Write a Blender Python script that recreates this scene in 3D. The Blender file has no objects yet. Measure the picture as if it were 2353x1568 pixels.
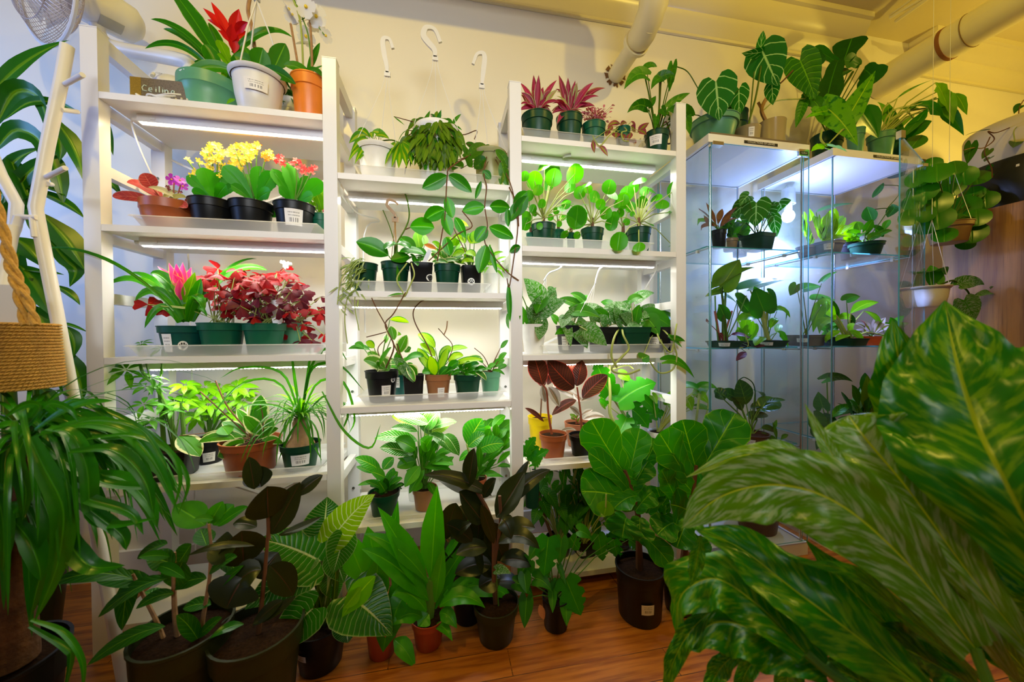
import bpy, math, random
import numpy as np
from mathutils import Matrix, Vector

# ------------------------------------------------------------------ camera, world, lights, exposure
SC = bpy.context.scene
COL = SC.collection
CP = np.array([0.9615, -1.1771, 0.8807])
YAW, PITCH, ROLL, FPX = .1886, -.0126, -.0064, 820.
_cy, _sy, _cp, _sp, _cr, _sr = math.cos(YAW), math.sin(YAW), math.cos(PITCH), math.sin(PITCH), math.cos(ROLL), math.sin(ROLL)
CF = np.array([_sy*_cp, _cy*_cp, _sp])
_U0 = np.array([-_sy*_sp, -_cy*_sp, _cp]); _R0 = np.array([_cy, -_sy, 0.])
CR = _R0*_cr + _U0*_sr
CU = -_R0*_sr + _U0*_cr
cam = bpy.data.cameras.new('camera')
camo = bpy.data.objects.new('camera', cam)
COL.objects.link(camo)
camo.matrix_world = Matrix(((CR[0], CU[0], -CF[0], CP[0]), (CR[1], CU[1], -CF[1], CP[1]), (CR[2], CU[2], -CF[2], CP[2]), (0, 0, 0, 1)))
cam.sensor_width = 36
cam.lens = FPX/2353*36
cam.clip_start = .02
cam.dof.use_dof = True
cam.dof.focus_distance = 1.35
cam.dof.aperture_fstop = 2.8
SC.camera = camo

vs = SC.view_settings
vs.view_transform = 'Standard'; vs.look = 'None'; vs.gamma = 1; vs.use_curve_mapping = False
vs.exposure = 0.0
SC.cycles.use_denoising = True
SC.cycles.max_bounces = 10
SC.cycles.transparent_max_bounces = 24
SC.cycles.diffuse_bounces = 4
SC.cycles.sample_clamp_indirect = 3.0

wd = bpy.data.worlds.new('world'); SC.world = wd; wd.use_nodes = True
wd.node_tree.nodes['Background'].inputs[0].default_value = (.80, .80, .85, 1)
wd.node_tree.nodes['Background'].inputs[1].default_value = .05


def light(name, kind, loc, power, col, size=.1, size_y=None, aim=None, spread=None, glossy=True):
    l = bpy.data.lights.new(name, kind)
    l.energy = power; l.color = col
    if kind == 'AREA':
        l.size = size
        if size_y: l.shape = 'RECTANGLE'; l.size_y = size_y
        if spread: l.spread = spread
    else:
        l.shadow_soft_size = size
    o = bpy.data.objects.new(name, l); COL.objects.link(o); o.location = loc
    if aim is not None:
        o.rotation_euler = (Vector(aim)-Vector(loc)).to_track_quat('-Z', 'Y').to_euler()
    return o


WARM = (1., .74, .12)
# assumed unseen ceiling lamps, behind and above the camera, plus an added low lamp
light('unseen_warm_light', 'POINT', (0.30, -.95, 2.47), 26, WARM, .022)
light('unseen_warm_light', 'POINT', (3.95, -.5, 1.76), 24, WARM, .03)  # unseen low lamp added by the wardrobe for warm light from the right
light('unseen_warm_light', 'POINT', (2.3, -1.0, 2.47), 25, WARM, .022)
light('front_fill_light', 'AREA', (1.1, -2.7, 1.9), 6, (.93, .96, 1.), 1.6, .5, aim=(1.0, 0, 1.35), spread=.95)
# front fill: soft neutral panel added behind the camera to brighten the shelving
# bluish area light added to tint the left wall; its window is assumed
light('assumed_daylight', 'AREA', (-1.75, -.75, 1.55), 9, (.22, .42, 1.), .9, 1.1, aim=(-.5, .38, 1.6), spread=1.2)

# ------------------------------------------------------------------ camera geometry helpers: a pixel seen at a true depth
def ray(px, py): return CF + CR*(px-1176.5)/FPX - CU*(py-784)/FPX
def W(px, py, Y):
    d = ray(px, py); return CP + d*((Y-CP[1])/d[1])
def WZ(px, py, Z):
    d = ray(px, py); return CP + d*((Z-CP[2])/d[2])
def SCL(p): return FPX/float((np.asarray(p)-CP) @ CF)


A3 = np.array
def nrm(v):
    v = np.asarray(v, float); n = math.sqrt(v @ v); return v/n if n > 1e-12 else v
UP = A3([0., 0., 1.])
RNG = random.Random(7)


# ------------------------------------------------------------------ mesh builder
class MB:
    def __init__(s): s.v = []; s.f = []; s.uv = []; s.uv2 = []; s.mi = []; s.sm = []
    def quad_grid(s, P, uvs=None, tag=(0., 0.), mi=0, sm=True):
        """P: rows x cols of points"""
        b = len(s.v); R_, C_ = len(P), len(P[0])
        for row in P: s.v.extend([tuple(map(float, p)) for p in row])
        for i in range(R_-1):
            for j in range(C_-1):
                a = b+i*C_+j
                s.f.append((a, a+1, a+C_+1, a+C_))
                if uvs is None: s.uv.extend([(i/(R_-1), j/(C_-1)), (i/(R_-1), (j+1)/(C_-1)), ((i+1)/(R_-1), (j+1)/(C_-1)), ((i+1)/(R_-1), j/(C_-1))])
                else: s.uv.extend([uvs[i][j], uvs[i][j+1], uvs[i+1][j+1], uvs[i+1][j]])
                s.uv2.extend([tag]*4); s.mi.append(mi); s.sm.append(sm)
    def poly(s, pts, mi=0, sm=False, uvs=None):
        b = len(s.v); s.v.extend([tuple(map(float, p)) for p in pts])
        s.f.append(tuple(range(b, b+len(pts))))
        s.uv.extend(uvs or [(0., 0.)]*len(pts)); s.uv2.extend([(0., 0.)]*len(pts)); s.mi.append(mi); s.sm.append(sm)
    def box(s, x0, y0, z0, x1, y1, z1, mis=(0,)*6):
        c = [(x0, y0, z0), (x1, y0, z0), (x1, y1, z0), (x0, y1, z0), (x0, y0, z1), (x1, y0, z1), (x1, y1, z1), (x0, y1, z1)]
        for k, q in enumerate(((3, 2, 1, 0), (4, 5, 6, 7), (0, 1, 5, 4), (2, 3, 7, 6), (3, 0, 4, 7), (1, 2, 6, 5))):
            s.poly([c[i] for i in q], mi=mis[k], uvs=[(0, 0), (1, 0), (1, 1), (0, 1)])
        return s
    def bar(s, a, b, w, h, hint=UP, mi=0):
        a = A3(a, float); b = A3(b, float); t = nrm(b-a); sd = nrm(np.cross(t, hint)); n = np.cross(sd, t)
        q = [sd*w/2*i+n*h/2*j for i, j in ((-1, -1), (1, -1), (1, 1), (-1, 1))]
        A = [a+k for k in q]; B = [b+k for k in q]
        for i in range(4): s.poly([A[i], A[(i+1) % 4], B[(i+1) % 4], B[i]], mi=mi)
        s.poly(A[::-1], mi=mi); s.poly(B, mi=mi); return s
    def tube(s, pts, r, n=6, cap=True, mi=0, sm=True):
        pts = [A3(p, float) for p in pts]
        rs = r if isinstance(r, (list, tuple)) else [r]*len(pts)
        t0 = nrm(pts[1]-pts[0]); ref = UP if abs(t0[2]) < .9 else A3([1., 0, 0]); sd = nrm(np.cross(t0, ref))
        rows = []
        for i, p in enumerate(pts):
            t = nrm(pts[min(i+1, len(pts)-1)]-pts[max(i-1, 0)]); sd = nrm(sd-t*(sd @ t)); bn = np.cross(t, sd)
            rows.append([p+(sd*math.cos(2*math.pi*k/n)+bn*math.sin(2*math.pi*k/n))*rs[i] for k in range(n+1)])
        s.quad_grid(rows, mi=mi, sm=sm)
        if cap:
            s.poly(rows[0][:n][::-1], mi=mi); s.poly(rows[-1][:n], mi=mi)
        return s
    def lathe(s, c, prof, n=28, mi=0, sq=0, rot=0, ax=None):
        """prof: list of (r, z). sq: 0 round .. 1 square; ax: axis frame (X,Y,Z)"""
        c = A3(c, float); rows = []
        X, Y, Z = ax if ax is not None else (A3([1., 0, 0]), A3([0, 1., 0]), UP)
        for r, z in prof:
            row = []
            for k in range(n+1):
                a = 2*math.pi*k/n
                q = 1.
                if sq:
                    p = 2+sq*6; q = (abs(math.cos(a))**p+abs(math.sin(a))**p)**(-1/p)
                row.append(c+(X*math.cos(a+rot)+Y*math.sin(a+rot))*r*q+Z*z)
            rows.append(row)
        s.quad_grid(rows, mi=mi); return s
    def ball(s, c, rx, ry=None, rz=None, n=10, mi=0, ax=None):
        ry = ry or rx; rz = rz or rx; c = A3(c, float); rows = []
        X, Y, Z = ax if ax is not None else (A3([1., 0, 0]), A3([0, 1., 0]), UP)
        for i in range(n//2+2):
            a = -math.pi/2+math.pi*i/(n//2+1)
            rows.append([c+X*rx*math.cos(a)*math.cos(2*math.pi*k/n)+Y*ry*math.cos(a)*math.sin(2*math.pi*k/n)+Z*rz*math.sin(a) for k in range(n+1)])
        s.quad_grid(rows, mi=mi); return s


def smooth(P, k=5):
    P = [A3(p, float) for p in P]; out = []
    for i in range(len(P)-1):
        p0 = P[i-1] if i > 0 else 2*P[0]-P[1]; p3 = P[i+2] if i+2 < len(P) else 2*P[-1]-P[-2]
        for j in range(k):
            u = j/k; out.append(.5*((2*P[i])+(-p0+P[i+1])*u+(2*p0-5*P[i]+4*P[i+1]-p3)*u*u+(-p0+3*P[i]-3*P[i+1]+p3)*u**3))
    return out+[P[-1]]


def worg(o):
    v = A3([0., 0., 0.])
    while o is not None: v = v+A3(o.location); o = o.parent
    return v
def obj(name, mb, mats, parent=None, loc=None, bevel=0):
    if not mb.f: return None
    me = bpy.data.meshes.new(name)
    off = worg(parent) if parent is not None else A3([0., 0., 0.])
    if loc is not None: off = off+A3(loc, float)
    me.from_pydata([tuple(A3(v)-off) for v in mb.v], [], mb.f)
    u = me.uv_layers.new(name='UVMap'); u.data.foreach_set('uv', np.array(mb.uv, dtype=np.float32).ravel())
    u2 = me.uv_layers.new(name='tone'); u2.data.foreach_set('uv', np.array(mb.uv2, dtype=np.float32).ravel())
    me.polygons.foreach_set('material_index', mb.mi)
    me.polygons.foreach_set('use_smooth', mb.sm)
    for m in (mats if isinstance(mats, (list, tuple)) else [mats]): me.materials.append(m)
    if not any(k in name for k in ('foliage', 'flower', 'bract')): me.set_sharp_from_angle(angle=.75)
    me.update()
    o = bpy.data.objects.new(name, me); COL.objects.link(o)
    if parent is not None: o.parent = parent
    if loc is not None: o.location = [float(x) for x in loc]
    if bevel:
        b = o.modifiers.new('bevel', 'BEVEL'); b.width = bevel; b.segments = 2
    return o
def tag(o, label, cat, group=None):
    o['label'] = label; o['category'] = cat
    if group: o['group'] = group
    return o
def thing(name, label, cat, loc=(0, 0, 0), group=None):
    o = bpy.data.objects.new(name, None); COL.objects.link(o); o.location = [float(x) for x in loc]; o.empty_display_size = .05
    return tag(o, label, cat, group)
def struct(name, mb, m):
    o = obj(name, mb, m); o['kind'] = 'structure'; return o
def single(name, label, cat, mb, m, loc, group=None, bevel=0):
    return tag(obj(name, mb, m, None, loc, bevel), label, cat, group)


# ------------------------------------------------------------------ materials
def newmat(name):
    m = bpy.data.materials.new(name); m.use_nodes = True
    nt = m.node_tree; return m, nt, nt.nodes['Principled BSDF'], nt.nodes['Material Output']
def plain(name, col, rough=.5, spec=.5, metal=0, noise=0, nscale=20, bump=0, bscale=80, trans=0, emis=None):
    m, nt, b, out = newmat(name); N, L = nt.nodes, nt.links
    b.inputs['Base Color'].default_value = (*col, 1); b.inputs['Roughness'].default_value = rough
    b.inputs['Specular IOR Level'].default_value = spec; b.inputs['Metallic'].default_value = metal
    tc = N.new('ShaderNodeTexCoord')
    if noise:
        nz = N.new('ShaderNodeTexNoise'); nz.inputs['Scale'].default_value = nscale; nz.inputs['Detail'].default_value = 4
        L.new(tc.outputs['Object'], nz.inputs['Vector'])
        mx = N.new('ShaderNodeMix'); mx.data_type = 'RGBA'
        mx.inputs[6].default_value = (*[max(0, c*(1-noise)) for c in col], 1); mx.inputs[7].default_value = (*[min(1, c*(1+noise)) for c in col], 1)
        L.new(nz.outputs[0], mx.inputs[0]); L.new(mx.outputs[2], b.inputs['Base Color'])
    if bump:
        nz = N.new('ShaderNodeTexNoise'); nz.inputs['Scale'].default_value = bscale; nz.inputs['Detail'].default_value = 6
        L.new(tc.outputs['Object'], nz.inputs['Vector'])
        bp = N.new('ShaderNodeBump'); bp.inputs['Strength'].default_value = bump; bp.inputs['Distance'].default_value = .004
        L.new(nz.outputs[0], bp.inputs['Height']); L.new(bp.outputs[0], b.inputs['Normal'])
    if trans:
        tr = N.new('ShaderNodeBsdfTranslucent'); tr.inputs[0].default_value = (*col, 1)
        ms = N.new('ShaderNodeMixShader'); ms.inputs[0].default_value = trans
        L.new(b.outputs[0], ms.inputs[1]); L.new(tr.outputs[0], ms.inputs[2]); L.new(ms.outputs[0], out.inputs[0])
    if emis:
        b.inputs['Emission Color'].default_value = (*emis[0], 1); b.inputs['Emission Strength'].default_value = emis[1]
    return m


class G:
    """tiny node-math helper"""
    def __init__(s, nt): s.nt = nt; s.N = nt.nodes; s.L = nt.links
    def put(s, sock, v):
        if isinstance(v, (int, float)): sock.default_value = v
        elif isinstance(v, tuple): sock.default_value = (*v, 1) if len(v) == 3 else v
        else: s.L.new(v, sock)
    def m(s, op, a, b=0., c=0.):
        n = s.N.new('ShaderNodeMath'); n.operation = op
        s.put(n.inputs[0], a); s.put(n.inputs[1], b)
        if op in ('MULTIPLY_ADD', 'SMOOTH_MIN', 'COMPARE'): s.put(n.inputs[2], c)
        return n.outputs[0]
    def ss(s, x, lo, hi):
        n = s.N.new('ShaderNodeMapRange'); n.interpolation_type = 'SMOOTHSTEP'
        s.put(n.inputs[0], x); s.put(n.inputs[1], lo); s.put(n.inputs[2], hi); return n.outputs[0]
    def mix(s, f, a, b):
        n = s.N.new('ShaderNodeMix'); n.data_type = 'RGBA'; s.put(n.inputs[0], f); s.put(n.inputs[6], a); s.put(n.inputs[7], b); return n.outputs[2]
    def noise(s, scale, detail=3, vec=None):
        n = s.N.new('ShaderNodeTexNoise'); n.inputs['Scale'].default_value = scale; n.inputs['Detail'].default_value = detail
        if vec is None: vec = s.N.new('ShaderNodeTexCoord').outputs['Object']
        s.L.new(vec, n.inputs['Vector']); return n.outputs[0]


def leafmat(name, c1, c2, vein=None, vw=.10, sv=0, svw=.16, svk=.55, mid=None, edge=None, ew=.3, ejag=.2, cen=None, cw=.3, mott=None, mf=.5, ms=60, back=None,
            rough=.38, trans=.30, tcol=None, stripes=None, sheen=.5, bump=.25, streak=False):
    """c1..c2: blade tone range, vein: midrib colour; sv side veins; edge: margin colour; cen: centre colour; mott: mottling; back: underside"""
    def sat(c):
        return c if c is None or c[1] < max(c[0], c[2]) or min(c) > .18 else (c[0]*1.05, c[1]*1.0, c[2]*.13)
    c1, c2, vein, mid, edge, cen, mott, back = [sat(c) for c in (c1, c2, vein, mid, edge, cen, mott, back)]
    m, nt, b, out = newmat(name); g = G(nt); N, L = nt.nodes, nt.links
    uv = N.new('ShaderNodeUVMap'); uv.uv_map = 'UVMap'; sx = N.new('ShaderNodeSeparateXYZ'); L.new(uv.outputs[0], sx.inputs[0])
    u2 = N.new('ShaderNodeUVMap'); u2.uv_map = 'tone'; s2 = N.new('ShaderNodeSeparateXYZ'); L.new(u2.outputs[0], s2.inputs[0])
    t = sx.outputs[0]; av = g.m('ABSOLUTE', g.m('MULTIPLY_ADD', sx.outputs[1], 2., -1.))
    nz = g.noise(ms)
    col = g.mix(g.m('MULTIPLY_ADD', nz, .35, g.m('MULTIPLY', s2.outputs[0], .75)), c1, c2)
    if cen: col = g.mix(g.ss(g.m('ADD', av, g.m('MULTIPLY', nz, ejag)), cw+ejag*.5+.12, cw+ejag*.5-.12), col, cen)
    if streak:
        cv = N.new('ShaderNodeCombineXYZ'); L.new(g.m('MULTIPLY', g.m('SUBTRACT', t, g.m('MULTIPLY', av, .22)), 26.), cv.inputs[0]); L.new(g.m('MULTIPLY', av, 2.6), cv.inputs[1]); L.new(g.m('MULTIPLY', s2.outputs[0], 40.), cv.inputs[2])
        nz = g.noise(1.3, 5, cv.outputs[0]); col = g.mix(g.ss(nz, mf-.05, mf+.14), col, mott)
    elif mott: col = g.mix(g.ss(nz, mf-.05, mf+.08), col, mott)
    if stripes:
        w = g.m('SINE', g.m('MULTIPLY_ADD', av, stripes[1]*.6, g.m('MULTIPLY', t, stripes[1])))
        w = g.m('ADD', w, g.m('MULTIPLY', nz, 1.2))
        col = g.mix(g.ss(w, stripes[2], stripes[2]+.5), col, stripes[0])
    vc = vein
    ph = None
    if sv:
        fr = g.m('FRACT', g.m('SUBTRACT', g.m('MULTIPLY', t, float(sv)), g.m('MULTIPLY', g.m('POWER', av, .8), svk*sv*.35)))
        ph = g.m('ABSOLUTE', g.m('SUBTRACT', fr, .5))
        if vein: col = g.mix(g.ss(ph, svw*.5, svw*.5-.05 if svw > .12 else 0.), col, vein)
    if edge: col = g.mix(g.ss(g.m('ADD', av, g.m('MULTIPLY', g.m('SUBTRACT', nz, .5), ejag*2)), 1-ew-.05, 1-ew+.05), col, edge)
    if vein or mid: col = g.mix(g.ss(av, vw, vw*.4), col, mid or vein)
    if back:
        ge = N.new('ShaderNodeNewGeometry'); col = g.mix(ge.outputs['Backfacing'], col, back)
    L.new(col, b.inputs['Base Color']); b.inputs['Roughness'].default_value = rough; b.inputs['Specular IOR Level'].default_value = sheen*.55
    if bump:
        bp = N.new('ShaderNodeBump'); bp.inputs['Strength'].default_value = bump; bp.inputs['Distance'].default_value = .003
        h = g.ss(av, 0., .12)
        if ph is not None: h = g.m('ADD', g.m('MULTIPLY', g.m('MINIMUM', ph, .3), 2.), h)
        L.new(h, bp.inputs['Height']); L.new(bp.outputs[0], b.inputs['Normal'])
    if trans:
        tr = N.new('ShaderNodeBsdfTranslucent')
        hs = N.new('ShaderNodeHueSaturation'); hs.inputs['Value'].default_value = 1.3; hs.inputs['Saturation'].default_value = 1.05
        L.new(col, hs.inputs['Color'])
        if tcol: tr.inputs[0].default_value = (*tcol, 1)
        else: L.new(hs.outputs[0], tr.inputs[0])
        mm = N.new('ShaderNodeMixShader'); mm.inputs[0].default_value = trans
        L.new(b.outputs[0], mm.inputs[1]); L.new(tr.outputs[0], mm.inputs[2]); L.new(mm.outputs[0], out.inputs[0])
    return m


def glassmat(name, tint=(.96, .99, .98), refl=.9):
    m, nt, b, out = newmat(name); N, L = nt.nodes, nt.links
    N.remove(b)
    tr = N.new('ShaderNodeBsdfTransparent'); tr.inputs[0].default_value = (*tint, 1)
    gl = N.new('ShaderNodeBsdfGlossy'); gl.inputs['Roughness'].default_value = .01; gl.inputs[0].default_value = (refl, refl, refl, 1)
    ge = N.new('ShaderNodeNewGeometry'); mr = N.new('ShaderNodeMapRange'); L.new(ge.outputs['Backfacing'], mr.inputs[0]); mr.inputs[3].default_value = 1.5; mr.inputs[4].default_value = 1/1.5
    fr = N.new('ShaderNodeFresnel'); L.new(mr.outputs[0], fr.inputs[0])
    ms = N.new('ShaderNodeMixShader'); L.new(fr.outputs[0], ms.inputs[0]); L.new(tr.outputs[0], ms.inputs[1]); L.new(gl.outputs[0], ms.inputs[2]); L.new(ms.outputs[0], out.inputs[0])
    return m
def frosted(name, col=(.93, .95, .96), alpha=.5):
    m, nt, b, out = newmat(name); N, L = nt.nodes, nt.links
    b.inputs['Base Color'].default_value = (*col, 1); b.inputs['Roughness'].default_value = .28
    tl = N.new('ShaderNodeBsdfTranslucent'); tl.inputs[0].default_value = (*col, 1)
    m1 = N.new('ShaderNodeMixShader'); m1.inputs[0].default_value = .5; L.new(b.outputs[0], m1.inputs[1]); L.new(tl.outputs[0], m1.inputs[2])
    tr = N.new('ShaderNodeBsdfTransparent'); m2 = N.new('ShaderNodeMixShader'); m2.inputs[0].default_value = alpha
    L.new(tr.outputs[0], m2.inputs[1]); L.new(m1.outputs[0], m2.inputs[2]); L.new(m2.outputs[0], out.inputs[0])
    return m


WHITE = plain('white_lacquer', (.86, .85, .83), .35)
SHELFW = plain('white_shelf_board', (.88, .87, .85), .45, bump=.05, bscale=300)
METALW = plain('white_metal', (.85, .85, .85), .25)
PLW = plain('white_plastic', (.88, .87, .84), .3, trans=.12)
CHROME = plain('chrome', (.75, .75, .77), .15, metal=1)
STEEL = plain('steel_rod', (.55, .57, .6), .25, metal=1)
DARK = plain('black_plastic', (.012, .012, .013), .35)
SOIL = plain('potting_soil', (.022, .010, .004), .95, spec=.1, noise=.9, nscale=140, bump=1, bscale=160)
WALLM = plain('wall_paint', (.82, .765, .62), .42, spec=.4, bump=.06, bscale=40, noise=.02, nscale=3)
CEILM = plain('ceiling_paint', (.72, .63, .36), .6, bump=.08, bscale=60)
MOULDM = plain('moulding_paint', (.78, .70, .42), .3, bump=.04, bscale=50)
PIPEM = plain('painted_pipe', (.84, .76, .46), .38, bump=.12, bscale=45)
GLASS = glassmat('clear_glass')
GEDGE = plain('glass_edge', (.10, .42, .45), .15, trans=.4)
TRAYM = frosted('frosted_tray_plastic', alpha=.55)
LEDM = plain('led_diffuser', (1, 1, 1), .5, emis=((1., .80, .48), 12.))
LEDM2 = plain('led_diffuser_white', (1, 1, 1), .5, emis=((1., .93, .84), 12.))
LEDC = plain('led_chip', (1, 1, 1), .5, emis=((1., .9, .7), 22.))
LABELM = None


def woodfloor():
    m, nt, b, out = newmat('red_oak_floor'); g = G(nt); N, L = nt.nodes, nt.links
    tc = N.new('ShaderNodeTexCoord'); br = N.new('ShaderNodeTexBrick')
    mp = N.new('ShaderNodeMapping'); L.new(tc.outputs['Object'], mp.inputs[0]); mp.inputs['Location'].default_value = (.37, .03, 0)
    L.new(mp.outputs[0], br.inputs['Vector'])
    br.inputs['Color1'].default_value = (.62, .22, .025, 1); br.inputs['Color2'].default_value = (.46, .14, .016, 1); br.inputs['Mortar'].default_value = (.03, .008, .003, 1)
    br.inputs['Scale'].default_value = 1; br.inputs['Mortar Size'].default_value = .0012; br.inputs['Brick Width'].default_value = .75; br.inputs['Row Height'].default_value = .083
    br.offset = .43
    m2 = N.new('ShaderNodeMapping'); L.new(tc.outputs['Object'], m2.inputs[0]); m2.inputs['Scale'].default_value = (3, 40, 1)
    nz = g.noise(1.6, 6, m2.outputs[0])
    m3 = N.new('ShaderNodeMapping'); L.new(tc.outputs['Object'], m3.inputs[0]); m3.inputs['Scale'].default_value = (12, 260, 1)
    nf = g.noise(1.5, 3, m3.outputs[0])
    c = g.mix(g.ss(nz, .35, .7), br.outputs[0], (.28, .07, .008)); c = g.mix(g.m('MULTIPLY', g.ss(nf, .5, .75), .5), c, (.55, .24, .04))
    L.new(c, b.inputs['Base Color']); b.inputs['Roughness'].default_value = .28
    bp = N.new('ShaderNodeBump'); bp.inputs['Strength'].default_value = .2; bp.inputs['Distance'].default_value = .002; L.new(br.outputs[1], bp.inputs['Height']); bp.invert = True
    L.new(bp.outputs[0], b.inputs['Normal']); return m
def woodpanel():
    m, nt, b, out = newmat('walnut_veneer'); g = G(nt); N, L = nt.nodes, nt.links
    tc = N.new('ShaderNodeTexCoord'); mp = N.new('ShaderNodeMapping'); L.new(tc.outputs['Object'], mp.inputs[0]); mp.inputs['Scale'].default_value = (14, 14, 1.0)
    nz = g.noise(1.7, 6, mp.outputs[0])
    mp2 = N.new('ShaderNodeMapping'); L.new(tc.outputs['Object'], mp2.inputs[0]); mp2.inputs['Scale'].default_value = (90, 90, 3)
    n2 = g.noise(2, 3, mp2.outputs[0])
    c = g.mix(g.ss(nz, .3, .72), (.46, .23, .05), (.20, .085, .016)); c = g.mix(g.m('MULTIPLY', g.ss(n2, .5, .7), .4), c, (.10, .035, .01))
    L.new(c, b.inputs['Base Color']); b.inputs['Roughness'].default_value = .5; return m
def labelmat():
    m, nt, b, out = newmat('barcode_label'); g = G(nt); N, L = nt.nodes, nt.links
    uv = N.new('ShaderNodeUVMap'); uv.uv_map = 'UVMap'; sx = N.new('ShaderNodeSeparateXYZ'); L.new(uv.outputs[0], sx.inputs[0])
    u, v = sx.outputs[0], sx.outputs[1]
    def rng(x, lo, hi): return g.m('MULTIPLY', g.m('GREATER_THAN', x, lo), g.m('LESS_THAN', x, hi))
    cx = N.new('ShaderNodeCombineXYZ'); L.new(u, cx.inputs[0]); nb = g.noise(38, 0, cx.outputs[0])
    cy = N.new('ShaderNodeCombineXYZ'); L.new(u, cy.inputs[0]); L.new(g.m('ROUND', g.m('MULTIPLY', v, 9.)), cy.inputs[1]); nt2 = g.noise(30, 1, cy.outputs[0])
    bars = g.m('MULTIPLY', g.m('MULTIPLY', rng(u, .24, .76), rng(v, .2, .46)), g.m('GREATER_THAN', nb, .5))
    txt = g.m('MULTIPLY', g.m('MULTIPLY', rng(u, .18, .82), g.m('MAXIMUM', rng(v, .74, .82), rng(v, .57, .64))), g.m('GREATER_THAN', nt2, .47))
    txt = g.m('MULTIPLY', txt, .6)
    col = g.mix(g.m('MAXIMUM', bars, txt), (.86, .84, .82), (.03, .03, .04))
    L.new(col, b.inputs['Base Color']); b.inputs['Roughness'].default_value = .45; return m


FLOORM = woodfloor(); VENEER = woodpanel(); LABELM = labelmat()

# ------------------------------------------------------------------ room
WY = .38          # rear wall plane
CZ = 2.50
struct('floor', MB().box(-1.8, -3.2, -.05, 6.0, WY, 0), FLOORM)
struct('wall_back', MB().box(-1.8, WY, -.05, 6.0, WY+.1, CZ+.1), WALLM)
struct('ceiling', MB().box(-1.8, -3.2, CZ, 6.0, WY, CZ+.1), CEILM)
w = MB()
w.box(-1.9, -3.2, -.05, -1.8, -1.6, CZ); w.box(-1.9, -.1, -.05, -1.8, WY, CZ); w.box(-1.9, -1.6, -.05, -1.8, -.1, .7); w.box(-1.9, -1.6, 2.1, -1.8, -.1, CZ)  # wall pieces leave an opening for the assumed window
struct('wall_left', w, WALLM)
w = MB(); 
for a in ((-1.6, .7, -1.55, 2.1), (-.15, .7, -.1, 2.1), (-1.55, .7, -.15, .75), (-1.55, 2.05, -.15, 2.1), (-.87, .75, -.83, 2.05)): w.box(-1.86, a[0], a[1], -1.82, a[2], a[3])
struct('assumed_window_1', w, WHITE)  # frame of the assumed window, out of view, added with the bluish light
struct('wall_right', MB().box(6.0, -3.2, -.05, 6.1, WY, CZ), WALLM)
w = MB()   # crown moulding, stepped profile along the back wall
prof = [(0, 2.325), (-.012, 2.325), (-.012, 2.338), (-.02, 2.345), (-.03, 2.36), (-.05, 2.375), (-.056, 2.40), (-.075, 2.41), (-.10, 2.45), (-.105, 2.47), (-.12, 2.475), (-.12, CZ), (0, CZ)]
w.quad_grid([[(-1.8, WY+a-.001, z), (3.10, WY+a-.001, z)] for a, z in prof], sm=False)
w.poly([(3.10, WY+a-.001, z) for a, z in prof])
struct('trim_1', w, MOULDM)
w = MB()
w.quad_grid([[(3.52, WY+a-.001, z), (6.0, WY+a-.001, z)] for a, z in prof], sm=False)
w.poly([(3.52, WY+a-.001, z) for a, z in prof[::-1]])
struct('trim_2', w, MOULDM)
struct('baseboard_back', MB().box(-1.8, WY-.015, 0, 6.0, WY-.0005, .10), WHITE)

# pipes under the ceiling
pr = thing('water_pipe', 'cream pipe with a bulky lagged elbow, leaving the wall above the right bay', 'pipe', (1.756, WY, 2.09))
obj('straight_pipe', MB().tube([(1.756, WY-.003, 2.093), (1.756, .10, 2.093)], .036, 24), PIPEM, pr)
e = MB(); pts = [(1.756, .17-.12*math.sin(a), 2.093+.12-.12*math.cos(a)) for a in [math.pi/2*i/8 for i in range(9)]]
e.tube([(1.756, .20, 2.093)]+pts+[(1.756, .05, 2.27)], [.037, .05, .052, .05, .053, .051, .055, .05, .052, .05, .048], 24)
obj('assumed_branch_pipe', MB().tube(smooth([(1.756, .05, 2.25), (1.756, .05, 2.28), (1.735, .05, 2.315), (1.69, .05, 2.32), (1.3, .05, 2.32), (-1.79, .05, 2.32)]), .048, 24), PIPEM, pr)  # assumed branch above the view, casting the shadow band on the wall
obj('lagged_elbow', e, PIPEM, pr)
obj('collar', MB().tube([(1.756, .20, 2.093), (1.756, .185, 2.093)], .055, 24), PIPEM, pr)
w = MB(); rr = random.Random(3)
for k in range(9):
    a0 = k*.75; rows = []
    for i in range(5):
        a = a0+i*.13; rows.append([(1.756+(.037)*math.cos(a), WY-.0025, 2.093+.037*math.sin(a)), (1.756+(.045+.012*rr.random())*math.cos(a), WY-.002, 2.093+(.045+.012*rr.random())*math.sin(a))])
    w.quad_grid(rows)
obj('broken_plaster', w, plain('cracked_plaster', (.16, .07, .02), .9), pr)
p2x, p2z = 3.285, 2.235
pr = thing('heating_pipe', 'thick cream painted pipe crossing under the ceiling at the upper right', 'pipe', (p2x, WY, p2z))
obj('straight_pipe', MB().tube([(p2x, WY-.004, p2z), (p2x, -1.5, p2z)], .072, 32), PIPEM, pr)
obj('rubber_band', MB().tube([(p2x, .10, p2z), (p2x, .085, p2z)], .0745, 32), plain('rust_band', (.28, .10, .02), .7), pr)
obj('wire_tie', MB().tube([(p2x, .02, p2z), (p2x, .017, p2z)], .0745, 32), plain('wire', (.25, .15, .05), .6), pr)
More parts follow.
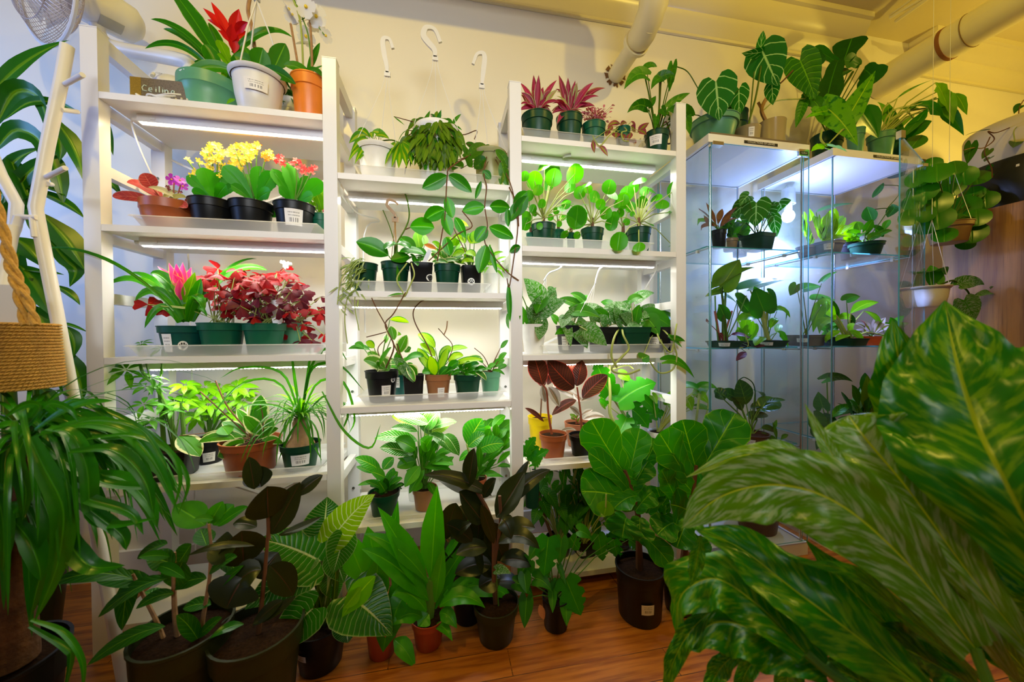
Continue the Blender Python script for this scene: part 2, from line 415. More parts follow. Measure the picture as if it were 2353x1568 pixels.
for k in range(3):
    rr = random.Random(k)
    single('ceiling_cable', ['thin cable sagging beside the thick pipe, nearest the wall', 'thin cable clipped to the ceiling beside the thick pipe', 'thicker cable running above the thick pipe'][k], 'cable',
           MB().tube([(p2x-.13+.02*k+.012*rr.uniform(-1, 1), WY-.14-.12*i, CZ-.03-.012*k+.008*rr.uniform(-1, 1)) for i in range(14)], .005+.002*k, 6), PIPEM, (p2x-.13+.02*k, .2, CZ-.03), 'cables beside the thick pipe')

# ------------------------------------------------------------------ shelving
PX = [0.0, .6063, 1.183, 1.8026]; PW = .0395; PD = .27; TH = 1.73
ZA = [1.5585, 1.197, .829, .4615, .079]; ZB = [1.386, 1.0255, .6635, .286]; ZC = [1.5555, 1.187, .817, .436, .052]
TS = .018
shf = thing('shelving_unit', 'white metal shelving unit of three bays holding the lit rows of potted plants', 'shelving', (0.9, .13, 0))
for i, x in enumerate(PX):
    for y in (0, PD-.035):
        m = MB().box(x, y, 0, x+PW, y+.035, TH if y == 0 or 1 else TH)
        p = obj('post', m, METALW, shf, bevel=.0015)
        obj('end_cap', MB().box(x-.0008, y-.0008, TH, x+PW+.0008, y+.0358, TH+.003), WHITE, p)
    m = MB()
    zs = sorted(set([TH-.02]+[z-.03 for z in (ZA[1:] if i < 2 else ZC[1:4])]+[z-.03 for z in (ZB if i in (1, 2) else [1.386, 1.0255, .6635])]+[z-.03 for z in (ZA[:1] if i < 2 else ZC[:1])]))
    for z in zs:
        h = .02 if z > 1.7 else .015
        obj('side_rail', MB().box(x+.008, .035, z-h, x+PW-.008, PD-.035, z+h), METALW, shf)
SHL = {}
def shelfboard(bay, z):
    x0, x1 = PX[bay]+PW+.0008, PX[bay+1]-.0008
    return obj('shelf', MB().box(x0, .0, z-TS, x1, PD, z), SHELFW, shf, bevel=.001)
for k, z in enumerate(ZA): shelfboard(0, z); SHL['a%d' % k] = z
for k, z in enumerate(ZB): shelfboard(1, z); SHL['b%d' % k] = z
for k, z in enumerate(ZC): shelfboard(2, z); SHL['c%d' % k] = z
for (bx, z0, z1) in ((0, 1.50, 1.20), (0, .80, 1.14), (2, .78, 1.12), (2, .40, .10), (0, .43, .12)):
    a = PX[bx]+PW; b = PX[bx+1]
    for s in ((a, b),):
        obj('diagonal_brace', MB().bar((s[0], PD+.004, z0), ((s[0]+s[1])/2, PD+.004, z0-.13 if z1 < z0 else z0+.13), .006, .02, hint=(0, 1, 0)), METALW, shf)
        obj('diagonal_brace', MB().bar((s[1], PD+.004, z0), ((s[0]+s[1])/2, PD+.004, z0-.13 if z1 < z0 else z0+.13), .006, .02, hint=(0, 1, 0)), METALW, shf)
for i, x in enumerate(PX):
    for z in (1.40, 1.03, .66, .30):
        for y in (.25,):
            for sx, side in ((x+PW-.001, 1), (x+.001, -1)):
                if (i == 0 and side < 0): continue
                obj('screw', MB().tube([(sx, y, z), (sx+side*.0035, y, z)], .006, 10), STEEL, shf)
        obj('screw', MB().tube([(x+PW/2, PD-.0365, z+.02), (x+PW/2, PD-.039, z+.02)], .005, 10), STEEL, shf)

# LED bars under the shelves
def ledbar(bay, z, y, x0, x1, warm, power, label, cable=None):
    zt = z-TS-.0005
    t = thing('led_grow_bar', label, 'lamp', ((x0+x1)/2, y, zt), 'led bars under the shelves')
    h = .022
    obj('housing', MB().box(x0, y, zt-h, x1, y+.028, zt), METALW, t, bevel=.001)
    d = obj('led_diffuser', MB().box(x0+.006, y+.002, zt-h-.003, x1-.006, y+.013, zt-h), LEDM if warm else LEDM2, t)
    c = MB(); n = 46
    for k in range(n):
        xx = x0+.012+(x1-x0-.024)*k/(n-1); c.box(xx-.0022, y+.0015, zt-h-.0045, xx+.0022, y+.0045, zt-h+.001)
    obj('led_chips', c, LEDC, t)
    obj('switch', MB().box(x0+.035, y-.002, zt-h*.7, x0+.047, y, zt-h*.35), PLW, t)
    obj('plug_end', MB().tube([(x0, y+.014, zt-h/2), (x0-.018, y+.014, zt-h/2)], .006, 8), WHITE, t)
    l = light('led_grow_bar_light', 'AREA', (0, 0, 0), power*.52, (1., .80, .48) if warm else (1., .95, .88), x1-x0-.02, .02)
    l.data.spread = 3.0
    l.parent = t; l.location = (0, .014, -h-.008); l.rotation_euler = (0, 0, 0)
for args in ((0, ZA[0], .06, .085, .596, 1, 3.6, 'warm led bar lighting the yellow kalanchoes, left bay'),
             (0, ZA[1], .06, .085, .596, 0, 2.6, 'led bar above the red oxalis, left bay'),
             (0, ZA[2], .08, .085, .596, 0, 2.8, 'led bar over the ponytail palm shelf, left bay'),
             (1, ZB[0], .10, .652, 1.175, 0, 2.4, 'led bar above the brown hook, middle bay'),
             (1, ZB[1], .11, .652, 1.175, 0, 2.4, 'led bar over the small brown-potted hoya, middle bay'),
             (1, ZB[2], .08, .652, 1.175, 0, 2.6, 'led bar over the low middle shelf with striped leaves'),
             (2, ZC[0], .08, 1.24, 1.77, 0, 3.0, 'led bar above the round-leaved pileas, right bay'),
             (2, ZC[1], .08, 1.24, 1.77, 0, 2.4, 'led bar holding the two white hanger hooks, right bay'),
             (2, ZC[2], .08, 1.24, 1.77, 0, 2.8, 'led bar above the rubber plant seedlings, right bay')):
    ledbar(*args)

# ------------------------------------------------------------------ glass display cabinets
CABZ = [.44, .832, 1.222]
def cabinet(x0, x1, label, open_door):
    t = thing('glass_display_cabinet', label, 'cabinet', ((x0+x1)/2, .15, 0))
    D0, D1 = -.005, .345; zt = 1.63; g = .004
    obj('top_board', MB().box(x0, D0, zt-.03, x1, D1, zt), WHITE, t, bevel=.001)
    obj('base', MB().box(x0, D0, 0, x1, D1, .05), WHITE, t, bevel=.001)
    gx0, gx1 = x0+.012, x1-.012
    E2 = (1, 1, 1, 1, 0, 0); E1 = (1, 1, 0, 0, 1, 1)
    obj('glass_side', MB().box(gx0, D0+.012, .05, gx0+g, D1-.01, zt-.03, E2), [GLASS, GEDGE], t)
    obj('glass_side', MB().box(gx1-g, D0+.012, .05, gx1, D1-.01, zt-.03, E2), [GLASS, GEDGE], t)
    obj('glass_back', MB().box(gx0+g, D1-.012-g, .05, gx1-g, D1-.012, zt-.03, E1), [GLASS, GEDGE], t)
    for z in CABZ:
        obj('glass_shelf', MB().box(gx0+g+.002, D0+.03, z-.005, gx1-g-.002, D1-.025, z, (0, 0, 1, 1, 1, 1)), [GLASS, GEDGE], t)
        for xx in (gx0+g+.006, gx1-g-.006):
            r = obj('shelf_rod', MB().tube([(xx, D0+.02, z-.010), (xx, D1-.02, z-.010)], .003, 8), STEEL, t)
            for yy in (.08, .26): obj('clip', MB().box(xx-.006, yy-.005, z-.016, xx+.006, yy+.005, z-.0045), PLW, r)
    for xx in (gx0+g+.003, gx1-g-.003):
        for yy in (D0+.016, D1-.02):
            obj('corner_rod', MB().tube([(xx, yy, .05), (xx, yy, zt-.03)], .003, 8), STEEL, t)
    # door, hinged on the left
    dr = thing_part('door', t, (x0+.006, D0-.004, 0))
    if not open_door:
        obj('door_glass', MB().box(x0+.008, D0-.006, .06, x1-.008, D0-.002, zt-.035, E1), [GLASS, GEDGE], dr)
        hx = x1-.03
        obj('lock', MB().box(hx-.035, D0-.014, zt-.055, hx+.012, D0-.006, zt-.028), CHROME, dr, bevel=.001)
        obj('hinge', MB().box(x0+.01, D0-.012, zt-.045, x0+.055, D0+.012, zt-.032), CHROME, dr)
        obj('hinge', MB().box(x0+.01, D0-.012, .055, x0+.055, D0+.012, .068), CHROME, dr)
    return t
def thing_part(name, parent, loc):
    o = bpy.data.objects.new(name, None); COL.objects.link(o); o.parent = parent; o.location = [float(a-b) for a, b in zip(loc, worg(parent))]; return o
CB1 = cabinet(1.932, 2.386, 'left glass display cabinet, next to the shelving, with a bright blue-white lamp in it', False)
CB2 = cabinet(2.50, 2.965, 'right glass display cabinet, further from the shelving, its glass door ajar', True)
# the second cabinet's door stands open toward the camera
HX, HY, FX, FY_ = 2.968, -.014, 2.582, -.168
dr = thing_part('door', CB2, (HX, HY, 0))
obj('door_glass', MB().bar((FX, FY_, .83), (HX, HY, .83), .004, 1.54), [GLASS, GEDGE], dr).data.polygons.foreach_set('material_index', [1, 0, 1, 0, 1, 1])
obj('hinge', MB().box(HX-.03, HY-.01, 1.585, HX, HY+.008, 1.598), CHROME, dr)
obj('catch', MB().box(FX-.006, FY_-.008, 1.585, FX+.014, FY_+.008, 1.612), CHROME, dr)

# wardrobe at the right
t = thing('wardrobe', 'tall walnut-brown wooden cabinet at the right edge', 'wardrobe', (3.7, -.3, 0))
obj('body', MB().box(3.30, -.9, .06, 4.0, .113, 1.425), VENEER, t, bevel=.002)
obj('plinth', MB().box(3.33, -.88, 0, 3.98, .10, .06), DARK, t)
obj('door_panel', MB().box(3.31, -.921, .08, 3.648, -.902, 1.415), VENEER, t)
obj('door_panel', MB().box(3.652, -.921, .08, 3.99, -.902, 1.415), VENEER, t)
# ------------------------------------------------------------------ plant toolkit
PROF = dict(
    oval=[(0, .0), (.04, .25), (.15, .62), (.33, .95), (.5, 1), (.68, .88), (.85, .55), (.95, .24), (1, 0)],
    round=[(0, .1), (.03, .38), (.12, .68), (.3, .95), (.5, 1), (.7, .95), (.88, .68), (.97, .38), (1, .1)],
    lance=[(0, .1), (.1, .42), (.3, .92), (.45, 1), (.65, .8), (.85, .38), (1, 0)],
    strap=[(0, .5), (.2, .85), (.5, 1), (.8, .72), (.93, .35), (1, 0)],
    blade=[(0, .45), (.15, .7), (.4, 1), (.7, .8), (.9, .38), (1, 0)],
    obov=[(0, .12), (.2, .35), (.45, .72), (.7, 1), (.88, .85), (.97, .45), (1, .05)],
    scal=[(0, .12), (.15, .4), (.27, .62), (.31, .58), (.44, .86), (.48, .82), (.6, 1), (.65, .95), (.76, .98), (.8, .88), (.89, .72), (.92, .6), (1, .05)],
    fiddle=[(0, .2), (.08, .5), (.22, .64), (.38, .6), (.55, .88), (.75, 1.), (.9, .82), (.97, .5), (1, .12)],
    heart=[(0, .62), (.08, .84), (.2, 1), (.38, .94), (.58, .72), (.78, .42), (.92, .16), (1, 0)],
    arrow=[(0, .55), (.08, .7), (.2, .82), (.4, .72), (.6, .52), (.8, .27), (1, 0)],
    tri=[(0, .03), (.3, .38), (.7, .9), (.9, 1), (1, .6)],
    mons=[(0, .5), (.1, .85), (.2, 1), (.27, .95), (.31, .3), (.35, .9), (.48, .92), (.52, .25), (.56, .82), (.7, .66), (.73, .3), (.78, .5), (.9, .25), (1, 0)])
SHIFT = dict(heart=[(0, -.22), (.1, -.17), (.25, -.1), (.5, -.03), (1, 0)], arrow=[(0, -.32), (.1, -.22), (.25, -.12), (.5, -.03), (1, 0)],
             tri=[(0, 0), (.7, .05), (1, .16)], mons=[(0, -.1), (.3, -.05), (.5, .05), (1, 0)], fiddle=[(0, -.05), (.2, 0), (1, 0)])
ROWS = dict(strap=14, blade=14, mons=24, scal=20, fiddle=18, heart=14, tri=5, oval=12, round=14, lance=11, obov=11, arrow=13)
def ipl(tab, t): return float(np.interp(t, [a for a, _ in tab], [b for _, b in tab]))
def leafcurve(mb, pts, w, kind, h, fold=.18, wave=0., wn=3, rnd=None, M=2, curl=0., twist=0., N=None, crk=0.):
    """pts: list of control points (polyline, smoothed); w: full width m"""
    rnd = RNG.random() if rnd is None else rnd
    N = N or ROWS.get(kind, 8)
    P = [A3(p, float) for p in pts]
    def pos(t):
        if len(P) == 3: return P[0]*(1-t)**2+P[1]*2*t*(1-t)+P[2]*t*t
        s = t*(len(P)-1); i = min(int(s), len(P)-2); u = s-i
        p0 = P[i-1] if i > 0 else 2*P[0]-P[1]; p3 = P[i+2] if i+2 < len(P) else 2*P[-1]-P[-2]
        return .5*((2*P[i])+(-p0+P[i+1])*u+(2*p0-5*P[i]+4*P[i+1]-p3)*u*u+(-p0+3*P[i]-3*P[i+1]+p3)*u**3)
    even = kind in ('mons', 'scal', 'strap', 'blade')
    ts = [(i/N if even else .5-.5*math.cos(math.pi*i/N)) for i in range(N+1)]
    pp = [pos(t) for t in ts]; L = sum(math.sqrt((b-a) @ (b-a)) for a, b in zip(pp, pp[1:]))
    pr, sf = PROF[kind], SHIFT.get(kind); ph = rnd*6.28; hd = nrm(h); rows = []; uvs = []; n = None
    for i, t in enumerate(ts):
        tan = nrm(pp[min(i+1, N)]-pp[max(i-1, 0)])
        if n is None or len(P) == 3: sd = np.cross(tan, hd)
        else: sd = np.cross(tan, n)
        if sd @ sd < 1e-6: sd = np.cross(tan, A3([.3, .5, .8]))
        sd = nrm(sd); n = nrm(np.cross(sd, tan))
        if twist:
            a = twist*t; s2 = sd*math.cos(a)+n*math.sin(a); n2 = n*math.cos(a)-sd*math.sin(a)
        else: s2, n2 = sd, n
        hw = ipl(pr, t)*w/2; sh = ipl(sf, t)*L if sf else 0.
        row = []; uv = []
        for j in range(-M, M+1):
            v = j/M; a = abs(v)
            k = math.sin(2.05*a) if kind in ('heart', 'arrow') else a
            off = fold*a*hw - curl*a*a*hw
            if wave: off += wave*math.sin(t*wn*6.28+ph+(1.5 if v > 0 else 0))*a*hw
            if crk and a > .9: hw_ = hw*(1+crk*.5*math.sin(57*t+v+ph)+crk*.4*math.sin(91*t+2*v)); off += (hw_-hw)*.5
            if crk: off += crk*hw*(math.sin(23*t+4*v+ph)*.5+math.sin(41*t-9*a+ph*2)*.35+math.sin(13*v+9*t+ph)*.3)*min(1, a*1.6)
            row.append(pp[i]+s2*v*hw+tan*sh*k+n2*off); uv.append((t, .5+.5*v))
        rows.append(row); uvs.append(uv)
    mb.quad_grid(rows, uvs, (rnd, L))
def camdir(p): return nrm(CP-p)
def leafpx(mb, bx, by, tx, ty, w, bow=None, dy=0., Y=.1, kind='oval', face=.55, fold=.18, wave=0., wn=3, jit=.25, curl=0., dyb=None, ymax=.35, twist=0.):
    Ya = min(Y+((dy if dy < -.085 else dy*.4) if dyb is None else dyb), ymax); Yb = min(Y+dy, ymax)
    A = W(bx, by, Ya); B = W(tx, ty, Yb); Mi = (A+B)/2; s = SCL(Mi)
    L = math.hypot(tx-bx, ty-by)
    b = (L*.12 if bow is None else bow)/s
    c = Mi+UP*b*2 if True else Mi
    cd = camdir(Mi)
    h = nrm(cd*face+UP*(1-face)+A3([RNG.uniform(-jit, jit) for _ in range(3)]))
    leafcurve(mb, [A, c, B], w/s, kind, h, fold, wave, wn, curl=curl, twist=twist)
    return A
POTC = dict(green=(.004, .05, .022), teal=(.004, .075, .06), black=(.006, .007, .008), terra=(.36, .085, .022), orange=(.80, .22, .015), white=(.85, .84, .80), brown=(.34, .14, .05),
            yellow=(.85, .62, .0), olive=(.020, .026, .008), sage=(.10, .32, .17), clay=(.55, .20, .09), red=(.38, .05, .015), jade=(.006, .10, .05), blue=(.03, .06, .09), peat=(.30, .20, .12), rust=(.60, .10, .02))
POTM = {k: plain('pot_'+k, c, .38, spec=.25 if sum(c) < .2 else .5, noise=.12, nscale=30) for k, c in POTC.items()}
STEMG = plain('green_stem', (.10, .26, .02), .5, trans=.15)
STEMB = plain('brown_stem', (.13, .05, .015), .7)
STEMT = plain('tan_bark', (.36, .20, .09), .85, noise=.5, nscale=60, bump=.6, bscale=60)
STEML = plain('pale_stem', (.42, .50, .12), .5, trans=.2)
STEMR = plain('red_stem', (.28, .06, .02), .5)
PAWW = plain('paw_white', (.85, .85, .83), .5); PAWB = plain('paw_black', (.02, .02, .02), .5); PAWT = plain('plant_tag', (.80, .80, .82), .45)
ZOF = .003


class Pot:
    """a potted thing: pot with soil, and what grows in it"""
    def __init__(s, name, label, cx, ry, by, wr, z, Y=.09, style='round', col='green', cat='potted plant', group=None, lab=None, paw=None, taper=.74, tilt=None, stk=None, fill=True, tray=True):
        s.Y = Y; zz = SHL[z] if isinstance(z, str) else z
        mid = W(cx, (ry+by)/2, Y); s.s = SCL(mid)
        s.base = A3([mid[0], Y, zz+(ZOF if isinstance(z, str) and tray else .0005)])
        s.r = wr/2/s.s; s.h = float(W(cx, ry, Y-s.r*.6)[2]-s.base[2])
        s.name = name; s.cr = (cx, ry); s.zk = z
        s.root = thing(name, label, cat, s.base, group)
        r, h, b = s.r, s.h, s.base
        s.sq = 1. if style == 'square' else 0
        m = MB(); rb = r*taper; s.rb = rb
        if style == 'bowl': pf = [(0, 0), (rb*.8, 0), (rb, h*.03), (r*.93, h*.5), (r*.97, h*.7), (r, h*.72), (r, h), (r*.95, h), (r*.93, h*.7)]
        elif style == 'hang': pf = [(0, 0), (rb*.78, 0), (rb*.9, h*.06), (r*.80, h*.45), (r*.88, h*.88), (r*.99, h*.93), (r*1.02, h*.98), (r*.99, h), (r*.86, h*.97), (r*.84, h*.8)]
        elif style == 'cup': pf = [(0, 0), (rb, 0), (r*.98, h*.97), (r, h), (r*.96, h), (r*.93, h*.85)]
        else: pf = [(0, 0), (rb*.97, 0), (rb, h*.02), (rb+(r-rb)*.62, h*.755), (r*.965, h*.765), (r*.985, h*.965), (r*1.015, h*.975), (r*1.015, h), (r*.955, h), (r*.93, h*.82)]
        m.lathe(b, pf, 40 if s.sq else 32, sq=s.sq, rot=.12 if s.sq else 0)
        s.pot = obj('pot', m, POTM[col] if col in POTM else col, s.root)
        if fill:
            m = MB(); zt = h*.90; m.lathe(b, [(0, zt+.1*r*.3), (r*.5, zt+.004), (r*.935, zt-.002)], 24, sq=s.sq, rot=.12 if s.sq else 0)
            obj('soil', m, SOIL, s.root)
        s.fol = []
        if lab: s.label(*lab)
        if paw: s.paw(*paw)
        if stk: s.stake(*stk)
    def crown(s, k=.95): return s.base+UP*s.h*k
    def surf(s, a, z, off=.0007):
        """point on the pot wall at angle a (0 = toward the camera) and height fraction z"""
        c = CP-s.base; th = math.atan2(c[1], c[0])+a
        rr = s.rb+(s.r-s.rb)*z*.95; q = 1.
        if s.sq: p = 8; q = (abs(math.cos(th-.12))**p+abs(math.sin(th-.12))**p)**(-1/p)
        rr = rr*q+off
        return s.base+A3([math.cos(th)*rr, math.sin(th)*rr, z*s.h])
    def label(s, a=0., z0=.25, z1=.6, wa=.8):
        m = MB(); rows = []; uvs = []
        for i in range(2):
            rows.append([s.surf(a-wa/2+wa*j/8, z0+(z1-z0)*i, .0009) for j in range(9)]); uvs.append([(j/8, float(i)) for j in range(9)])
        m.quad_grid(rows, uvs); obj('price_label', m, LABELM, s.pot)
    def paw(s, a, z, R=.011):
        m = MB(); k = R/s.r; kz = R/s.h
        def el(da, dz, ra, rz, off, mi): m.poly([s.surf(a+(da+ra*math.cos(t*math.pi/8))*k, z+(dz+rz*math.sin(t*math.pi/8))*kz, off) for t in range(16)], mi=mi)
        el(0, 0, 1, 1, .0010, 0)
        el(0, -.28, .42, .34, .0014, 1)
        for da, dz in ((-.58, .08), (-.22, .42), (.22, .42), (.58, .08)): el(da, dz, .17, .24, .0014, 1)
        obj('paw_sticker', m, [PAWW, PAWB], s.pot)
    def stake(s, px, py, qx, qy, wpx=9, dy=0.):
        a = W(px, py, s.Y+dy); b = W(qx, qy, s.Y+dy); m = MB(); m.bar(a, b, .0012, wpx/s.s, hint=(0, 0.2, 1) if abs(a[2]-b[2]) < .01 else nrm(np.cross(b-a, camdir(a))))
        # a flat tag facing the camera
        m = MB(); t = nrm(b-a); sd = nrm(np.cross(t, camdir(a))); hw = wpx/s.s/2; n = np.cross(sd, t)*.0006
        pts = [a-sd*hw*.5, a+sd*hw*.5, a+sd*hw+t*.006, b+sd*hw, b-sd*hw, a-sd*hw+t*.006]
        m.poly([p+n for p in pts], uvs=[(.3, 0), (.7, 0), (1, .1), (1, 1), (0, 1), (0, .1)]); m.poly([p-n for p in pts[::-1]])
        obj('plant_tag', m, PAWT, s.root)
    def _mb(s, name, mat):
        for e in s.fol:
            if e[0] == name and e[1] is mat: return e[2]
        m = MB(); s.fol.append((name, mat, m)); return m
    def fo(s, mat, kind='oval', lv=(), c=(), box=None, n=0, L=40, Wd=20, name='foliage', pet=1.2, pm=None, face=.55, dd=.05, fold=.18, wave=0., droop=.25, bow=None, org=None, rad=.8, jit=.25, Yo=0., curl=0., wn=3, upd=0., pk=.5):
        mb = s._mb(name, mat); st = s._mb('stems', pm or STEMG) if pet else None
        ox, oy = org or s.cr; out = []
        if box:
            x0, y0, x1, y1 = box; r = RNG; q = 0
            pts = []
            while len(pts) < n:
                q += 1; best = None
                for _ in range(6):
                    a, d = r.uniform(0, 6.283), math.sqrt(r.random())
                    p = ((x0+x1)/2+(x1-x0)/2*d*math.cos(a), (y0+y1)/2+(y1-y0)/2*d*math.sin(a))
                    dm = min([math.hypot(p[0]-u[0], p[1]-u[1]) for u in pts] or [99])
                    if best is None or dm > best[0]: best = (dm, p)
                pts.append(best[1])
            c = list(c)+[(p[0], p[1], r.uniform(.7, 1.15)) for p in pts]
        for e in c:
            x, y = e[0], e[1]; k = e[2] if len(e) > 2 else 1.
            dx, dy = x-ox, y-oy; d = math.hypot(dx, dy) or 1.; dx, dy = dx/d, dy/d
            dx = dx*rad+RNG.uniform(-.35, .35); dy = dy*rad+droop-upd+RNG.uniform(-.3, .3); d = math.hypot(dx, dy) or 1.
            dx, dy = dx/d, dy/d; l = L*k/2
            out.append((x-dx*l, y-dy*l, x+dx*l, y+dy*l, Wd*k))
        cw = s.crown(pk if False else .93)
        for e in list(lv)+out:
            bx, by, tx, ty, w = e[:5]; bw = e[5] if len(e) > 5 else bow; dy = (e[6] if len(e) > 6 else RNG.uniform(-dd, dd))
            A = leafpx(mb, bx, by, tx, ty, w, bw, dy, s.Y+Yo, kind, face, fold, wave, jit=jit, curl=curl, wn=wn)
            if pet:
                C0 = cw+A3([RNG.uniform(-.2, .2)*s.r, RNG.uniform(-.2, .2)*s.r, 0]) if org is None else W(ox, oy, s.Y+Yo)
                if (A-C0) @ (A-C0) > 1e-5:
                    d = A-C0; Mi = C0+d*.5+UP*.22*math.hypot(d[0], d[1]); rr = pet/s.s
                    st.tube([C0, C0*.25+Mi*.5+A*.25, A] if False else [C0+(Mi-C0)*.0, (C0+2*Mi+A)/4, A], [rr*1.2, rr, rr*.7], 4, cap=False)
        return s
    def fountain(s, mat, n, Lr, w, org=None, el=(.3, 1.4), droop=1.6, az=(0, 6.283), kind='blade', name='foliage', Yo=0., seg=6, fold=.25, ymax=.34):
        """arching strap leaves; Lr, w in metres"""
        mb = s._mb(name, mat); C0 = W(org[0], org[1], s.Y+Yo) if org else s.crown()
        for i in range(n):
            a = az[0]+(az[1]-az[0])*((i*.618034) % 1); e = RNG.uniform(*el); L = RNG.uniform(*Lr); p = C0.copy(); pts = [p]; dr = droop*RNG.uniform(.7, 1.3)
            for k in range(seg):
                d = A3([math.cos(a)*math.cos(e), math.sin(a)*math.cos(e), math.sin(e)]); p = p+d*L/seg
                if p[1] > ymax: p[1] = ymax
                pts.append(p); e = max(e-dr/seg, -1.45); a += RNG.uniform(-.1, .1)
            leafcurve(mb, pts, w*RNG.uniform(.8, 1.2), kind, nrm(UP+A3([-math.cos(a), -math.sin(a), 0])*.5), fold, N=10, M=1)
        return s
    def rib(s, mat, pts, w, kind='blade', Y=None, name='foliage', face=.5, fold=.2, twist=0., N=14, wave=0., M=2, crk=0.):
        Y = s.Y if Y is None else Y
        P = [W(p[0], p[1], Y+(p[2] if len(p) > 2 else 0)) for p in pts]; sc = SCL(P[len(P)//2])
        cd = camdir(P[len(P)//2])
        leafcurve(s._mb(name, mat), P, w/sc, kind, nrm(cd*face+UP*(1-face)), fold, wave, N=N, M=M, twist=twist, crk=crk); return s
    def stem(s, pts, r, mat=None, name='stems', n=6):
        if name == 'stakes': s.fol.append(('stake', mat, MB())); s.fol[-1][2].tube(smooth([W(p[0], p[1], s.Y+(p[2] if len(p) > 2 else 0)) for p in pts]), r/s.s, n); return s
        """pts in px (x, y[, dy]); r px"""
        P = [W(p[0], p[1], s.Y+(p[2] if len(p) > 2 else 0)) for p in pts]
        rs = [q/s.s for q in r] if isinstance(r, (list, tuple)) else r/s.s
        s._mb(name, mat or STEMG).tube(smooth(P) if len(P) > 2 else P, rs if not isinstance(rs, list) else (lambda k: list(np.interp(np.linspace(0, 1, k), np.linspace(0, 1, len(rs)), rs)))(len(smooth(P)) if len(P) > 2 else 2), n); return s
    def flowers(s, pts, R, mat, petals=5, name='flowers', eye=None, Yo=0., kind='obov', cup=.5, dd=.03, pw=.8):
        one = len(pts) <= 12; mb = None if one else s._mb('flower_cluster', mat); em = None
        for p in pts:
            if one: mb = MB(); s.fol.append(('flower', mat, mb))
            c = W(p[0], p[1], s.Y+Yo+RNG.uniform(-dd, dd)); r = R*(p[2] if len(p) > 2 else 1.)/s.s
            ax = nrm(camdir(c)*.8+UP*.5+A3([RNG.uniform(-.5, .5) for _ in range(3)])); u = nrm(np.cross(ax, UP+A3([.1, 0, 0]))); v = np.cross(ax, u); ph = RNG.random()*6.28
            for k in range(petals):
                a = ph+6.283*k/petals; d = u*math.cos(a)+v*math.sin(a)
                leafcurve(mb, [c, c+d*r*.5+ax*r*cup*.15, c+d*r+ax*r*cup*.4], r*pw, kind, ax, .1, N=4, M=1)
            if eye and one: s.fol.append(('eye', eye, MB().ball(c+ax*r*.08, r*.16, n=6)))
        return s
    def whorl(s, mat, pts, n=7, w=.26, kind='lance', pm=None, org=None, droop=.5, dd=.04, pet=1.3):
        mb = s._mb('foliage', mat); st = s._mb('stems', pm or STEMG)
        for p in pts:
            x, y, R = p[:3]; c = W(x, y, min(s.Y+(p[3] if len(p) > 3 else RNG.uniform(-dd, dd)), .32)); r = R/s.s
            ax = nrm(UP*.9+camdir(c)*.5+A3([RNG.uniform(-.35, .35) for _ in range(3)])); u = nrm(np.cross(ax, A3([.2, 1, .1]))); v = np.cross(ax, u); ph = RNG.random()*6
            for k in range(n):
                a = ph+6.283*k/n*.92; d = u*math.cos(a)+v*math.sin(a); rr = r*RNG.uniform(.75, 1.1)
                leafcurve(mb, [c+d*rr*.12, c+d*rr*.6+ax*rr*.05, c+d*rr-ax*rr*droop*.5], rr*w*1.3, kind, ax, .25, N=6, M=1)
            if pet:
                o = W(*org, s.Y) if org else s.crown(.93)
                if len(p) > 4: o = W(p[4], p[5], s.Y)
                Mi = (o+c)/2+UP*.1*abs(c[0]-o[0]); st.tube([o, Mi, c], [pet*1.5/s.s, pet/s.s, pet*.7/s.s], 5, cap=False)
        return s
    def done(s):
        b = s.base; box = None
        for cx0, cx1 in ((1.944, 2.374), (2.512, 2.953)):
            if cx0 < b[0] < cx1 and .04 < b[2] < 1.5 and b[1] > -.01: box = (cx0+.009, cx1-.009, .012, .322, b[2]-.2, min([z for z in CABZ+[1.60] if z > b[2]+.02])-.018)
        up = None
        if isinstance(s.zk, str):
            zz = sorted(v for k, v in SHL.items() if k[0] == s.zk[0] and v > b[2]+.05); up = zz[0]-TS-.002 if zz else None
        for nm, mat, mb in s.fol:
            for i, v in enumerate(mb.v):
                if box: mb.v[i] = (min(max(v[0], box[0]), box[1]), min(max(v[1], box[2]), box[3]), min(v[2], box[5]))
                elif v[1] > .375: mb.v[i] = (v[0], .375, v[2])
                elif up and v[1] > -.002 and v[2] > up and v[2] < up+TS+.006: mb.v[i] = (v[0], v[1], up)
        last = None
        for nm, mat, mb in s.fol:
            if mb.f:
                o = obj(nm, mb, mat, last if nm == 'eye' and last else s.root)
                if nm == 'flower': last = o
        return s

LM = leafmat
GR = LM('leaf_green', (.012, .12, .012), (.05, .30, .02), vein=(.12, .42, .05), vw=.06)
DG = LM('leaf_dark_green', (.006, .06, .014), (.02, .16, .02), vein=(.05, .25, .04), vw=.05, trans=.18)
LG = LM('leaf_lime_green', (.08, .34, .01), (.20, .52, .02), vein=(.30, .62, .10), vw=.07, trans=.35)
GLOSS = LM('leaf_glossy_green', (.010, .14, .012), (.03, .26, .015), vein=(.08, .32, .04), vw=.05, rough=.22, sheen=.7)
RIBG = LM('leaf_ribbed_green', (.012, .12, .012), (.04, .26, .02), vein=(.13, .42, .06), vw=.05, sv=9, svw=.14)
OLIVE = LM('leaf_olive', (.05, .13, .015), (.12, .26, .03), vein=(.25, .38, .08), vw=.05)
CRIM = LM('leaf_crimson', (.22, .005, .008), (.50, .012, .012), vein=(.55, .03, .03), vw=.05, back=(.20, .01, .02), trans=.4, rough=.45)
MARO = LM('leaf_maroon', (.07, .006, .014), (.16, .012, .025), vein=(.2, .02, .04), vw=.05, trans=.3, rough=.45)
YELF = plain('yellow_petals', (.92, .72, .05), .5, trans=.3)
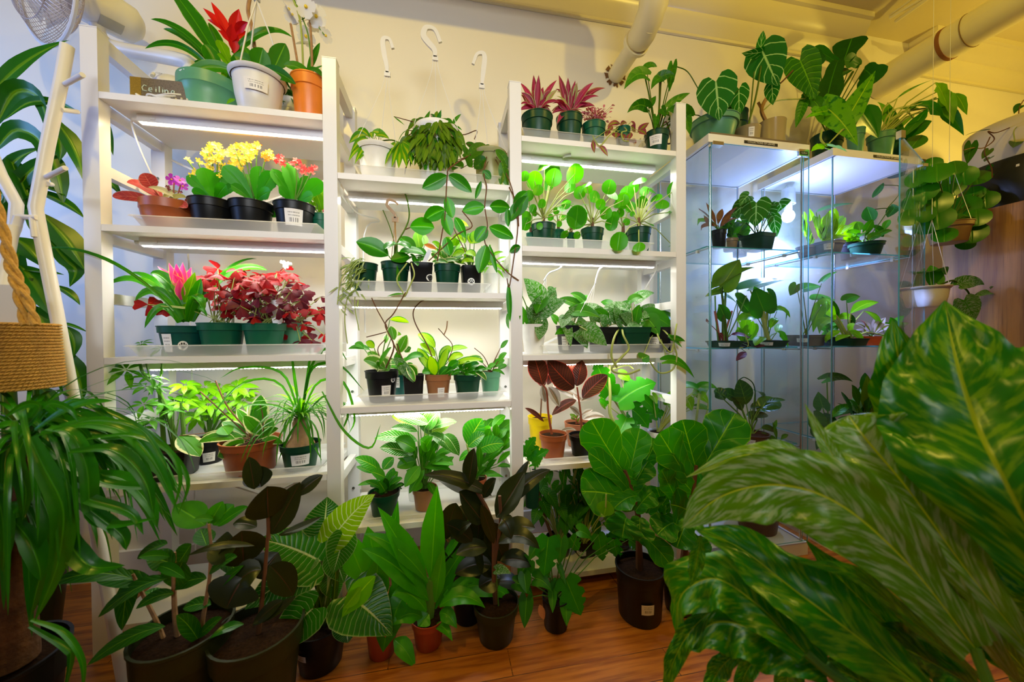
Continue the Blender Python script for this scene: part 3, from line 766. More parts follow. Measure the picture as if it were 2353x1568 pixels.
ORGF = plain('orange_petals', (.90, .38, .02), .5, trans=.3)
REDF = plain('coral_petals', (.85, .06, .07), .5, trans=.3)
WHF = plain('white_petals', (.88, .88, .86), .45, trans=.3)
PURF = plain('purple_petals', (.42, .03, .62), .5, trans=.3)
PNKF = LM('pink_bracts', (.80, .03, .22), (.92, .10, .30), edge=(.7, .6, .12), ew=.12, trans=.35, rough=.4)
REDB = LM('red_bracts', (.60, .005, .008), (.80, .02, .015), trans=.3, rough=.4)
BROM = LM('bromeliad_leaf', (.01, .13, .02), (.04, .30, .02), vein=(.08, .36, .03), vw=.08, edge=(.10, .36, .05), ew=.08, rough=.3)
VEIN = LM('leaf_white_veined', (.008, .15, .02), (.02, .26, .03), vein=(.45, .66, .20), vw=.07, sv=5, svw=.10, svk=.9, rough=.4)
BIRK = LM('leaf_cream_striped', (.01, .10, .015), (.03, .22, .02), vein=(.55, .68, .28), vw=.05, sv=14, svw=.10, svk=.6, edge=(.45, .62, .2), ew=.02, ejag=.0, rough=.25, sheen=.7)
BIRKL = LM('leaf_lime_cream_striped', (.12, .36, .02), (.24, .50, .04), vein=(.62, .74, .32), vw=.05, sv=13, svw=.2, svk=.6, rough=.25)
RUBB = LM('rubber_leaf_burgundy', (.007, .013, .012), (.018, .028, .022), vein=(.07, .025, .012), vw=.035, back=(.055, .018, .010), rough=.32, sheen=.6, trans=.06)
RUBR = LM('rubber_leaf_russet', (.035, .010, .006), (.075, .022, .010), vein=(.35, .05, .02), vw=.04, edge=(.6, .06, .04), ew=.05, ejag=.02, rough=.3, trans=.10, sv=12, svw=.06)
RUBV = LM('rubber_leaf_variegated', (.30, .28, .24), (.50, .46, .40), vein=(.45, .2, .15), vw=.05, cen=(.16, .13, .07), cw=.35, rough=.3, trans=.25)
HOYV = LM('hoya_cream_edged', (.02, .15, .02), (.06, .28, .03), edge=(.72, .74, .35), ew=.22, ejag=.15, back=(.40, .48, .30), rough=.35)
HOYL = LM('hoya_lime', (.14, .42, .02), (.34, .62, .03), edge=(.05, .26, .03), ew=.25, ejag=.2, trans=.4)
HOY = LM('hoya_green', (.012, .15, .015), (.03, .26, .02), vein=(.09, .36, .04), vw=.035, cen=(.06, .36, .02), cw=.12, rough=.33, sheen=.6)
SCIN = LM('scindapsus_silver', (.015, .13, .025), (.05, .24, .04), mott=(.26, .38, .22), mf=.48, streak=True, vein=(.03, .2, .03), vw=.05, rough=.45)
PILM = LM('pilea_leaf', (.03, .26, .01), (.08, .42, .015), vein=(.16, .52, .05), vw=.03, rough=.3, trans=.38)
FIDM = LM('fiddle_leaf', (.010, .16, .015), (.03, .27, .02), vein=(.22, .52, .10), vw=.035, sv=5, svw=.045, svk=.8, edge=(.25, .5, .12), ew=.015, ejag=0, rough=.32, sheen=.6)
DRAC = LM('dracaena_leaf', (.02, .24, .012), (.07, .42, .02), vein=(.12, .48, .03), vw=.06, stripes=None, rough=.33, sheen=.6)
CORN = LM('corn_plant_leaf', (.006, .085, .012), (.02, .17, .015), vein=(.12, .30, .03), vw=.22, cen=(.07, .24, .02), cw=.15, rough=.3, sheen=.7, trans=.2)
STRP = LM('strap_leaf', (.006, .10, .008), (.025, .24, .012), vein=(.05, .30, .02), vw=.10, rough=.28, sheen=.8, trans=.2)
TRAD = LM('boat_lily_leaf', (.18, .012, .03), (.42, .03, .09), vein=(.60, .08, .20), vw=.12, edge=(.45, .50, .22), ew=.14, ejag=.1, back=(.50, .03, .13), trans=.25)
ZEB = LM('inch_plant_leaf', (.22, .03, .05), (.35, .06, .09), vein=(.12, .16, .04), vw=.1, cen=(.30, .34, .16), cw=.25, back=(.45, .06, .22), trans=.3)
VARI = LM('spider_variegated', (.04, .16, .02), (.08, .28, .03), cen=(.5, .58, .25), cw=.35, ejag=.05, trans=.3)
BLUG = LM('leaf_blue_green', (.008, .07, .045), (.02, .14, .07), vein=(.10, .26, .16), vw=.05, sv=6, svw=.1, rough=.28, sheen=.8, trans=.15)
FICA = LM('rubber_bush_leaf', (.008, .085, .012), (.02, .15, .018), vein=(.16, .40, .08), vw=.05, sv=7, svw=.06, svk=.8, rough=.4, trans=.15)
ANTH = LM('velvet_anthurium_leaf', (.004, .13, .03), (.010, .20, .05), vein=(.40, .70, .25), vw=.07, sv=4, svw=.14, svk=1.1, rough=.5)
PMARB = LM('marbled_philodendron', (.06, .32, .012), (.16, .50, .02), vein=(.42, .70, .12), vw=.06, mott=(.02, .20, .015), mf=.56, ms=45, trans=.3)
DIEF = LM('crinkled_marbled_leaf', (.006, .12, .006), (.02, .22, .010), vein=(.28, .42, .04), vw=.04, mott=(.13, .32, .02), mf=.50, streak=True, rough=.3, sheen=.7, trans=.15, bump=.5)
MONS = LM('monstera_leaf', (.012, .17, .012), (.035, .33, .015), vein=(.10, .40, .04), vw=.05, rough=.32, sheen=.6)


def tray(key, p0, p1, label, h=.033, y0=.012, y1=.25, rowY=None):
    z = SHL[key]; X0 = W(p0, 784, y0)[0]; X1 = W(p1, 784, y0)[0]; m = MB(); i = .022; t = z+.0005
    def ring(d, zz): return [(X0+d, y0+d*.5, zz), (X1-d, y0+d*.5, zz), (X1-d, y1-d*.5, zz), (X0+d, y1-d*.5, zz), (X0+d, y0+d*.5, zz)]
    m.quad_grid([ring(i, t), ring(0.004, t+h*.9), ring(-.002, t+h), ring(-.006, t+h-.003)], sm=False)
    m.poly([(X0+i, y0+i*.5, t), (X1-i, y0+i*.5, t), (X1-i, y1-i*.5, t), (X0+i, y1-i*.5, t)])
    return single('plant_tray', label, 'tray', m, TRAYM, ((X0+X1)/2, (y0+y1)/2, t), 'frosted plastic plant trays')
for a in (('a1', 305, 730, 'frosted tray under the kalanchoe pots'), ('a2', 290, 745, 'frosted tray under the red oxalis pots'), ('a3', 350, 738, 'wide frosted tray under the ponytail palm and terracotta pot', .025),
          ('b0', 822, 1150, 'frosted tray under the white hanging baskets'), ('b1', 815, 1125, 'frosted tray below the two paw-stickered black pots and hoyas'), ('b2', 820, 1160, 'frosted tray under the small brown pot, middle bay'), ('b3', 828, 1165, 'dirty frosted tray on the lowest lit middle shelf', .022),
          ('c0', 1200, 1478, 'frosted tray under the purple boat lilies'), ('c1', 1205, 1500, 'frosted tray under the pileas'), ('c2', 1250, 1545, 'frosted tray under the silvery vines'), ('c3', 1240, 1515, 'frosted tray under the rubber plant seedlings', .02)):
    tray(*a)

# ================================================================== LEFT BAY
# ---- top shelf
p = Pot('potted_bromeliad', 'red-flowered bromeliad with arching leaves in a wide sage-green pot, top left shelf', 490, 176, 244, 128, 'a0', .13, 'bowl', 'sage', taper=.88, lab=(-.95, .8, .95, .25), tray=False)
p.fo(BROM, 'strap', lv=[(492, 148, 346, 44, 20, 22, 0), (488, 150, 375, 66, 16, 16, .03), (485, 160, 333, 112, 15, 32, -.02), (495, 125, 398, -20, 38, 6, .05), (512, 125, 480, 52, 24, 3, 0), (538, 125, 672, 86, 22, 30, 0), (532, 163, 421, 183, 32, 16, -.06),
      (500, 160, 468, 102, 32, 5, -.02), (500, 165, 446, 142, 16, 4, 0), (525, 165, 570, 120, 22, 5, 0), (520, 165, 540, 190, 26, 5, -.04)], pet=0, fold=.35, face=.6)
p.fo(LG, 'obov', lv=[(530, 150, 503, 92, 28, 0), (525, 160, 510, 120, 30), (540, 172, 515, 180, 24)], pet=0)
p.fo(REDB, 'lance', lv=[(530, 88, 485, 4, 20, 2), (527, 88, 466, 18, 20, 4), (524, 75, 476, 45, 12, 4), (535, 85, 549, 20, 27, 0, -.03), (540, 80, 571, 52, 18, 6), (540, 92, 575, 80, 16, 6), (528, 98, 500, 70, 13, 4), (530, 95, 533, 54, 20, 0, -.04), (537, 122, 532, 76, 22, 0, -.02), (537, 122, 545, 76, 20, 0, 0)], name='flower', pet=0, fold=.5, face=.8).done()
p = Pot('hanging_basket_plant', 'glossy oval-leaved plant in a white flared hanging pot with three white hangers, top left shelf', 594, 158, 248, 112, 'a0', .055, 'hang', PLW, lab=(-.1, .4, .66, .9), tray=False)
p.fo(GR, 'oval', lv=[(588, 158, 538, 128, 32, 4, -.02), (592, 158, 604, 110, 42, 0, -.02), (604, 155, 618, 122, 18, 2, 0), (628, 160, 656, 100, 40, 0, .01), (600, 158, 680, 194, 26, 8, -.03), (570, 158, 520, 190, 22, 6, .03), (590, 160, 560, 105, 22, 0, .05), (610, 160, 640, 120, 24, 0, .06)], face=.7)
hk = W(590, 0, p.Y+.0)
hb = MB()
for a in (.3, 2.4, 4.5):
    q = p.base+A3([math.cos(a)*p.r*.95, math.sin(a)*p.r*.95, p.h*.96]); hb.tube([q, q*.45+hk*.55+A3([math.cos(a)*.006, math.sin(a)*.006, 0]), hk], .0022, 6)
hb.box(hk[0]-.008, hk[1]-.005, hk[2]-.004, hk[0]+.008, hk[1]+.005, hk[2]+.022)
hb.tube(smooth([hk+UP*.02, hk+UP*.05, hk+A3([.015, 0, .085]), hk+A3([.04, 0, .08]), hk+A3([.045, 0, .05])]), .004, 8)
obj('hanger', hb, PLW, p.root); p.done()
p = Pot('potted_orchid', 'white moth orchid with bamboo stakes in an orange pot, top left shelf', 713, 172, 260, 80, 'a0', .085, 'round', 'orange', tray=False, lab=None)
p.fo(GR, 'oval', lv=[(712, 170, 652, 150, 26, 6, -.02), (712, 172, 748, 150, 24, 3, .02), (700, 172, 742, 178, 22, 14, -.05), (705, 172, 735, 98, 14, 2, .03)], pet=0, face=.5)
p.stem([(668, 55), (676, 100), (688, 170)], 2.6, STEMT, 'stakes').stem([(712, 45), (716, 110), (718, 172)], 2.6, STEMT, 'stakes').stem([(697, 172), (694, 95), (688, 40), (672, -5)], 2.2, STEML)
p.stem([(575, -10, .06), (570, 25, .06), (578, 60, .06), (585, 110, .06)], 4, STEMT, 'stakes')
p.stem([(716, 150), (708, 80), (690, 30), (676, 0)], 1.5, STEMG).stem([(693, 45), (712, 38), (730, 60), (745, 80)], 1.2, STEMG)
p.flowers([(662, 22), (704, 16, 1.15), (727, 38, 1.15), (690, 52), (702, 84, 1.1), (697, 100, .8), (748, 82, .8), (672, 34, .9), (722, 62, .7)], 21, WHF, kind='obov', cup=.15, pw=1.0, eye=YELF).done()
p = Pot('small_trailing_plant', 'small dark trailing plant in a white pot behind the orange pot', 668, 225, 250, 40, 'a0', .2, 'round', 'white', tray=False)
p.fo(DG, 'oval', box=(640, 178, 695, 240), n=26, L=18, Wd=12, pet=.6).fo(LG, 'lance', lv=[(540, 228, 520, 240, 8), (560, 225, 545, 240, 8), (590, 240, 605, 222, 12), (560, 232, 580, 238, 7)], pet=.6, Yo=-.14).done()

# ---- kalanchoe shelf
KAL = LM('kalanchoe_leaf', (.012, .20, .01), (.04, .36, .015), vein=(.05, .32, .03), vw=.04, rough=.4, trans=.3)
p = Pot('potted_african_violet', 'dark red-leaved african violet with purple flowers in a low terracotta bowl', 391, 459, 493, 104, 'a1', .09, 'bowl', 'terra', taper=.7, lab=(-.75, .25, .75, .5))
VIO = LM('violet_leaf_red', (.30, .02, .03), (.42, .05, .05), vein=(.55, .14, .12), vw=.05, sv=6, svw=.09, edge=(.45, .45, .40), ew=.05, ejag=0, rough=.6, trans=.15)
VIG = LM('violet_leaf_grey', (.24, .24, .15), (.34, .34, .22), vein=(.4, .3, .22), vw=.06, rough=.6, trans=.15)
p.fo(VIO, 'round', lv=[(360, 452, 292, 418, 34, 8, -.03), (350, 432, 330, 398, 36, 0, -.04), (345, 462, 259, 452, 26, 5, -.05), (370, 455, 318, 425, 26, 8, .04), (400, 468, 430, 478, 22, 4, -.05), (425, 470, 448, 455, 16, 3, 0), (430, 475, 452, 480, 20, 2, .02)], pm=STEMR, face=.6)
p.fo(VIG, 'oval', lv=[(410, 458, 340, 430, 16, 6, -.03), (385, 462, 428, 455, 18, 6, -.03), (375, 455, 410, 440, 14, 4, .03)], pm=STEMR)
p.flowers([(393, 412, 1.1), (404, 422, 1.1), (413, 415, 1), (420, 428, .9), (398, 424, .8)], 12, PURF, eye=YELF).stem([(398, 460), (400, 420)], 1.3, STEMR).stem([(405, 460), (415, 425)], 1.3, STEMR)
p.flowers([(385, 430, .5), (388, 436, .5), (415, 442, .5), (412, 448, .4)], 9, MARO).done()
def kal(label, cx, ry, by, w, lv, fl, mats, lab=None, fr=5, stems=()):
    p = Pot('potted_kalanchoe', label, cx, ry, by, w, 'a1', .085, 'round', 'black', lab=lab, group=None)
    p.fo(KAL, 'scal', lv=lv, pet=0, face=.75, fold=.12)
    for (x, y) in stems: p.stem([(cx, ry), ((cx+x)/2+3, (ry+y)/2), (x, y)], 1.5, STEMG)
    for mat, pts in zip(mats, fl): p.flowers(pts, fr, mat, petals=4, dd=.035, Yo=.01)
    return p
R2 = random.Random(11)
def cloud(x0, y0, x1, y1, n): return [((x0+x1)/2+(x1-x0)/2*math.sqrt(R2.random())*math.cos(a), (y0+y1)/2+(y1-y0)/2*math.sqrt(R2.random())*math.sin(a)) for a in [R2.uniform(0, 6.28) for _ in range(n)]]
kal('yellow-flowered kalanchoe in the leftmost of the three black pots', 489, 456, 500, 90, [(490, 458, 466, 385, 42, 4, -.03), (500, 455, 508, 396, 32, 2, .0), (484, 458, 428, 405, 26, 6, -.02), (498, 458, 545, 425, 26, 4, -.02), (480, 458, 440, 440, 22, 4, -.04), (505, 458, 540, 395, 26, 2, .05), (495, 460, 520, 425, 28, 3, -.05)],
    [cloud(465, 328, 518, 372, 80)+cloud(475, 355, 520, 410, 36)+cloud(525, 390, 555, 415, 16), [(430, 365), (437, 372), (455, 368), (462, 375), (448, 392), (440, 402), (447, 398), (470, 378)]], [YELF, YELF], fr=6, stems=((485, 350), (500, 360), (455, 375), (432, 370), (475, 350), (510, 370))).done()
kal('yellow and orange kalanchoe in the middle of the three black pots', 579, 461, 505, 88, [(580, 460, 512, 382, 40, 6, -.04), (590, 458, 598, 382, 36, 2, 0), (592, 460, 630, 395, 36, 3, -.02), (578, 462, 530, 425, 24, 4, -.05), (590, 462, 622, 440, 28, 4, -.05), (585, 460, 560, 400, 30, 2, .04)],
    [cloud(520, 330, 590, 375, 85)+cloud(525, 365, 560, 395, 24), cloud(545, 330, 580, 350, 16)+cloud(580, 328, 600, 342, 12)+cloud(598, 345, 628, 370, 22)], [YELF, ORGF], fr=6, stems=((540, 345), (560, 345), (590, 345), (612, 355), (575, 360))).done()
kal('coral-flowered kalanchoe with a price label, rightmost of the three black pots', 677, 464, 516, 84, [(672, 462, 625, 388, 32, 4, -.02), (678, 460, 660, 375, 38, 2, 0), (692, 463, 742, 418, 36, 5, -.03), (685, 464, 708, 405, 26, 2, .02), (668, 464, 640, 430, 24, 3, -.05), (690, 464, 720, 450, 26, 3, -.05), (640, 470, 625, 500, 20, 2, .02)],
    [cloud(628, 358, 655, 375, 16)+cloud(668, 364, 690, 388, 16)+cloud(690, 382, 706, 400, 12)+cloud(710, 380, 730, 400, 12)+cloud(645, 375, 655, 384, 5)], [REDF], lab=(-.05, .28, .75, .95), fr=5.5, stems=((642, 366), (680, 376), (700, 392), (718, 390))).done()
p = Pot('small_flowering_plant', 'small green-potted flowering plant half behind the second shelf post', 738, 492, 528, 50, 'a1', .13, 'round', 'jade')
p.fo(LG, 'scal', box=(705, 425, 750, 490), n=12, L=32, Wd=20).flowers([(739, 430), (742, 436), (736, 440), (741, 482), (743, 488)], 5, REDF, petals=4).done()

# ---- oxalis shelf
p = Pot('potted_bromeliad', 'pink-flowered bromeliad with long lime leaves in a teal pot with a paw sticker', 421, 749, 793, 90, 'a2', .09, 'round', 'teal', lab=(-.75, .1, .72, .5), paw=(-.02, .32, .014))
p.fo(BROM, 'strap', lv=[(418, 735, 250, 652, 24, 42, -.03), (420, 735, 310, 692, 24, 42, -.05), (412, 735, 296, 628, 26, 30, .03), (412, 742, 332, 755, 18, 42, -.06), (425, 735, 335, 640, 22, 20, .05), (418, 700, 345, 628, 30, 20, -.03), (432, 735, 615, 622, 28, 45, .0), (438, 738, 462, 640, 30, 2, -.05), (432, 738, 470, 715, 26, 42, -.08),
      (440, 738, 500, 660, 24, 20, .04), (440, 735, 590, 595, 16, 35, .06), (400, 715, 85, 572, 9, 48, -.10), (430, 740, 476, 728, 14, 25, -.04), (425, 735, 405, 640, 30, 5, .04), (425, 740, 345, 718, 14, 12, .05)], pet=0, fold=.35, face=.6)
p.fo(LG, 'lance', lv=[(425, 700, 448, 625, 26, 0, -.02), (420, 700, 395, 628, 22, 0, -.02), (422, 710, 470, 640, 20, 4, .02)], pet=0, name='bracts')
p.fo(PNKF, 'lance', lv=[(418, 660, 362, 612, 15, 0), (415, 670, 388, 604, 18, 0), (414, 670, 405, 606, 20, 0, -.03), (418, 668, 420, 603, 18, 0, -.02), (422, 672, 440, 614, 16, 2), (414, 655, 397, 630, 20, 0, -.04), (416, 690, 412, 640, 20, 0, -.03), (420, 690, 427, 640, 18, 0, -.01)], pet=0, name='flower', face=.9, fold=.4).done()
def oxal(label, cx, ry, by, w, Y, n, box, mats, r=17, extra=(), seed=1, lab=None, stk=None):
    p = Pot('potted_oxalis', label, cx, ry, by, w, 'a2', Y, 'round', 'jade' if Y < .15 else 'sage', lab=lab, stk=stk); rr = random.Random(seed)
    x0, y0, x1, y1 = box; pts = list(extra)
    while len(pts) < n+len(extra):
        x, y = rr.uniform(x0, x1), rr.uniform(y0, y1)
        if ((x-(x0+x1)/2)/((x1-x0)/2))**2+((y-(y0+y1)/2)/((y1-y0)/2))**2 < 1.1: pts.append((x, y))
    for i, (x, y) in enumerate(pts):
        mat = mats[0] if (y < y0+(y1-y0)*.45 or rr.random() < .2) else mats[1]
        mb = p._mb('foliage', mat); Yl = min(Y+rr.uniform(-.07, .05), .3); c = W(x, y, Yl); R_ = r*rr.uniform(.8, 1.25)/p.s
        ax = nrm(UP*.8+camdir(c)*.7+A3([rr.uniform(-.5, .5) for _ in range(3)])); u = nrm(np.cross(ax, A3([.3, .9, .2]))); v = np.cross(ax, u); ph = rr.random()*6
        for k in range(3):
            a = ph+k*2.094; d = u*math.cos(a)+v*math.sin(a); leafcurve(mb, [c, c+d*R_*.5-ax*R_*.05, c+d*R_-ax*R_*.35], R_*1.25, 'tri', ax, -.25, N=4, M=1)
        o = p.crown()+A3([rr.uniform(-.5, .5)*p.r, rr.uniform(-.5, .5)*p.r, 0]); p._mb('stems', STEML).tube([o, (o+c)/2+UP*.012*rr.uniform(-1, 2)+A3([rr.uniform(-.008, .008), 0, 0]), c], 1.0/p.s, 4, cap=False)
    return p
oxal('bright crimson oxalis in the left green pot beside the pink bromeliad', 511, 742, 792, 92, .09, 26, (462, 615, 590, 715), (CRIM, CRIM), 18, seed=3, extra=[(340, 700), (378, 702), (470, 640), (500, 630), (490, 655)]).done()
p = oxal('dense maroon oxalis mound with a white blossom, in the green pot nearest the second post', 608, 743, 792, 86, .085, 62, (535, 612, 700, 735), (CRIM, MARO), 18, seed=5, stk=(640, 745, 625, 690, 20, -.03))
p.flowers([(650, 604), (664, 606), (657, 612)], 7, WHF).done()
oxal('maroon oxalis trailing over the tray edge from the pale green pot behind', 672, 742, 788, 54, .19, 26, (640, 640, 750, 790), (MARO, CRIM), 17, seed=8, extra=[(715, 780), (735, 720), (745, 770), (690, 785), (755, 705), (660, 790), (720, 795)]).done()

# ---- ponytail palm shelf
p = Pot('potted_umbrella_plant', 'tall umbrella plant with whorled leaflets in a black square pot', 398, 1038, 1094, 86, 'a3', .08, 'square', 'black', taper=.85)
p.whorl(LM('umbrella_leaf', (.03, .20, .02), (.08, .34, .03), vein=(.14, .42, .05), vw=.06), [(325, 790, 24, -.03, 345, 870), (372, 803, 26, -.03, 372, 860), (290, 850, 44, -.04, 350, 880), (345, 868, 36, -.03, 372, 900), (335, 888, 42, -.05, 375, 900), (362, 890, 28, -.04, 372, 920), (330, 930, 36, -.04, 385, 940), (372, 930, 40), (345, 965, 40, -.03, 390, 970), (320, 985, 30, -.02), (400, 925, 38, .04), (395, 945, 30, -.02)], 7, .23)
p.whorl(LG, [(425, 885, 40, .06), (420, 925, 38, .03, 425, 990), (440, 955, 36, .05)], 7, .3)
p.stem([(378, 1040), (372, 960), (366, 900)], [5, 4, 3]).stem([(408, 1040), (392, 970), (360, 890), (325, 850), (322, 792)], [6, 5, 3.5, 3, 2]).stem([(425, 1030), (418, 960), (415, 925)], [4, 3, 2]).stem([(366, 900), (372, 830), (374, 803)], 1.8)
p.done()
p = Pot('potted_umbrella_plant', 'bright lime umbrella plant in a black pot at the back, behind the cream-edged hoya', 480, 1012, 1054, 66, 'a3', .2, 'round', 'black', lab=(0, .1, .5, .8))
p.whorl(LG, [(470, 890, 46), (445, 905, 34), (505, 895, 40), (545, 890, 40), (480, 930, 42), (520, 925, 36), (560, 920, 36), (500, 955, 34), (455, 960, 40), (540, 955, 32), (570, 900, 28)], 8, .28, pet=1.2).stem([(485, 1015), (480, 940)], 3).done()
p = Pot('potted_hoya', 'cream-edged hoya with large drooping leaves in a wide terracotta pot', 578, 1018, 1084, 120, 'a3', .085, 'round', 'terra', taper=.78)
p.fo(HOYV, 'oval', lv=[(412, 1002, 460, 1050, 46, 4, -.06), (540, 1010, 455, 1018, 26, 10, -.04), (560, 1010, 500, 1050, 42, -4, -.06), (560, 1005, 465, 1002, 22, 6, -.02), (565, 1000, 510, 970, 30, 3, .02), (578, 985, 545, 940, 24, 0, .03), (590, 990, 600, 908, 42, 2, .02), (600, 1000, 560, 955, 32, 0, -.03), (585, 1010, 640, 985, 24, 4, .0), (600, 1015, 650, 1020, 22, 6, -.03), (590, 975, 572, 930, 22, 0, .05), (560, 1020, 545, 1045, 26, 0, -.08), (575, 1012, 495, 990, 24, 5, .05), (610, 1000, 625, 960, 26, 0, .04)], pm=STEMB, face=.7, fold=.1)
p.fo(GR, 'oval', lv=[(510, 980, 525, 1000, 34, 0, -.02), (590, 1010, 610, 1000, 20)])
p.stem([(590, 1015), (560, 980), (520, 930), (495, 875)], 1.5, STEMB).stem([(600, 1015), (570, 1000), (520, 955), (460, 900)], 1.3, STEMB).stem([(605, 1015), (604, 960), (598, 930)], 1.2, STEMB).done()
p = Pot('potted_ponytail_palm', 'ponytail palm with a swollen bark-covered base and curly leaves in a small labelled green pot', 691, 1024, 1076, 84, 'a3', .075, 'round', 'green', lab=(-.02, .25, .68, 1.0))
b0 = p.crown(.9); m = MB(); sc = 1/p.s
m.lathe(b0, [(30*sc, 0), (27*sc, 8*sc), (19*sc, 20*sc), (15*sc, 36*sc), (16*sc, 52*sc), (12*sc, 62*sc), (5*sc, 68*sc), (0, 70*sc)], 20); obj('swollen_trunk', m, STEMT, p.root)
p.fountain(GR, 60, (.13, .26), .0065, (690, 965), el=(.1, 1.35), droop=2.6)
p.fountain(LG, 30, (.10, .19), .007, (692, 962), el=(.6, 1.5), droop=1.6)
for q in ([(690, 965), (640, 880), (560, 880), (500, 940), (490, 980)], [(690, 965), (650, 860), (560, 845), (505, 870)], [(692, 962), (715, 850), (780, 840), (838, 900)], [(692, 962), (730, 880), (790, 880), (815, 960), (800, 1000)], [(692, 962), (720, 830), (765, 800), (820, 830)], [(690, 965), (640, 935), (580, 930), (540, 945)],
          [(692, 965), (750, 910), (800, 950), (760, 1030)], [(690, 965), (715, 1010), (740, 1060)], [(690, 965), (660, 1000), (640, 1060)], [(692, 962), (710, 860), (714, 790)], [(692, 962), (672, 850), (670, 800)], [(740, 900, -.05), (790, 990, -.06), (850, 1030, -.06), (875, 975, -.06)]):
    p.rib(GR, q, 6.5, Y=.05)
p.done()
#SHOW
# ================================================================== MIDDLE BAY
def hook(P, base, top, tip, w=5, mat=PLW, wires=((-1, 0), (0, .8), (1, 0)), dy=0., spread=None):
    """hanging-basket hook: px points base (where the wires join), top of the bend, tip of the hook"""
    Y = P.Y+dy; b = W(base[0], base[1], Y); m = MB(); side = 1 if tip[0] > top[0] else -1
    x0 = base[0]; r = abs(tip[0]-top[0])
    pts = [base, (base[0]-side*2, base[1]*.75+top[1]*.25), (top[0]*.6+base[0]*.4-side*r*.35, top[1]*.5+base[1]*.5), (top[0]-side*r*.55, top[1]+r*.75), (top[0]-side*r*.3, top[1]+r*.05), (top[0]+side*r*.5, top[1]+r*.25), (tip[0], tip[1])]
    pp = smooth([W(x, y, Y) for x, y in pts]); n = len(pp)
    rows = []
    for i, q in enumerate(pp):
        t = nrm(pp[min(i+1, n-1)]-pp[max(i-1, 0)]); sd = nrm(np.cross(t, A3([0, 1., 0]))); ww = w/P.s*(.65+.45*math.sin(min(1, i/n*1.3)*math.pi))
        rows.append([q-sd*ww-A3([0, .004, 0]), q+sd*ww-A3([0, .004, 0]), q+sd*ww+A3([0, .004, 0]), q-sd*ww+A3([0, .004, 0]), q-sd*ww-A3([0, .004, 0])])
    m.quad_grid(rows, sm=False); m.poly(rows[0][:4]); m.poly(rows[-1][:4][::-1])
    m.box(b[0]-.010, b[1]-.004, b[2]-.012, b[0]+.010, b[1]+.004, b[2]+.004)
    for dx, dz in wires:
        q = P.base+A3([dx*P.r*.96, (-.5+dz*1.2)*P.r*.9, P.h*.97]); st = b+A3([dx*.007, 0, -.010])
        m.tube(smooth([st, st*.75+q*.25+A3([-dx*.006, 0, 0]), q]), .0011, 5)
    obj('hanger', m, mat, P.root)
p = Pot('hanging_basket_plant', 'striped spider-like plant in a white hanging basket, left of three on the middle bay top', 868, 330, 375, 92, 'b0', .12, 'hang', 'white', group=None)
hook(p, (890, 168), (888, 88), (903, 112), 5)
STR = LM('pinstriped_leaf', (.04, .24, .02), (.10, .36, .03), cen=(.35, .50, .06), cw=.3, ejag=.02, trans=.3)
p.fo(STR, 'lance', lv=[(850, 325, 800, 372, 16, 12, -.05), (848, 322, 806, 352, 16, 12, -.05), (852, 330, 815, 378, 14, 10, -.06), (855, 330, 826, 368, 16, 4, -.05), (842, 312, 802, 330, 20, 8, -.02), (850, 305, 855, 318, 16, 3, 0), (822, 300, 850, 318, 24, 6, 0), (856, 302, 892, 318, 18, 4, 0), (862, 312, 895, 320, 16, 5, -.03), (872, 295, 880, 318, 10, 0, 0),
      (915, 330, 884, 380, 15, 8, -.06), (918, 330, 900, 385, 14, 4, -.06), (920, 332, 916, 388, 16, 0, -.06), (922, 330, 935, 386, 18, 3, -.06), (925, 328, 948, 380, 18, 6, -.06), (925, 325, 952, 360, 14, 6, -.05), (915, 325, 898, 350, 18, 4, -.05), (840, 340, 818, 372, 12, 3, -.04)], pet=.8)
p.stem([(868, 325), (900, 322), (920, 330)], 1.5, OLIVE).done()
p = Pot('hanging_basket_plant', 'bushy small-leaved trailing plant over a white hanging basket, centre of the middle bay top', 1003, 282, 375, 100, 'b0', .15, 'hang', 'white')
hook(p, (1000, 132), (987, 63), (1012, 98), 6)
p.fo(OLIVE, 'lance', box=(925, 268, 1060, 390), n=110, L=30, Wd=11, pm=STEMB, pet=.8, dd=.05, Yo=-.03, droop=.5)
p.fo(DG, 'lance', box=(935, 285, 1050, 390), n=60, L=26, Wd=10, pm=STEMB, pet=.7, Yo=-.05, droop=.7)
p.fo(OLIVE, 'lance', box=(950, 285, 1058, 385), n=80, L=34, Wd=14, pm=STEMB, pet=.7, dd=.02, Yo=-.075, droop=.6)
p.fo(GR, 'lance', lv=[(975, 285, 988, 254, 14, 0), (990, 262, 1000, 280, 12), (1005, 285, 1014, 252, 12, 0), (1020, 278, 1042, 285, 14), (1040, 290, 1060, 262, 14, 4), (935, 300, 915, 325, 10, 4), (960, 275, 945, 292, 12), (1045, 292, 1062, 300, 10), (905, 268, 930, 288, 4, 0)], pm=STEMB, Yo=-.04)
for q in ([(1000, 300), (960, 330), (935, 380), (930, 400)], [(1010, 290), (1060, 310), (1095, 300), (1090, 320)], [(990, 300), (950, 350), (975, 395)], [(1005, 290), (940, 310), (915, 350)], [(1010, 300), (1050, 330), (1030, 350)]): p.stem(q, 1.1, STEMB)
p.done()
p = Pot('hanging_basket_plant', 'large-leaved hoya in an olive-tinted basket trailing past the right post, middle bay top', 1126, 342, 388, 78, 'b0', .13, 'hang', plain('translucent_olive_plastic', (.52, .50, .22), .35, trans=.35))
hook(p, (1107, 196), (1104, 122), (1087, 148), 5)
HOY2 = LM('hoya_spotted', (.02, .10, .015), (.05, .19, .025), mott=(.12, .28, .05), mf=.62, ms=120, vein=(.06, .2, .03), vw=.05, rough=.35)
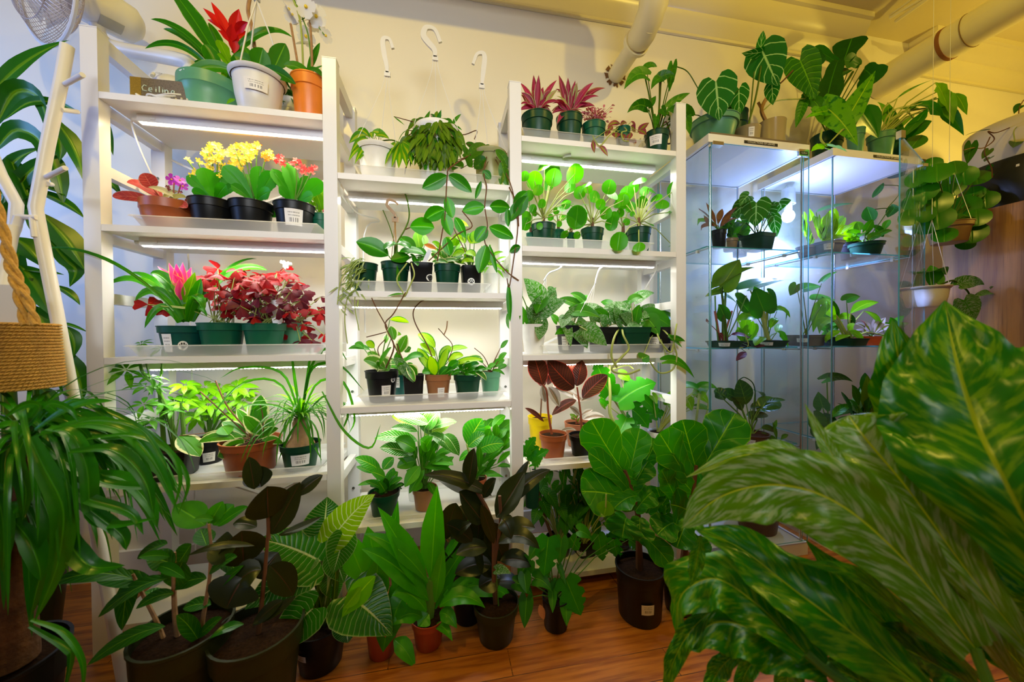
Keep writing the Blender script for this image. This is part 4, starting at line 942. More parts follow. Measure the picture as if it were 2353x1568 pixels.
p.fo(HOY2, 'oval', lv=[(1030, 380, 990, 362, 34, 4, -.07), (1032, 375, 1045, 335, 18, 0, -.03), (1035, 380, 1065, 385, 26, 5, -.07), (1075, 362, 1062, 332, 24, 0, -.03), (1075, 365, 1118, 335, 36, 4, -.05), (1085, 385, 1062, 358, 28, 4, -.06), (1090, 388, 1118, 366, 28, 4, -.08), (1112, 350, 1124, 332, 16, 2, 0), (1060, 388, 1040, 392, 22, 4, -.08), (1110, 395, 1120, 392, 22, 0, -.1),
      (1138, 345, 1168, 385, 24, 6, -.10), (1150, 372, 1168, 430, 24, 0, -.10), (1165, 360, 1172, 390, 16, 0, -.1), (1155, 395, 1150, 425, 14, 0, -.1), (1070, 330, 1100, 350, 20, 3, .02)], pet=1., pm=STEMB)
V = -.135
p.fo(HOY, 'oval', lv=[(1028, 404, 970, 433, 34, 0, V), (1030, 403, 1084, 443, 30, 4, V), (1110, 392, 1128, 412, 20, 0, V), (1106, 416, 1092, 458, 12, 0, V), (1026, 452, 1040, 502, 26, 0, V), (1022, 482, 973, 508, 34, 4, V), (1020, 488, 1036, 542, 28, 0, V), (1045, 500, 1070, 548, 22, 4, V), (998, 524, 942, 522, 40, 3, V), (1024, 545, 1035, 588, 26, 0, V),
      (1114, 476, 1062, 486, 32, 2, V), (1125, 475, 1172, 478, 30, 2, V), (1118, 521, 1092, 556, 32, 0, V), (1124, 522, 1180, 548, 30, 2, V), (1118, 562, 1100, 628, 34, 0, V), (1124, 562, 1142, 628, 12, 0, V), (1166, 478, 1168, 522, 15, 0, V), (1180, 472, 1212, 440, 24, 2, V), (1182, 496, 1212, 450, 30, 0, V), (1198, 460, 1170, 508, 26, 0, V), (1196, 567, 1171, 580, 18, 2, V), (1168, 650, 1172, 740, 13, 0, V)], pet=0, face=.9)
D = V
p.stem([(1090, 350, 0), (1035, 385, D), (1028, 405, D), (1025, 450, D), (1022, 500, D), (1015, 540, D), (1005, 600, D)], 1.4, STEMB).stem([(1120, 350, -.02), (1112, 400, D), (1118, 430, D), (1114, 475, D), (1120, 520, D), (1115, 560, D), (1160, 620, D), (1192, 645, D)], 1.3, STEMB).stem([(1140, 350, 0), (1172, 420, D), (1182, 462, D), (1190, 520, D), (1180, 600, D), (1170, 660, D), (1165, 640, D)], 1.2, STEMB)
p.stem([(1170, 430, D), (1188, 470, D), (1192, 520, D)], 1.2, STEMB).stem([(1062, 485, D), (1085, 520, D), (1050, 540, D), (985, 600, D)], 1.2, STEMB).stem([(1140, 345), (1160, 352), (1168, 372), (1175, 385)], 1.2, STEMB).done()

# ---- b1 shelf
SPD = LM('spider_leaf', (.06, .16, .03), (.16, .30, .06), cen=(.50, .55, .30), cw=.35, ejag=.02, trans=.3)
p = Pot('potted_spider_plant', 'spidery narrow-leaved plant spilling over the left end of the middle bay', 838, 604, 645, 58, 'b1', .085, 'round', 'green')
for i in range(46):
    a = R2.uniform(0, 3.6)-1.9; x, y = 822+R2.uniform(-16, 26), 600+R2.uniform(-8, 60); L = R2.uniform(26, 62); p.rib(SPD, [(x, y, -.03), (x-L*.35*math.cos(a)-4, y-8, -.05), (x-L*.8*math.cos(a)-10, y+L*.45, -.08)], 4.5, N=7, M=1)
for i in range(20):
    x, y = 790+R2.uniform(-10, 40), 660+R2.uniform(-15, 60); L = R2.uniform(18, 40); a = R2.uniform(-1, 1); p.rib(SPD, [(x, y, -.08), (x+L*.4*a, y+8, -.09), (x+L*a, y+L*.6, -.1)], 4, N=6, M=1)
for q in ([(825, 610, -.04), (800, 680, -.08), (792, 730, -.09), (798, 790, -.09)], [(830, 610, -.04), (815, 690, -.08), (825, 760, -.09)], [(820, 605, -.04), (785, 640, -.08), (775, 700, -.09)]): p.stem(q, 1.1, STEML)
p.done()
p = Pot('potted_hoya', 'hoya with one big paddle leaf and a brown hanging hook, in the second green pot', 909, 601, 645, 64, 'b1', .085, 'round', 'green')
p.fo(HOY, 'oval', lv=[(893, 588, 818, 556, 46, 4, -.03), (940, 588, 898, 598, 28, 0, -.06), (975, 585, 918, 580, 34, 6, -.04), (955, 575, 918, 545, 28, 2, .02), (980, 590, 950, 575, 26, 4, 0)], pet=1.4)
p.fo(GLOSS, 'round', lv=[(913, 560, 884, 572, 26, 4, -.05), (913, 560, 941, 571, 26, 4, -.05)], pet=1.2)
p.stem([(905, 598), (912, 560), (930, 528), (940, 500), (938, 470), (931, 444)], 1.8, OLIVE).stem([(930, 528), (945, 522)], 1.5, STEMB).stem([(905, 598), (906, 560), (895, 520), (880, 483)], 1.2, OLIVE)
hook(p, (908, 502), (898, 459), (914, 470), 3, mat=plain('brown_plastic', (.38, .20, .05), .4), wires=((-.3, .2), (.2, .2), (.0, .4)), dy=.0)
p.stem([(935, 605, -.06), (912, 640, -.08), (925, 670, -.09), (930, 680, -.09), (945, 650, -.09), (952, 630, -.08), (945, 605, -.06)], 1.6, STEML)
p.stem([(932, 672, -.09), (905, 720, -.1), (885, 745, -.1), (900, 780, -.1), (916, 815, -.1)], 1.4, STEMB).stem([(885, 745, -.1), (868, 715, -.1), (854, 685, -.1)], 1.2, STEMB)
p.fo(GR, 'lance', lv=[(917, 655, 912, 608, 9, 0, -.08), (928, 676, 889, 682, 9, 2, -.1)], pet=0).done()
p = Pot('potted_hoya', 'small hoya with a white name tag in the black square pot, middle bay', 968, 604, 650, 50, 'b1', .08, 'square', 'black', taper=.85, paw=(.75, .5, .012), stk=(974, 605, 988, 574, 9, -.03))
p.fo(HOY, 'oval', lv=[(955, 600, 942, 585, 14), (960, 600, 985, 588, 18, 3), (950, 590, 960, 612, 16, 0, -.05)]).fo(LG, 'oval', lv=[(965, 575, 958, 530, 26, 0, .05), (975, 565, 978, 540, 16, 0, .05)])
p.fo(plain('orange_leaf', (.75, .22, .02), .4, trans=.3), 'lance', lv=[(974, 563, 1006, 574, 12, 2, .02)], pet=0).done()
p = Pot('potted_hoya', 'cream-edged curly hoya in a green pot between the two black square pots', 1028, 607, 650, 60, 'b1', .085, 'round', 'green')
p.fo(HOYV, 'oval', box=(995, 572, 1060, 610), n=18, L=26, Wd=15, dd=.03).fo(HOYV, 'oval', lv=[(1010, 605, 1055, 600, 16, 5, -.05), (1000, 600, 1030, 605, 14, 3, -.05)]).fo(LG, 'oval', box=(1000, 545, 1060, 590), n=7, L=34, Wd=20, Yo=.04).done()
p = Pot('potted_hoya', 'lime-leaved hoya in a black square pot with a white paw sticker', 1082, 611, 652, 44, 'b1', .08, 'square', 'black', taper=.85, paw=(.05, .42, .0125))
p.fo(HOYL, 'oval', lv=[(1055, 520, 1075, 518, 34, 4, .05), (1068, 560, 1048, 540, 30, 2, .02), (1080, 560, 1100, 545, 40, 4, .03), (1070, 580, 1050, 575, 26, 2, .02), (1090, 560, 1090, 530, 24, 0, .03), (1070, 580, 1092, 590, 26, 3, -.03), (1040, 590, 1068, 582, 22, 4, -.04), (1085, 600, 1065, 585, 18), (1090, 602, 1060, 605, 20, 5, -.04)])
p.fo(GR, 'oval', lv=[(1065, 590, 1040, 600, 20, 3, -.04)]).stem([(1082, 605), (1060, 560), (1040, 520)], 1.2, STEMB).done()
p = Pot('potted_spider_plant', 'pale spider-leaved plant in a white pot at the right back of the middle bay', 1128, 612, 655, 40, 'b1', .17, 'round', 'white')
p.fo(LG, 'lance', box=(1095, 575, 1165, 640), n=20, L=34, Wd=9, pet=.8).done()

# ---- b2 shelf
HOYS = LM('hoya_pink_edged', (.03, .18, .03), (.08, .28, .05), edge=(.62, .66, .36), ew=.25, ejag=.1, vein=(.3, .45, .2), vw=.04)
p = Pot('potted_hoya', 'tall-stemmed hoya in a black pot with a label and a paw sticker, middle bay', 878, 853, 909, 74, 'b2', .085, 'round', 'black', lab=(.28, .2, .55, .62), paw=(.75, .72, .010))
p.fo(HOYS, 'oval', lv=[(885, 850, 835, 828, 40, 6, -.03), (895, 852, 862, 822, 44, 0, 0), (872, 835, 845, 810, 28, 3, .03), (870, 850, 865, 838, 30, 2, -.05)])
p.fo(GR, 'oval', lv=[(868, 843, 900, 798, 26, 2, -.06), (850, 805, 800, 802, 18, 6, .03), (835, 800, 815, 790, 16, 3, .03)]).fo(HOYL, 'oval', lv=[(896, 735, 940, 742, 15, 4, -.02), (860, 800, 840, 788, 20), (902, 770, 922, 770, 12)])
p.fo(HOYS, 'oval', lv=[(898, 750, 906, 782, 26, 0, -.02), (915, 812, 935, 770, 30, 0, 0), (930, 810, 945, 800, 18, 2), (885, 790, 890, 770, 14)], pet=0)
p.stem([(885, 850), (905, 800), (895, 770), (886, 745)], 2, STEMB).stem([(900, 760), (870, 768), (842, 775)], 1.3, STEMB).stem([(886, 850), (868, 805), (885, 780)], 1.2, STEMB).done()
p = Pot('potted_pothos_cutting', 'small cutting with grey-green hanging leaves in a black square pot, middle bay', 950, 862, 908, 46, 'b2', .08, 'square', 'black', taper=.85)
p.fo(HOYV, 'oval', lv=[(940, 845, 888, 838, 22, 8, .02), (958, 865, 932, 838, 30, 0, -.03), (935, 838, 953, 878, 18, 0, -.06), (945, 855, 900, 825, 26, 4, 0)]).fo(SCIN, 'oval', lv=[(905, 822, 950, 880, 24, 6, -.05)], pet=0).fo(GR, 'oval', lv=[(930, 860, 915, 835, 20)])
p.stem([(950, 860), (925, 825), (912, 790)], 1.6, STEMB).done()
p = Pot('potted_hoya', 'bushy variegated hoya in the small brown pot with a price label', 1007, 861, 907, 60, 'b2', .08, 'round', 'brown', lab=(.25, .12, .5, .6))
p.fo(HOYL, 'oval', lv=[(1000, 862, 988, 818, 28, 0, -.04), (1010, 850, 1030, 800, 22, 2, 0), (1030, 832, 1065, 818, 24, 6, 0), (1010, 830, 1035, 795, 22, 4, .02), (985, 850, 960, 800, 28, 3, .04), (1000, 820, 965, 790, 24, 4, .03), (1040, 840, 1110, 828, 20, 6, 0), (1000, 800, 960, 768, 26, 6, .05), (1025, 810, 1075, 800, 18, 5, .04)])
p.fo(HOY, 'oval', lv=[(995, 862, 975, 842, 22), (1010, 862, 990, 845, 20), (1010, 864, 1030, 846, 24, 2, -.04), (1020, 862, 1042, 848, 24, 2, -.03), (1030, 850, 1055, 832, 22, 3), (975, 820, 930, 830, 20, 8, .03), (990, 855, 970, 858, 18, 2, -.03), (1030, 862, 1045, 855, 18)])
p.stem([(1005, 860), (985, 800), (955, 745), (950, 715), (965, 695), (975, 690)], 1.5, STEMB).stem([(1010, 860), (1040, 800), (1020, 770), (1007, 755)], 1.1, STEMB).stem([(1020, 770), (1026, 755), (1028, 738)], 1.6, STEMT).done()
p = Pot('potted_hoya', 'compact dark hoya in the green pot right of the brown one', 1074, 862, 905, 64, 'b2', .085, 'round', 'green')
p.fo(GLOSS, 'oval', box=(1040, 838, 1105, 864), n=16, L=28, Wd=18).fo(HOYV, 'oval', lv=[(1090, 855, 1118, 875, 18, 6, -.05), (1060, 850, 1085, 838, 14), (1060, 840, 1105, 820, 20, 5, .04)]).done()
p = Pot('potted_seedling', 'sparse seedling in a grey-green pot at the right end of the middle bay', 1127, 855, 902, 48, 'b2', .13, 'round', 'sage')
p.fo(GR, 'oval', lv=[(1145, 830, 1165, 812, 18, 2), (1120, 848, 1140, 838, 14), (1130, 845, 1160, 828, 20, 3), (1150, 800, 1168, 782, 14, 0), (1100, 855, 1130, 850, 10, 4, -.03), (1130, 852, 1160, 862, 8, 5, -.03), (1110, 835, 1095, 822, 10), (1145, 850, 1165, 840, 16)], pm=STEMB).stem([(1128, 855), (1112, 820), (1090, 800)], 1., STEMB).stem([(1128, 855), (1118, 830)], 1., STEMB).done()
p = Pot('potted_seedling', 'tiny teal pot half hidden behind the two left pots of the middle bay', 920, 862, 900, 34, 'b2', .2, 'round', 'teal', lab=(-.4, .4, .9, .6))
p.fo(GR, 'oval', box=(895, 820, 945, 862), n=8, L=28, Wd=16).done()

# ---- b3 shelf
p = Pot('potted_birkin', 'small low striped-leaf plant in a dark green pot, left of the lowest middle shelf', 883, 1138, 1188, 70, 'b3', .075, 'round', 'green')
BS = LM('striped_philodendron', (.01, .15, .03), (.03, .28, .04), vein=(.32, .58, .16), vw=.05, sv=9, svw=.07, svk=.6, rough=.35)
p.fo(BS, 'oval', lv=[(875, 1082, 815, 1053, 30, 4, -.03), (858, 1088, 818, 1073, 16, 2, 0), (885, 1098, 852, 1085, 30, 2, -.04), (880, 1080, 905, 1052, 26, 2, .03), (880, 1110, 822, 1116, 14, 4, -.02), (880, 1125, 838, 1108, 20, 4, -.05), (890, 1115, 915, 1085, 26, 2, 0), (895, 1120, 925, 1100, 20, 3, -.03), (885, 1130, 870, 1108, 30, 2, -.05), (900, 1128, 925, 1115, 18, 3, -.04), (890, 1125, 905, 1075, 24, 2, .03)], pm=STEMG)
p.fo(DG, 'oval', box=(860, 1100, 920, 1138), n=14, L=28, Wd=14).done()
p = Pot('potted_birkin', 'large bushy striped philodendron in a brown pot, centre of the lowest middle shelf', 976, 1126, 1176, 56, 'b3', .09, 'round', 'brown')
p.fo(BIRK, 'oval', lv=[(985, 975, 905, 955, 34, 4, .0), (960, 1015, 860, 1008, 34, 8, 0), (960, 992, 898, 985, 28, 4, -.03), (975, 985, 1010, 945, 40, 3, .02), (985, 990, 1005, 955, 34), (990, 985, 1050, 970, 24, 5, .02), (985, 1000, 1048, 1045, 30, 10, .0), (1020, 1000, 1055, 1048, 30, 8, -.02), (950, 1045, 872, 1030, 36, 5, -.03), (990, 1000, 960, 945, 26, 0, .03)])
p.fo(BIRKL, 'oval', lv=[(965, 975, 900, 957, 30, 4, .05), (960, 970, 990, 945, 34, 2, .05), (975, 1000, 1035, 975, 30, 3, .06)])
p.fo(GR, 'oval', lv=[(955, 1035, 908, 1012, 40, 4, -.05), (990, 1030, 965, 1010, 40, 0, -.04), (990, 1065, 1042, 1070, 34, 8, -.04), (975, 1075, 1040, 1085, 24, 5, -.05), (965, 1072, 930, 1120, 30, 3, -.07), (975, 1080, 940, 1135, 22, 3, -.07), (955, 1060, 912, 1075, 30, 3, -.03), (985, 1060, 1000, 1030, 24), (1000, 1080, 1025, 1105, 22, 4, -.05), (970, 1110, 950, 1130, 20, 2, -.06), (985, 1110, 1000, 1140, 18, 2, -.06)])
p.fo(GR, 'lance', box=(930, 1020, 1030, 1100), n=16, L=50, Wd=20).done()
p = Pot('potted_peace_lily', 'tall-leaved striped plant in a terracotta pot behind the dark rubber plant, lowest middle shelf', 1092, 1104, 1160, 54, 'b3', .10, 'round', 'terra')
p.fo(BS, 'oval', lv=[(1072, 1020, 1108, 962, 56, 0, -.02), (1075, 1028, 1115, 1000, 34, 5, -.05), (1098, 1035, 1158, 1020, 40, 6, -.03), (1090, 1040, 1055, 1060, 24)], pm=STEML, pet=2.2, pk=.9)
p.fo(GR, 'oval', box=(1105, 965, 1172, 1040), n=18, L=40, Wd=24, Yo=.05, pm=STEMG, pet=1.6).fo(GR, 'lance', box=(1080, 1030, 1165, 1100), n=16, L=50, Wd=15, droop=.1).done()
p = Pot('plastic_cup', 'small clear grey cup between the two pots on the lowest middle shelf', 950, 1112, 1150, 28, 'b3', .16, 'cup', TRAYM, cat='cup', fill=False)
p.done()

# ================================================================== RIGHT BAY
STRL = LM('cream_lily_leaf', (.30, .36, .10), (.45, .46, .20), vein=(.55, .12, .22), vw=.2, trans=.25)
def lily(label, cx, ry, by, w, Y, tips, box, lab=None):
    p = Pot('potted_boat_lily', label, cx, ry, by, w, 'c0', Y, 'round', 'green', lab=lab)
    p.fo(TRAD, 'lance', lv=[(cx+(t[0]-cx)*.16, ry-6, t[0], t[1], 17, abs(t[0]-cx)*.16, R2.uniform(-.05, .05)) for t in tips], pet=0, fold=.4, face=.5)
    p.fo(STRL, 'lance', box=box, n=6, L=44, Wd=11, pet=0, fold=.4)
    p.fo(TRAD, 'lance', box=box, n=12, L=40, Wd=12, pet=0, fold=.4); return p
lily('purple boat lily in the leftmost pot on the right bay top', 1234, 257, 292, 72, .085, [(1195, 190), (1197, 213), (1210, 232), (1226, 172), (1238, 172), (1248, 200), (1262, 205), (1280, 184), (1270, 225), (1195, 240), (1198, 252), (1215, 262), (1246, 275), (1270, 270), (1285, 235), (1255, 228)], (1200, 215, 1275, 262)).done()
lily('purple boat lily with long striped leaves in the second pot on the right bay top', 1308, 261, 300, 60, .085, [(1284, 172), (1292, 185), (1305, 178), (1322, 185), (1316, 225), (1350, 205), (1364, 190), (1391, 203), (1376, 222), (1368, 245), (1272, 232), (1268, 262), (1280, 285), (1326, 240), (1300, 230), (1340, 230)], (1278, 205, 1350, 262), lab=(-.3, -.25, .2, .95)).done()
p = Pot('potted_pink_sedum', 'airy pink-leaved plant in the small jade pot on the right bay top', 1364, 279, 307, 54, 'c0', .085, 'round', 'jade')
PKL = LM('pink_tiny_leaf', (.45, .08, .12), (.62, .20, .24), trans=.2)
p.fo(PKL, 'oval', box=(1338, 248, 1392, 282), n=90, L=8, Wd=5, pet=.4, pm=STEMR, dd=.03).fo(PKL, 'oval', c=[(1409, 243), (1406, 250), (1403, 258), (1388, 244), (1390, 252), (1400, 270), (1396, 280)], L=8, Wd=5, pet=.4, pm=STEMR).done()
p = Pot('potted_inch_plant', 'trailing purple-striped inch plant in the smallest pot on the right bay top', 1431, 290, 320, 34, 'c0', .085, 'round', 'jade')
p.fo(ZEB, 'lance', lv=[(1425, 285, 1395, 292, 14, 5), (1450, 290, 1460, 305, 16, 2), (1440, 282, 1425, 290, 12, 4, -.03), (1400, 300, 1392, 315, 14, 3, -.06), (1416, 305, 1415, 318, 22, 0, -.08), (1450, 305, 1442, 325, 14, 0, -.08), (1448, 320, 1462, 330, 14, 0, -.08), (1466, 305, 1492, 282, 20, 2, -.03), (1470, 300, 1485, 310, 16, 2, -.05), (1362, 322, 1366, 352, 11, 0, -.09), (1378, 335, 1397, 360, 13, 3, -.09), (1450, 280, 1460, 295, 12), (1430, 308, 1435, 322, 12, 0, -.08), (1408, 290, 1395, 305, 12, 2, -.05)], pet=.8, pm=STEML)
p.stem([(1431, 290), (1440, 300, -.07), (1428, 305, -.09), (1432, 322, -.09), (1445, 325, -.09)], 1.3, STEML).stem([(1425, 290), (1400, 312, -.07), (1380, 335, -.09), (1368, 325, -.09), (1362, 312, -.09)], 1.2, STEML).done()
p = Pot('potted_arrowhead_plant', 'arrowhead vine with long-stalked leaves in the dark green pot beside the last post', 1509, 298, 350, 54, 'c0', .055, 'round', 'green', lab=(-.1, .35, .75, 1.1), tray=False)
AR = LM('arrowhead_leaf', (.015, .12, .015), (.04, .22, .025), vein=(.12, .34, .06), vw=.06, sv=4, svw=.08)
p.fo(AR, 'heart', lv=[(1482, 172, 1434, 206, 34, 14, -.03), (1485, 155, 1510, 154, 20, 5, 0), (1542, 185, 1540, 150, 16, 0, .02), (1546, 150, 1538, 212, 22, 0, 0), (1520, 182, 1496, 206, 24, 8, -.03), (1515, 180, 1550, 172, 24, 5, -.03), (1485, 245, 1441, 260, 26, 10, -.03), (1490, 245, 1507, 220, 22, 0, 0), (1536, 245, 1586, 214, 20, 4, 0), (1580, 265, 1533, 255, 34, 8, -.05), (1545, 275, 1580, 270, 22, 6, -.03), (1575, 262, 1585, 310, 24, 0, -.04), (1525, 262, 1545, 268, 20), (1508, 268, 1505, 298, 16, 0, -.04), (1520, 250, 1530, 270, 18, 3, -.04)], pm=OLIVE, pet=1.3, face=.7)
p.stem([(1512, 300), (1514, 260), (1518, 190)], 2.2, STEMB).stem([(1502, 300), (1500, 260), (1482, 176)], 1.6, OLIVE).stem([(1515, 300), (1530, 280), (1540, 310), (1540, 330), (1520, 325), (1512, 310)], 1.8, STEMB).done()

# ---- pileas
def pilea(label, cx, ry, by, w, Y, disks, small=()):
    p = Pot('potted_pilea', label, cx, ry, by, w, 'c1', Y, 'round', 'green' if w > 40 else 'jade')
    mb = p._mb('foliage', PILM); st = p._mb('stems', STEML)
    for d in disks:
        x, y, R_ = d[:3]; k = d[3] if len(d) > 3 else .9; dy = d[4] if len(d) > 4 else R2.uniform(-.05, .05); c = W(x, y, min(Y+dy, .33)); r = R_/p.s
        cd = camdir(c); ax = nrm(cd*k+UP*(1.1-k)+A3([R2.uniform(-.4, .4), 0, R2.uniform(-.2, .3)])); u = nrm(np.cross(ax, A3([.3, .2, 1]))); v = nrm(np.cross(ax, u))
        leafcurve(mb, [c-v*r+ax*r*.05, c-ax*r*.12, c+v*r+ax*r*.02], r*1.85, 'round', ax, -.12, N=8)
        o = p.crown(1.25); Mi = (o+c)/2+UP*.12*abs(c[0]-o[0]); st.tube([o, Mi, c-ax*.002], [1.6/p.s, 1.3/p.s, .9/p.s], 5, cap=False)
    p.stem([(cx, ry), (cx, ry-22)], [4, 3], STEMB); return p
pilea('tall pilea with round coin leaves in the left green pot', 1249, 512, 541, 56, .085, [(1251, 378, 20, .5), (1320, 400, 23, .8), (1272, 408, 20, .9), (1228, 415, 20, .95), (1236, 437, 13), (1270, 395, 20, .8, .05), (1309, 430, 15, .7), (1208, 515, 15), (1228, 490, 8), (1200, 470, 12), (1205, 405, 12), (1300, 465, 14, .5), (1245, 468, 10), (1325, 497, 23, .95, -.09), (1340, 430, 12, .4), (1290, 480, 10, .5), (1240, 520, 8), (1260, 425, 14, .9, .06)]).done()
pilea('pilea with shiny coin leaves in the middle green pot', 1361, 523, 548, 52, .085, [(1332, 443, 15, .95), (1365, 452, 16, .9), (1352, 435, 10), (1400, 430, 18, .85), (1408, 448, 16, .7), (1345, 470, 10, .3), (1392, 490, 15, .8), (1405, 515, 16, .9), (1325, 500, 24, .97, -.09), (1380, 470, 12), (1348, 425, 12, .3), (1355, 540, 8), (1326, 541, 9), (1300, 538, 8), (1432, 460, 14), (1310, 470, 10, .3, .03), (1340, 490, 12, .6, .04)]).done()
pilea('pilea with long-stalked coin leaves in the right green pot', 1468, 522, 554, 54, .08, [(1469, 416, 17, .5), (1457, 430, 14), (1490, 432, 14, .4), (1432, 462, 19, .95), (1440, 445, 18, .9, .04), (1551, 437, 19, .9, -.06), (1522, 470, 16, .7), (1508, 455, 15, .5), (1422, 555, 20, .95, -.1), (1468, 568, 14, .7, -.1), (1545, 563, 12, .2), (1537, 487, 11, .2), (1495, 515, 10, .3), (1475, 465, 14, .9, .04), (1453, 492, 6), (1480, 440, 12, .9, .05), (1410, 500, 14), (1450, 475, 13, .9, .07), (1500, 440, 13, .5, .05)]).done()
for lb, q in (('tiny back pilea behind the left big pilea', (1283, 527, 543, 26, .17, [(1292, 500, 8), (1278, 485, 8), (1300, 470, 12), (1310, 495, 9), (1265, 500, 8), (1285, 515, 7)])), ('tiny pilea in the small pot at the far left of the pilea tray', (1220, 535, 548, 22, .12, [(1208, 500, 14), (1225, 480, 10), (1215, 450, 12), (1200, 520, 10)])), ('small pilea between the left and middle big pileas', (1312, 535, 546, 20, .15, [(1318, 520, 9), (1295, 540, 9), (1330, 515, 8), (1305, 500, 9)])), ('small pilea between the middle and right big pileas', (1432, 535, 552, 22, .15, [(1440, 510, 9), (1425, 490, 10), (1410, 505, 9), (1445, 480, 9), (1418, 470, 9)]))):
    pilea(lb, *q).done()

# ---- scindapsus shelf
p = Pot('potted_silver_vine', 'silver-spotted vine in a tall white pot beside the third post', 1226, 745, 808, 58, 'c2', .075, 'cup', 'white', taper=.72, tray=False, lab=None)
p.fo(SCIN, 'heart', lv=[(1245, 690, 1203, 640, 46, 4, -.02), (1250, 700, 1278, 660, 34, 0, 0), (1225, 725, 1240, 680, 34, 0, -.05), (1240, 720, 1303, 690, 40, 4, -.05), (1245, 740, 1238, 782, 32, -4, -.08), (1220, 740, 1210, 702, 24, 0, 0), (1260, 670, 1278, 700, 30, 4, 0)], face=.7)
p.fo(GR, 'heart', lv=[(1246, 690, 1232, 722, 38, 0, -.07), (1205, 740, 1195, 700, 20), (1225, 735, 1205, 735, 24, 0), (1190, 655, 1195, 735, 20, 0, -.08), (1176, 752, 1165, 720, 24, 0, .05)]).done()
def vin(label, cx, ry, by, w, Y, lv, lv2=(), col='black', lab=None, sq='square', stk=None):
    p = Pot('potted_silver_vine', label, cx, ry, by, w, 'c2', Y, sq, col, lab=lab, taper=.82, stk=stk); p.fo(SCIN, 'heart', lv=lv, face=.7, pm=STEML); p.fo(GR, 'heart', lv=lv2, face=.6, pm=STEML); return p
p = vin('silver-leaved vine in the square pot with a white hanger hooked on the bar above', 1312, 748, 795, 56, .085, [(1325, 745, 1350, 802, 46, 0, -.08), (1300, 740, 1312, 798, 26, 0, -.08), (1345, 715, 1290, 735, 34, 6, -.03), (1350, 760, 1395, 795, 46, 2, -.09), (1335, 720, 1375, 700, 34, 4, 0), (1300, 730, 1290, 755, 30, 0, -.06), (1370, 740, 1350, 720, 30, 3, 0)],
        [(1320, 715, 1380, 730, 36, 6, -.05), (1325, 700, 1278, 690, 26, 4, 0), (1322, 695, 1350, 678, 34, 0, .03), (1280, 740, 1262, 722, 20), (1300, 760, 1275, 770, 22, 2, -.05), (1340, 690, 1310, 675, 22)], lab=(-.55, .1, .6, .7))
m = MB(); q = W(1290, 600, .09); m.tube(smooth([W(x, y, .085) for x, y in ((1282, 597), (1287, 594), (1292, 605), (1285, 618), (1262, 628), (1250, 645))]), .0028, 8)
for dx in (-6, 0, 5): m.tube([W(1255, 640, .085), W(1244+dx*2, 690, .085+dx*.002)], .0009, 5)
m.tube(smooth([W(x, y, .085) for x, y in ((1384, 606), (1390, 600), (1393, 607), (1378, 618), (1370, 640), (1368, 652))]), .0032, 8)
for dx in (-16, -6, 4): m.tube([W(1368, 650, .085), W(1350+dx*1.4, 730, .08+dx*.002)], .0009, 5)
obj('hanger', m, PLW, p.root); p.done()
vin('silver-leaved vine drooping over the tray in the second square pot', 1385, 752, 797, 56, .085, [(1420, 735, 1398, 705, 30, 0, -.02), (1440, 708, 1382, 712, 30, 6, 0), (1395, 745, 1375, 725, 26), (1430, 745, 1410, 700, 30, 0, -.03), (1400, 715, 1440, 700, 26, 4, .02), (1370, 715, 1400, 735, 30, 3, .04)], [(1390, 730, 1365, 712, 26), (1400, 700, 1380, 695, 26, 3, .05), (1425, 720, 1450, 690, 30, 3, .04)]).done()
vin('silver-leaved vine in the wide green pot with pale trailing stems', 1446, 752, 797, 74, .085, [(1450, 738, 1424, 722, 34, 0, -.03), (1480, 730, 1505, 700, 40, 4, 0), (1460, 690, 1504, 674, 30, 6, .02), (1500, 720, 1470, 735, 26, 4, -.03), (1440, 740, 1455, 712, 24, 0), (1465, 745, 1440, 760, 30, 2, -.06)], [(1450, 690, 1478, 686, 22, 5), (1490, 735, 1515, 772, 44, 4, -.07), (1460, 740, 1470, 700, 26)], col='green').stem([(1430, 750), (1432, 770, -.09), (1445, 800, -.1), (1430, 820, -.11), (1405, 850, -.11), (1440, 860, -.11), (1470, 850, -.11)], 2.2, STEML).stem([(1425, 750), (1410, 780, -.09), (1405, 820, -.11), (1418, 845, -.11)], 2.4, STEML).done()
vin('glossy heart-leaved vine trailing right from the last labelled square pot', 1510, 752, 797, 58, .08, [], [(1490, 725, 1552, 760, 40, 6, -.03), (1515, 728, 1560, 742, 28, 8, 0), (1480, 720, 1545, 745, 30, 5, .03), (1545, 778, 1575, 785, 16, 2, -.1), (1540, 775, 1568, 800, 16, 2, -.1), (1475, 825, 1492, 818, 34, 0, -.1), (1533, 828, 1596, 870, 22, 14, -.1), (1500, 740, 1480, 760, 26)], lab=(-.3, .15, .6, .9)).stem([(1508, 752), (1515, 780, -.09), (1540, 810, -.1), (1548, 790, -.1), (1552, 760, -.1), (1555, 745, -.08)], 1.8, STEML).stem([(1492, 830, -.1), (1515, 857, -.1), (1545, 850, -.1), (1555, 820, -.1), (1548, 790, -.1)], 1.8, STEML).done()

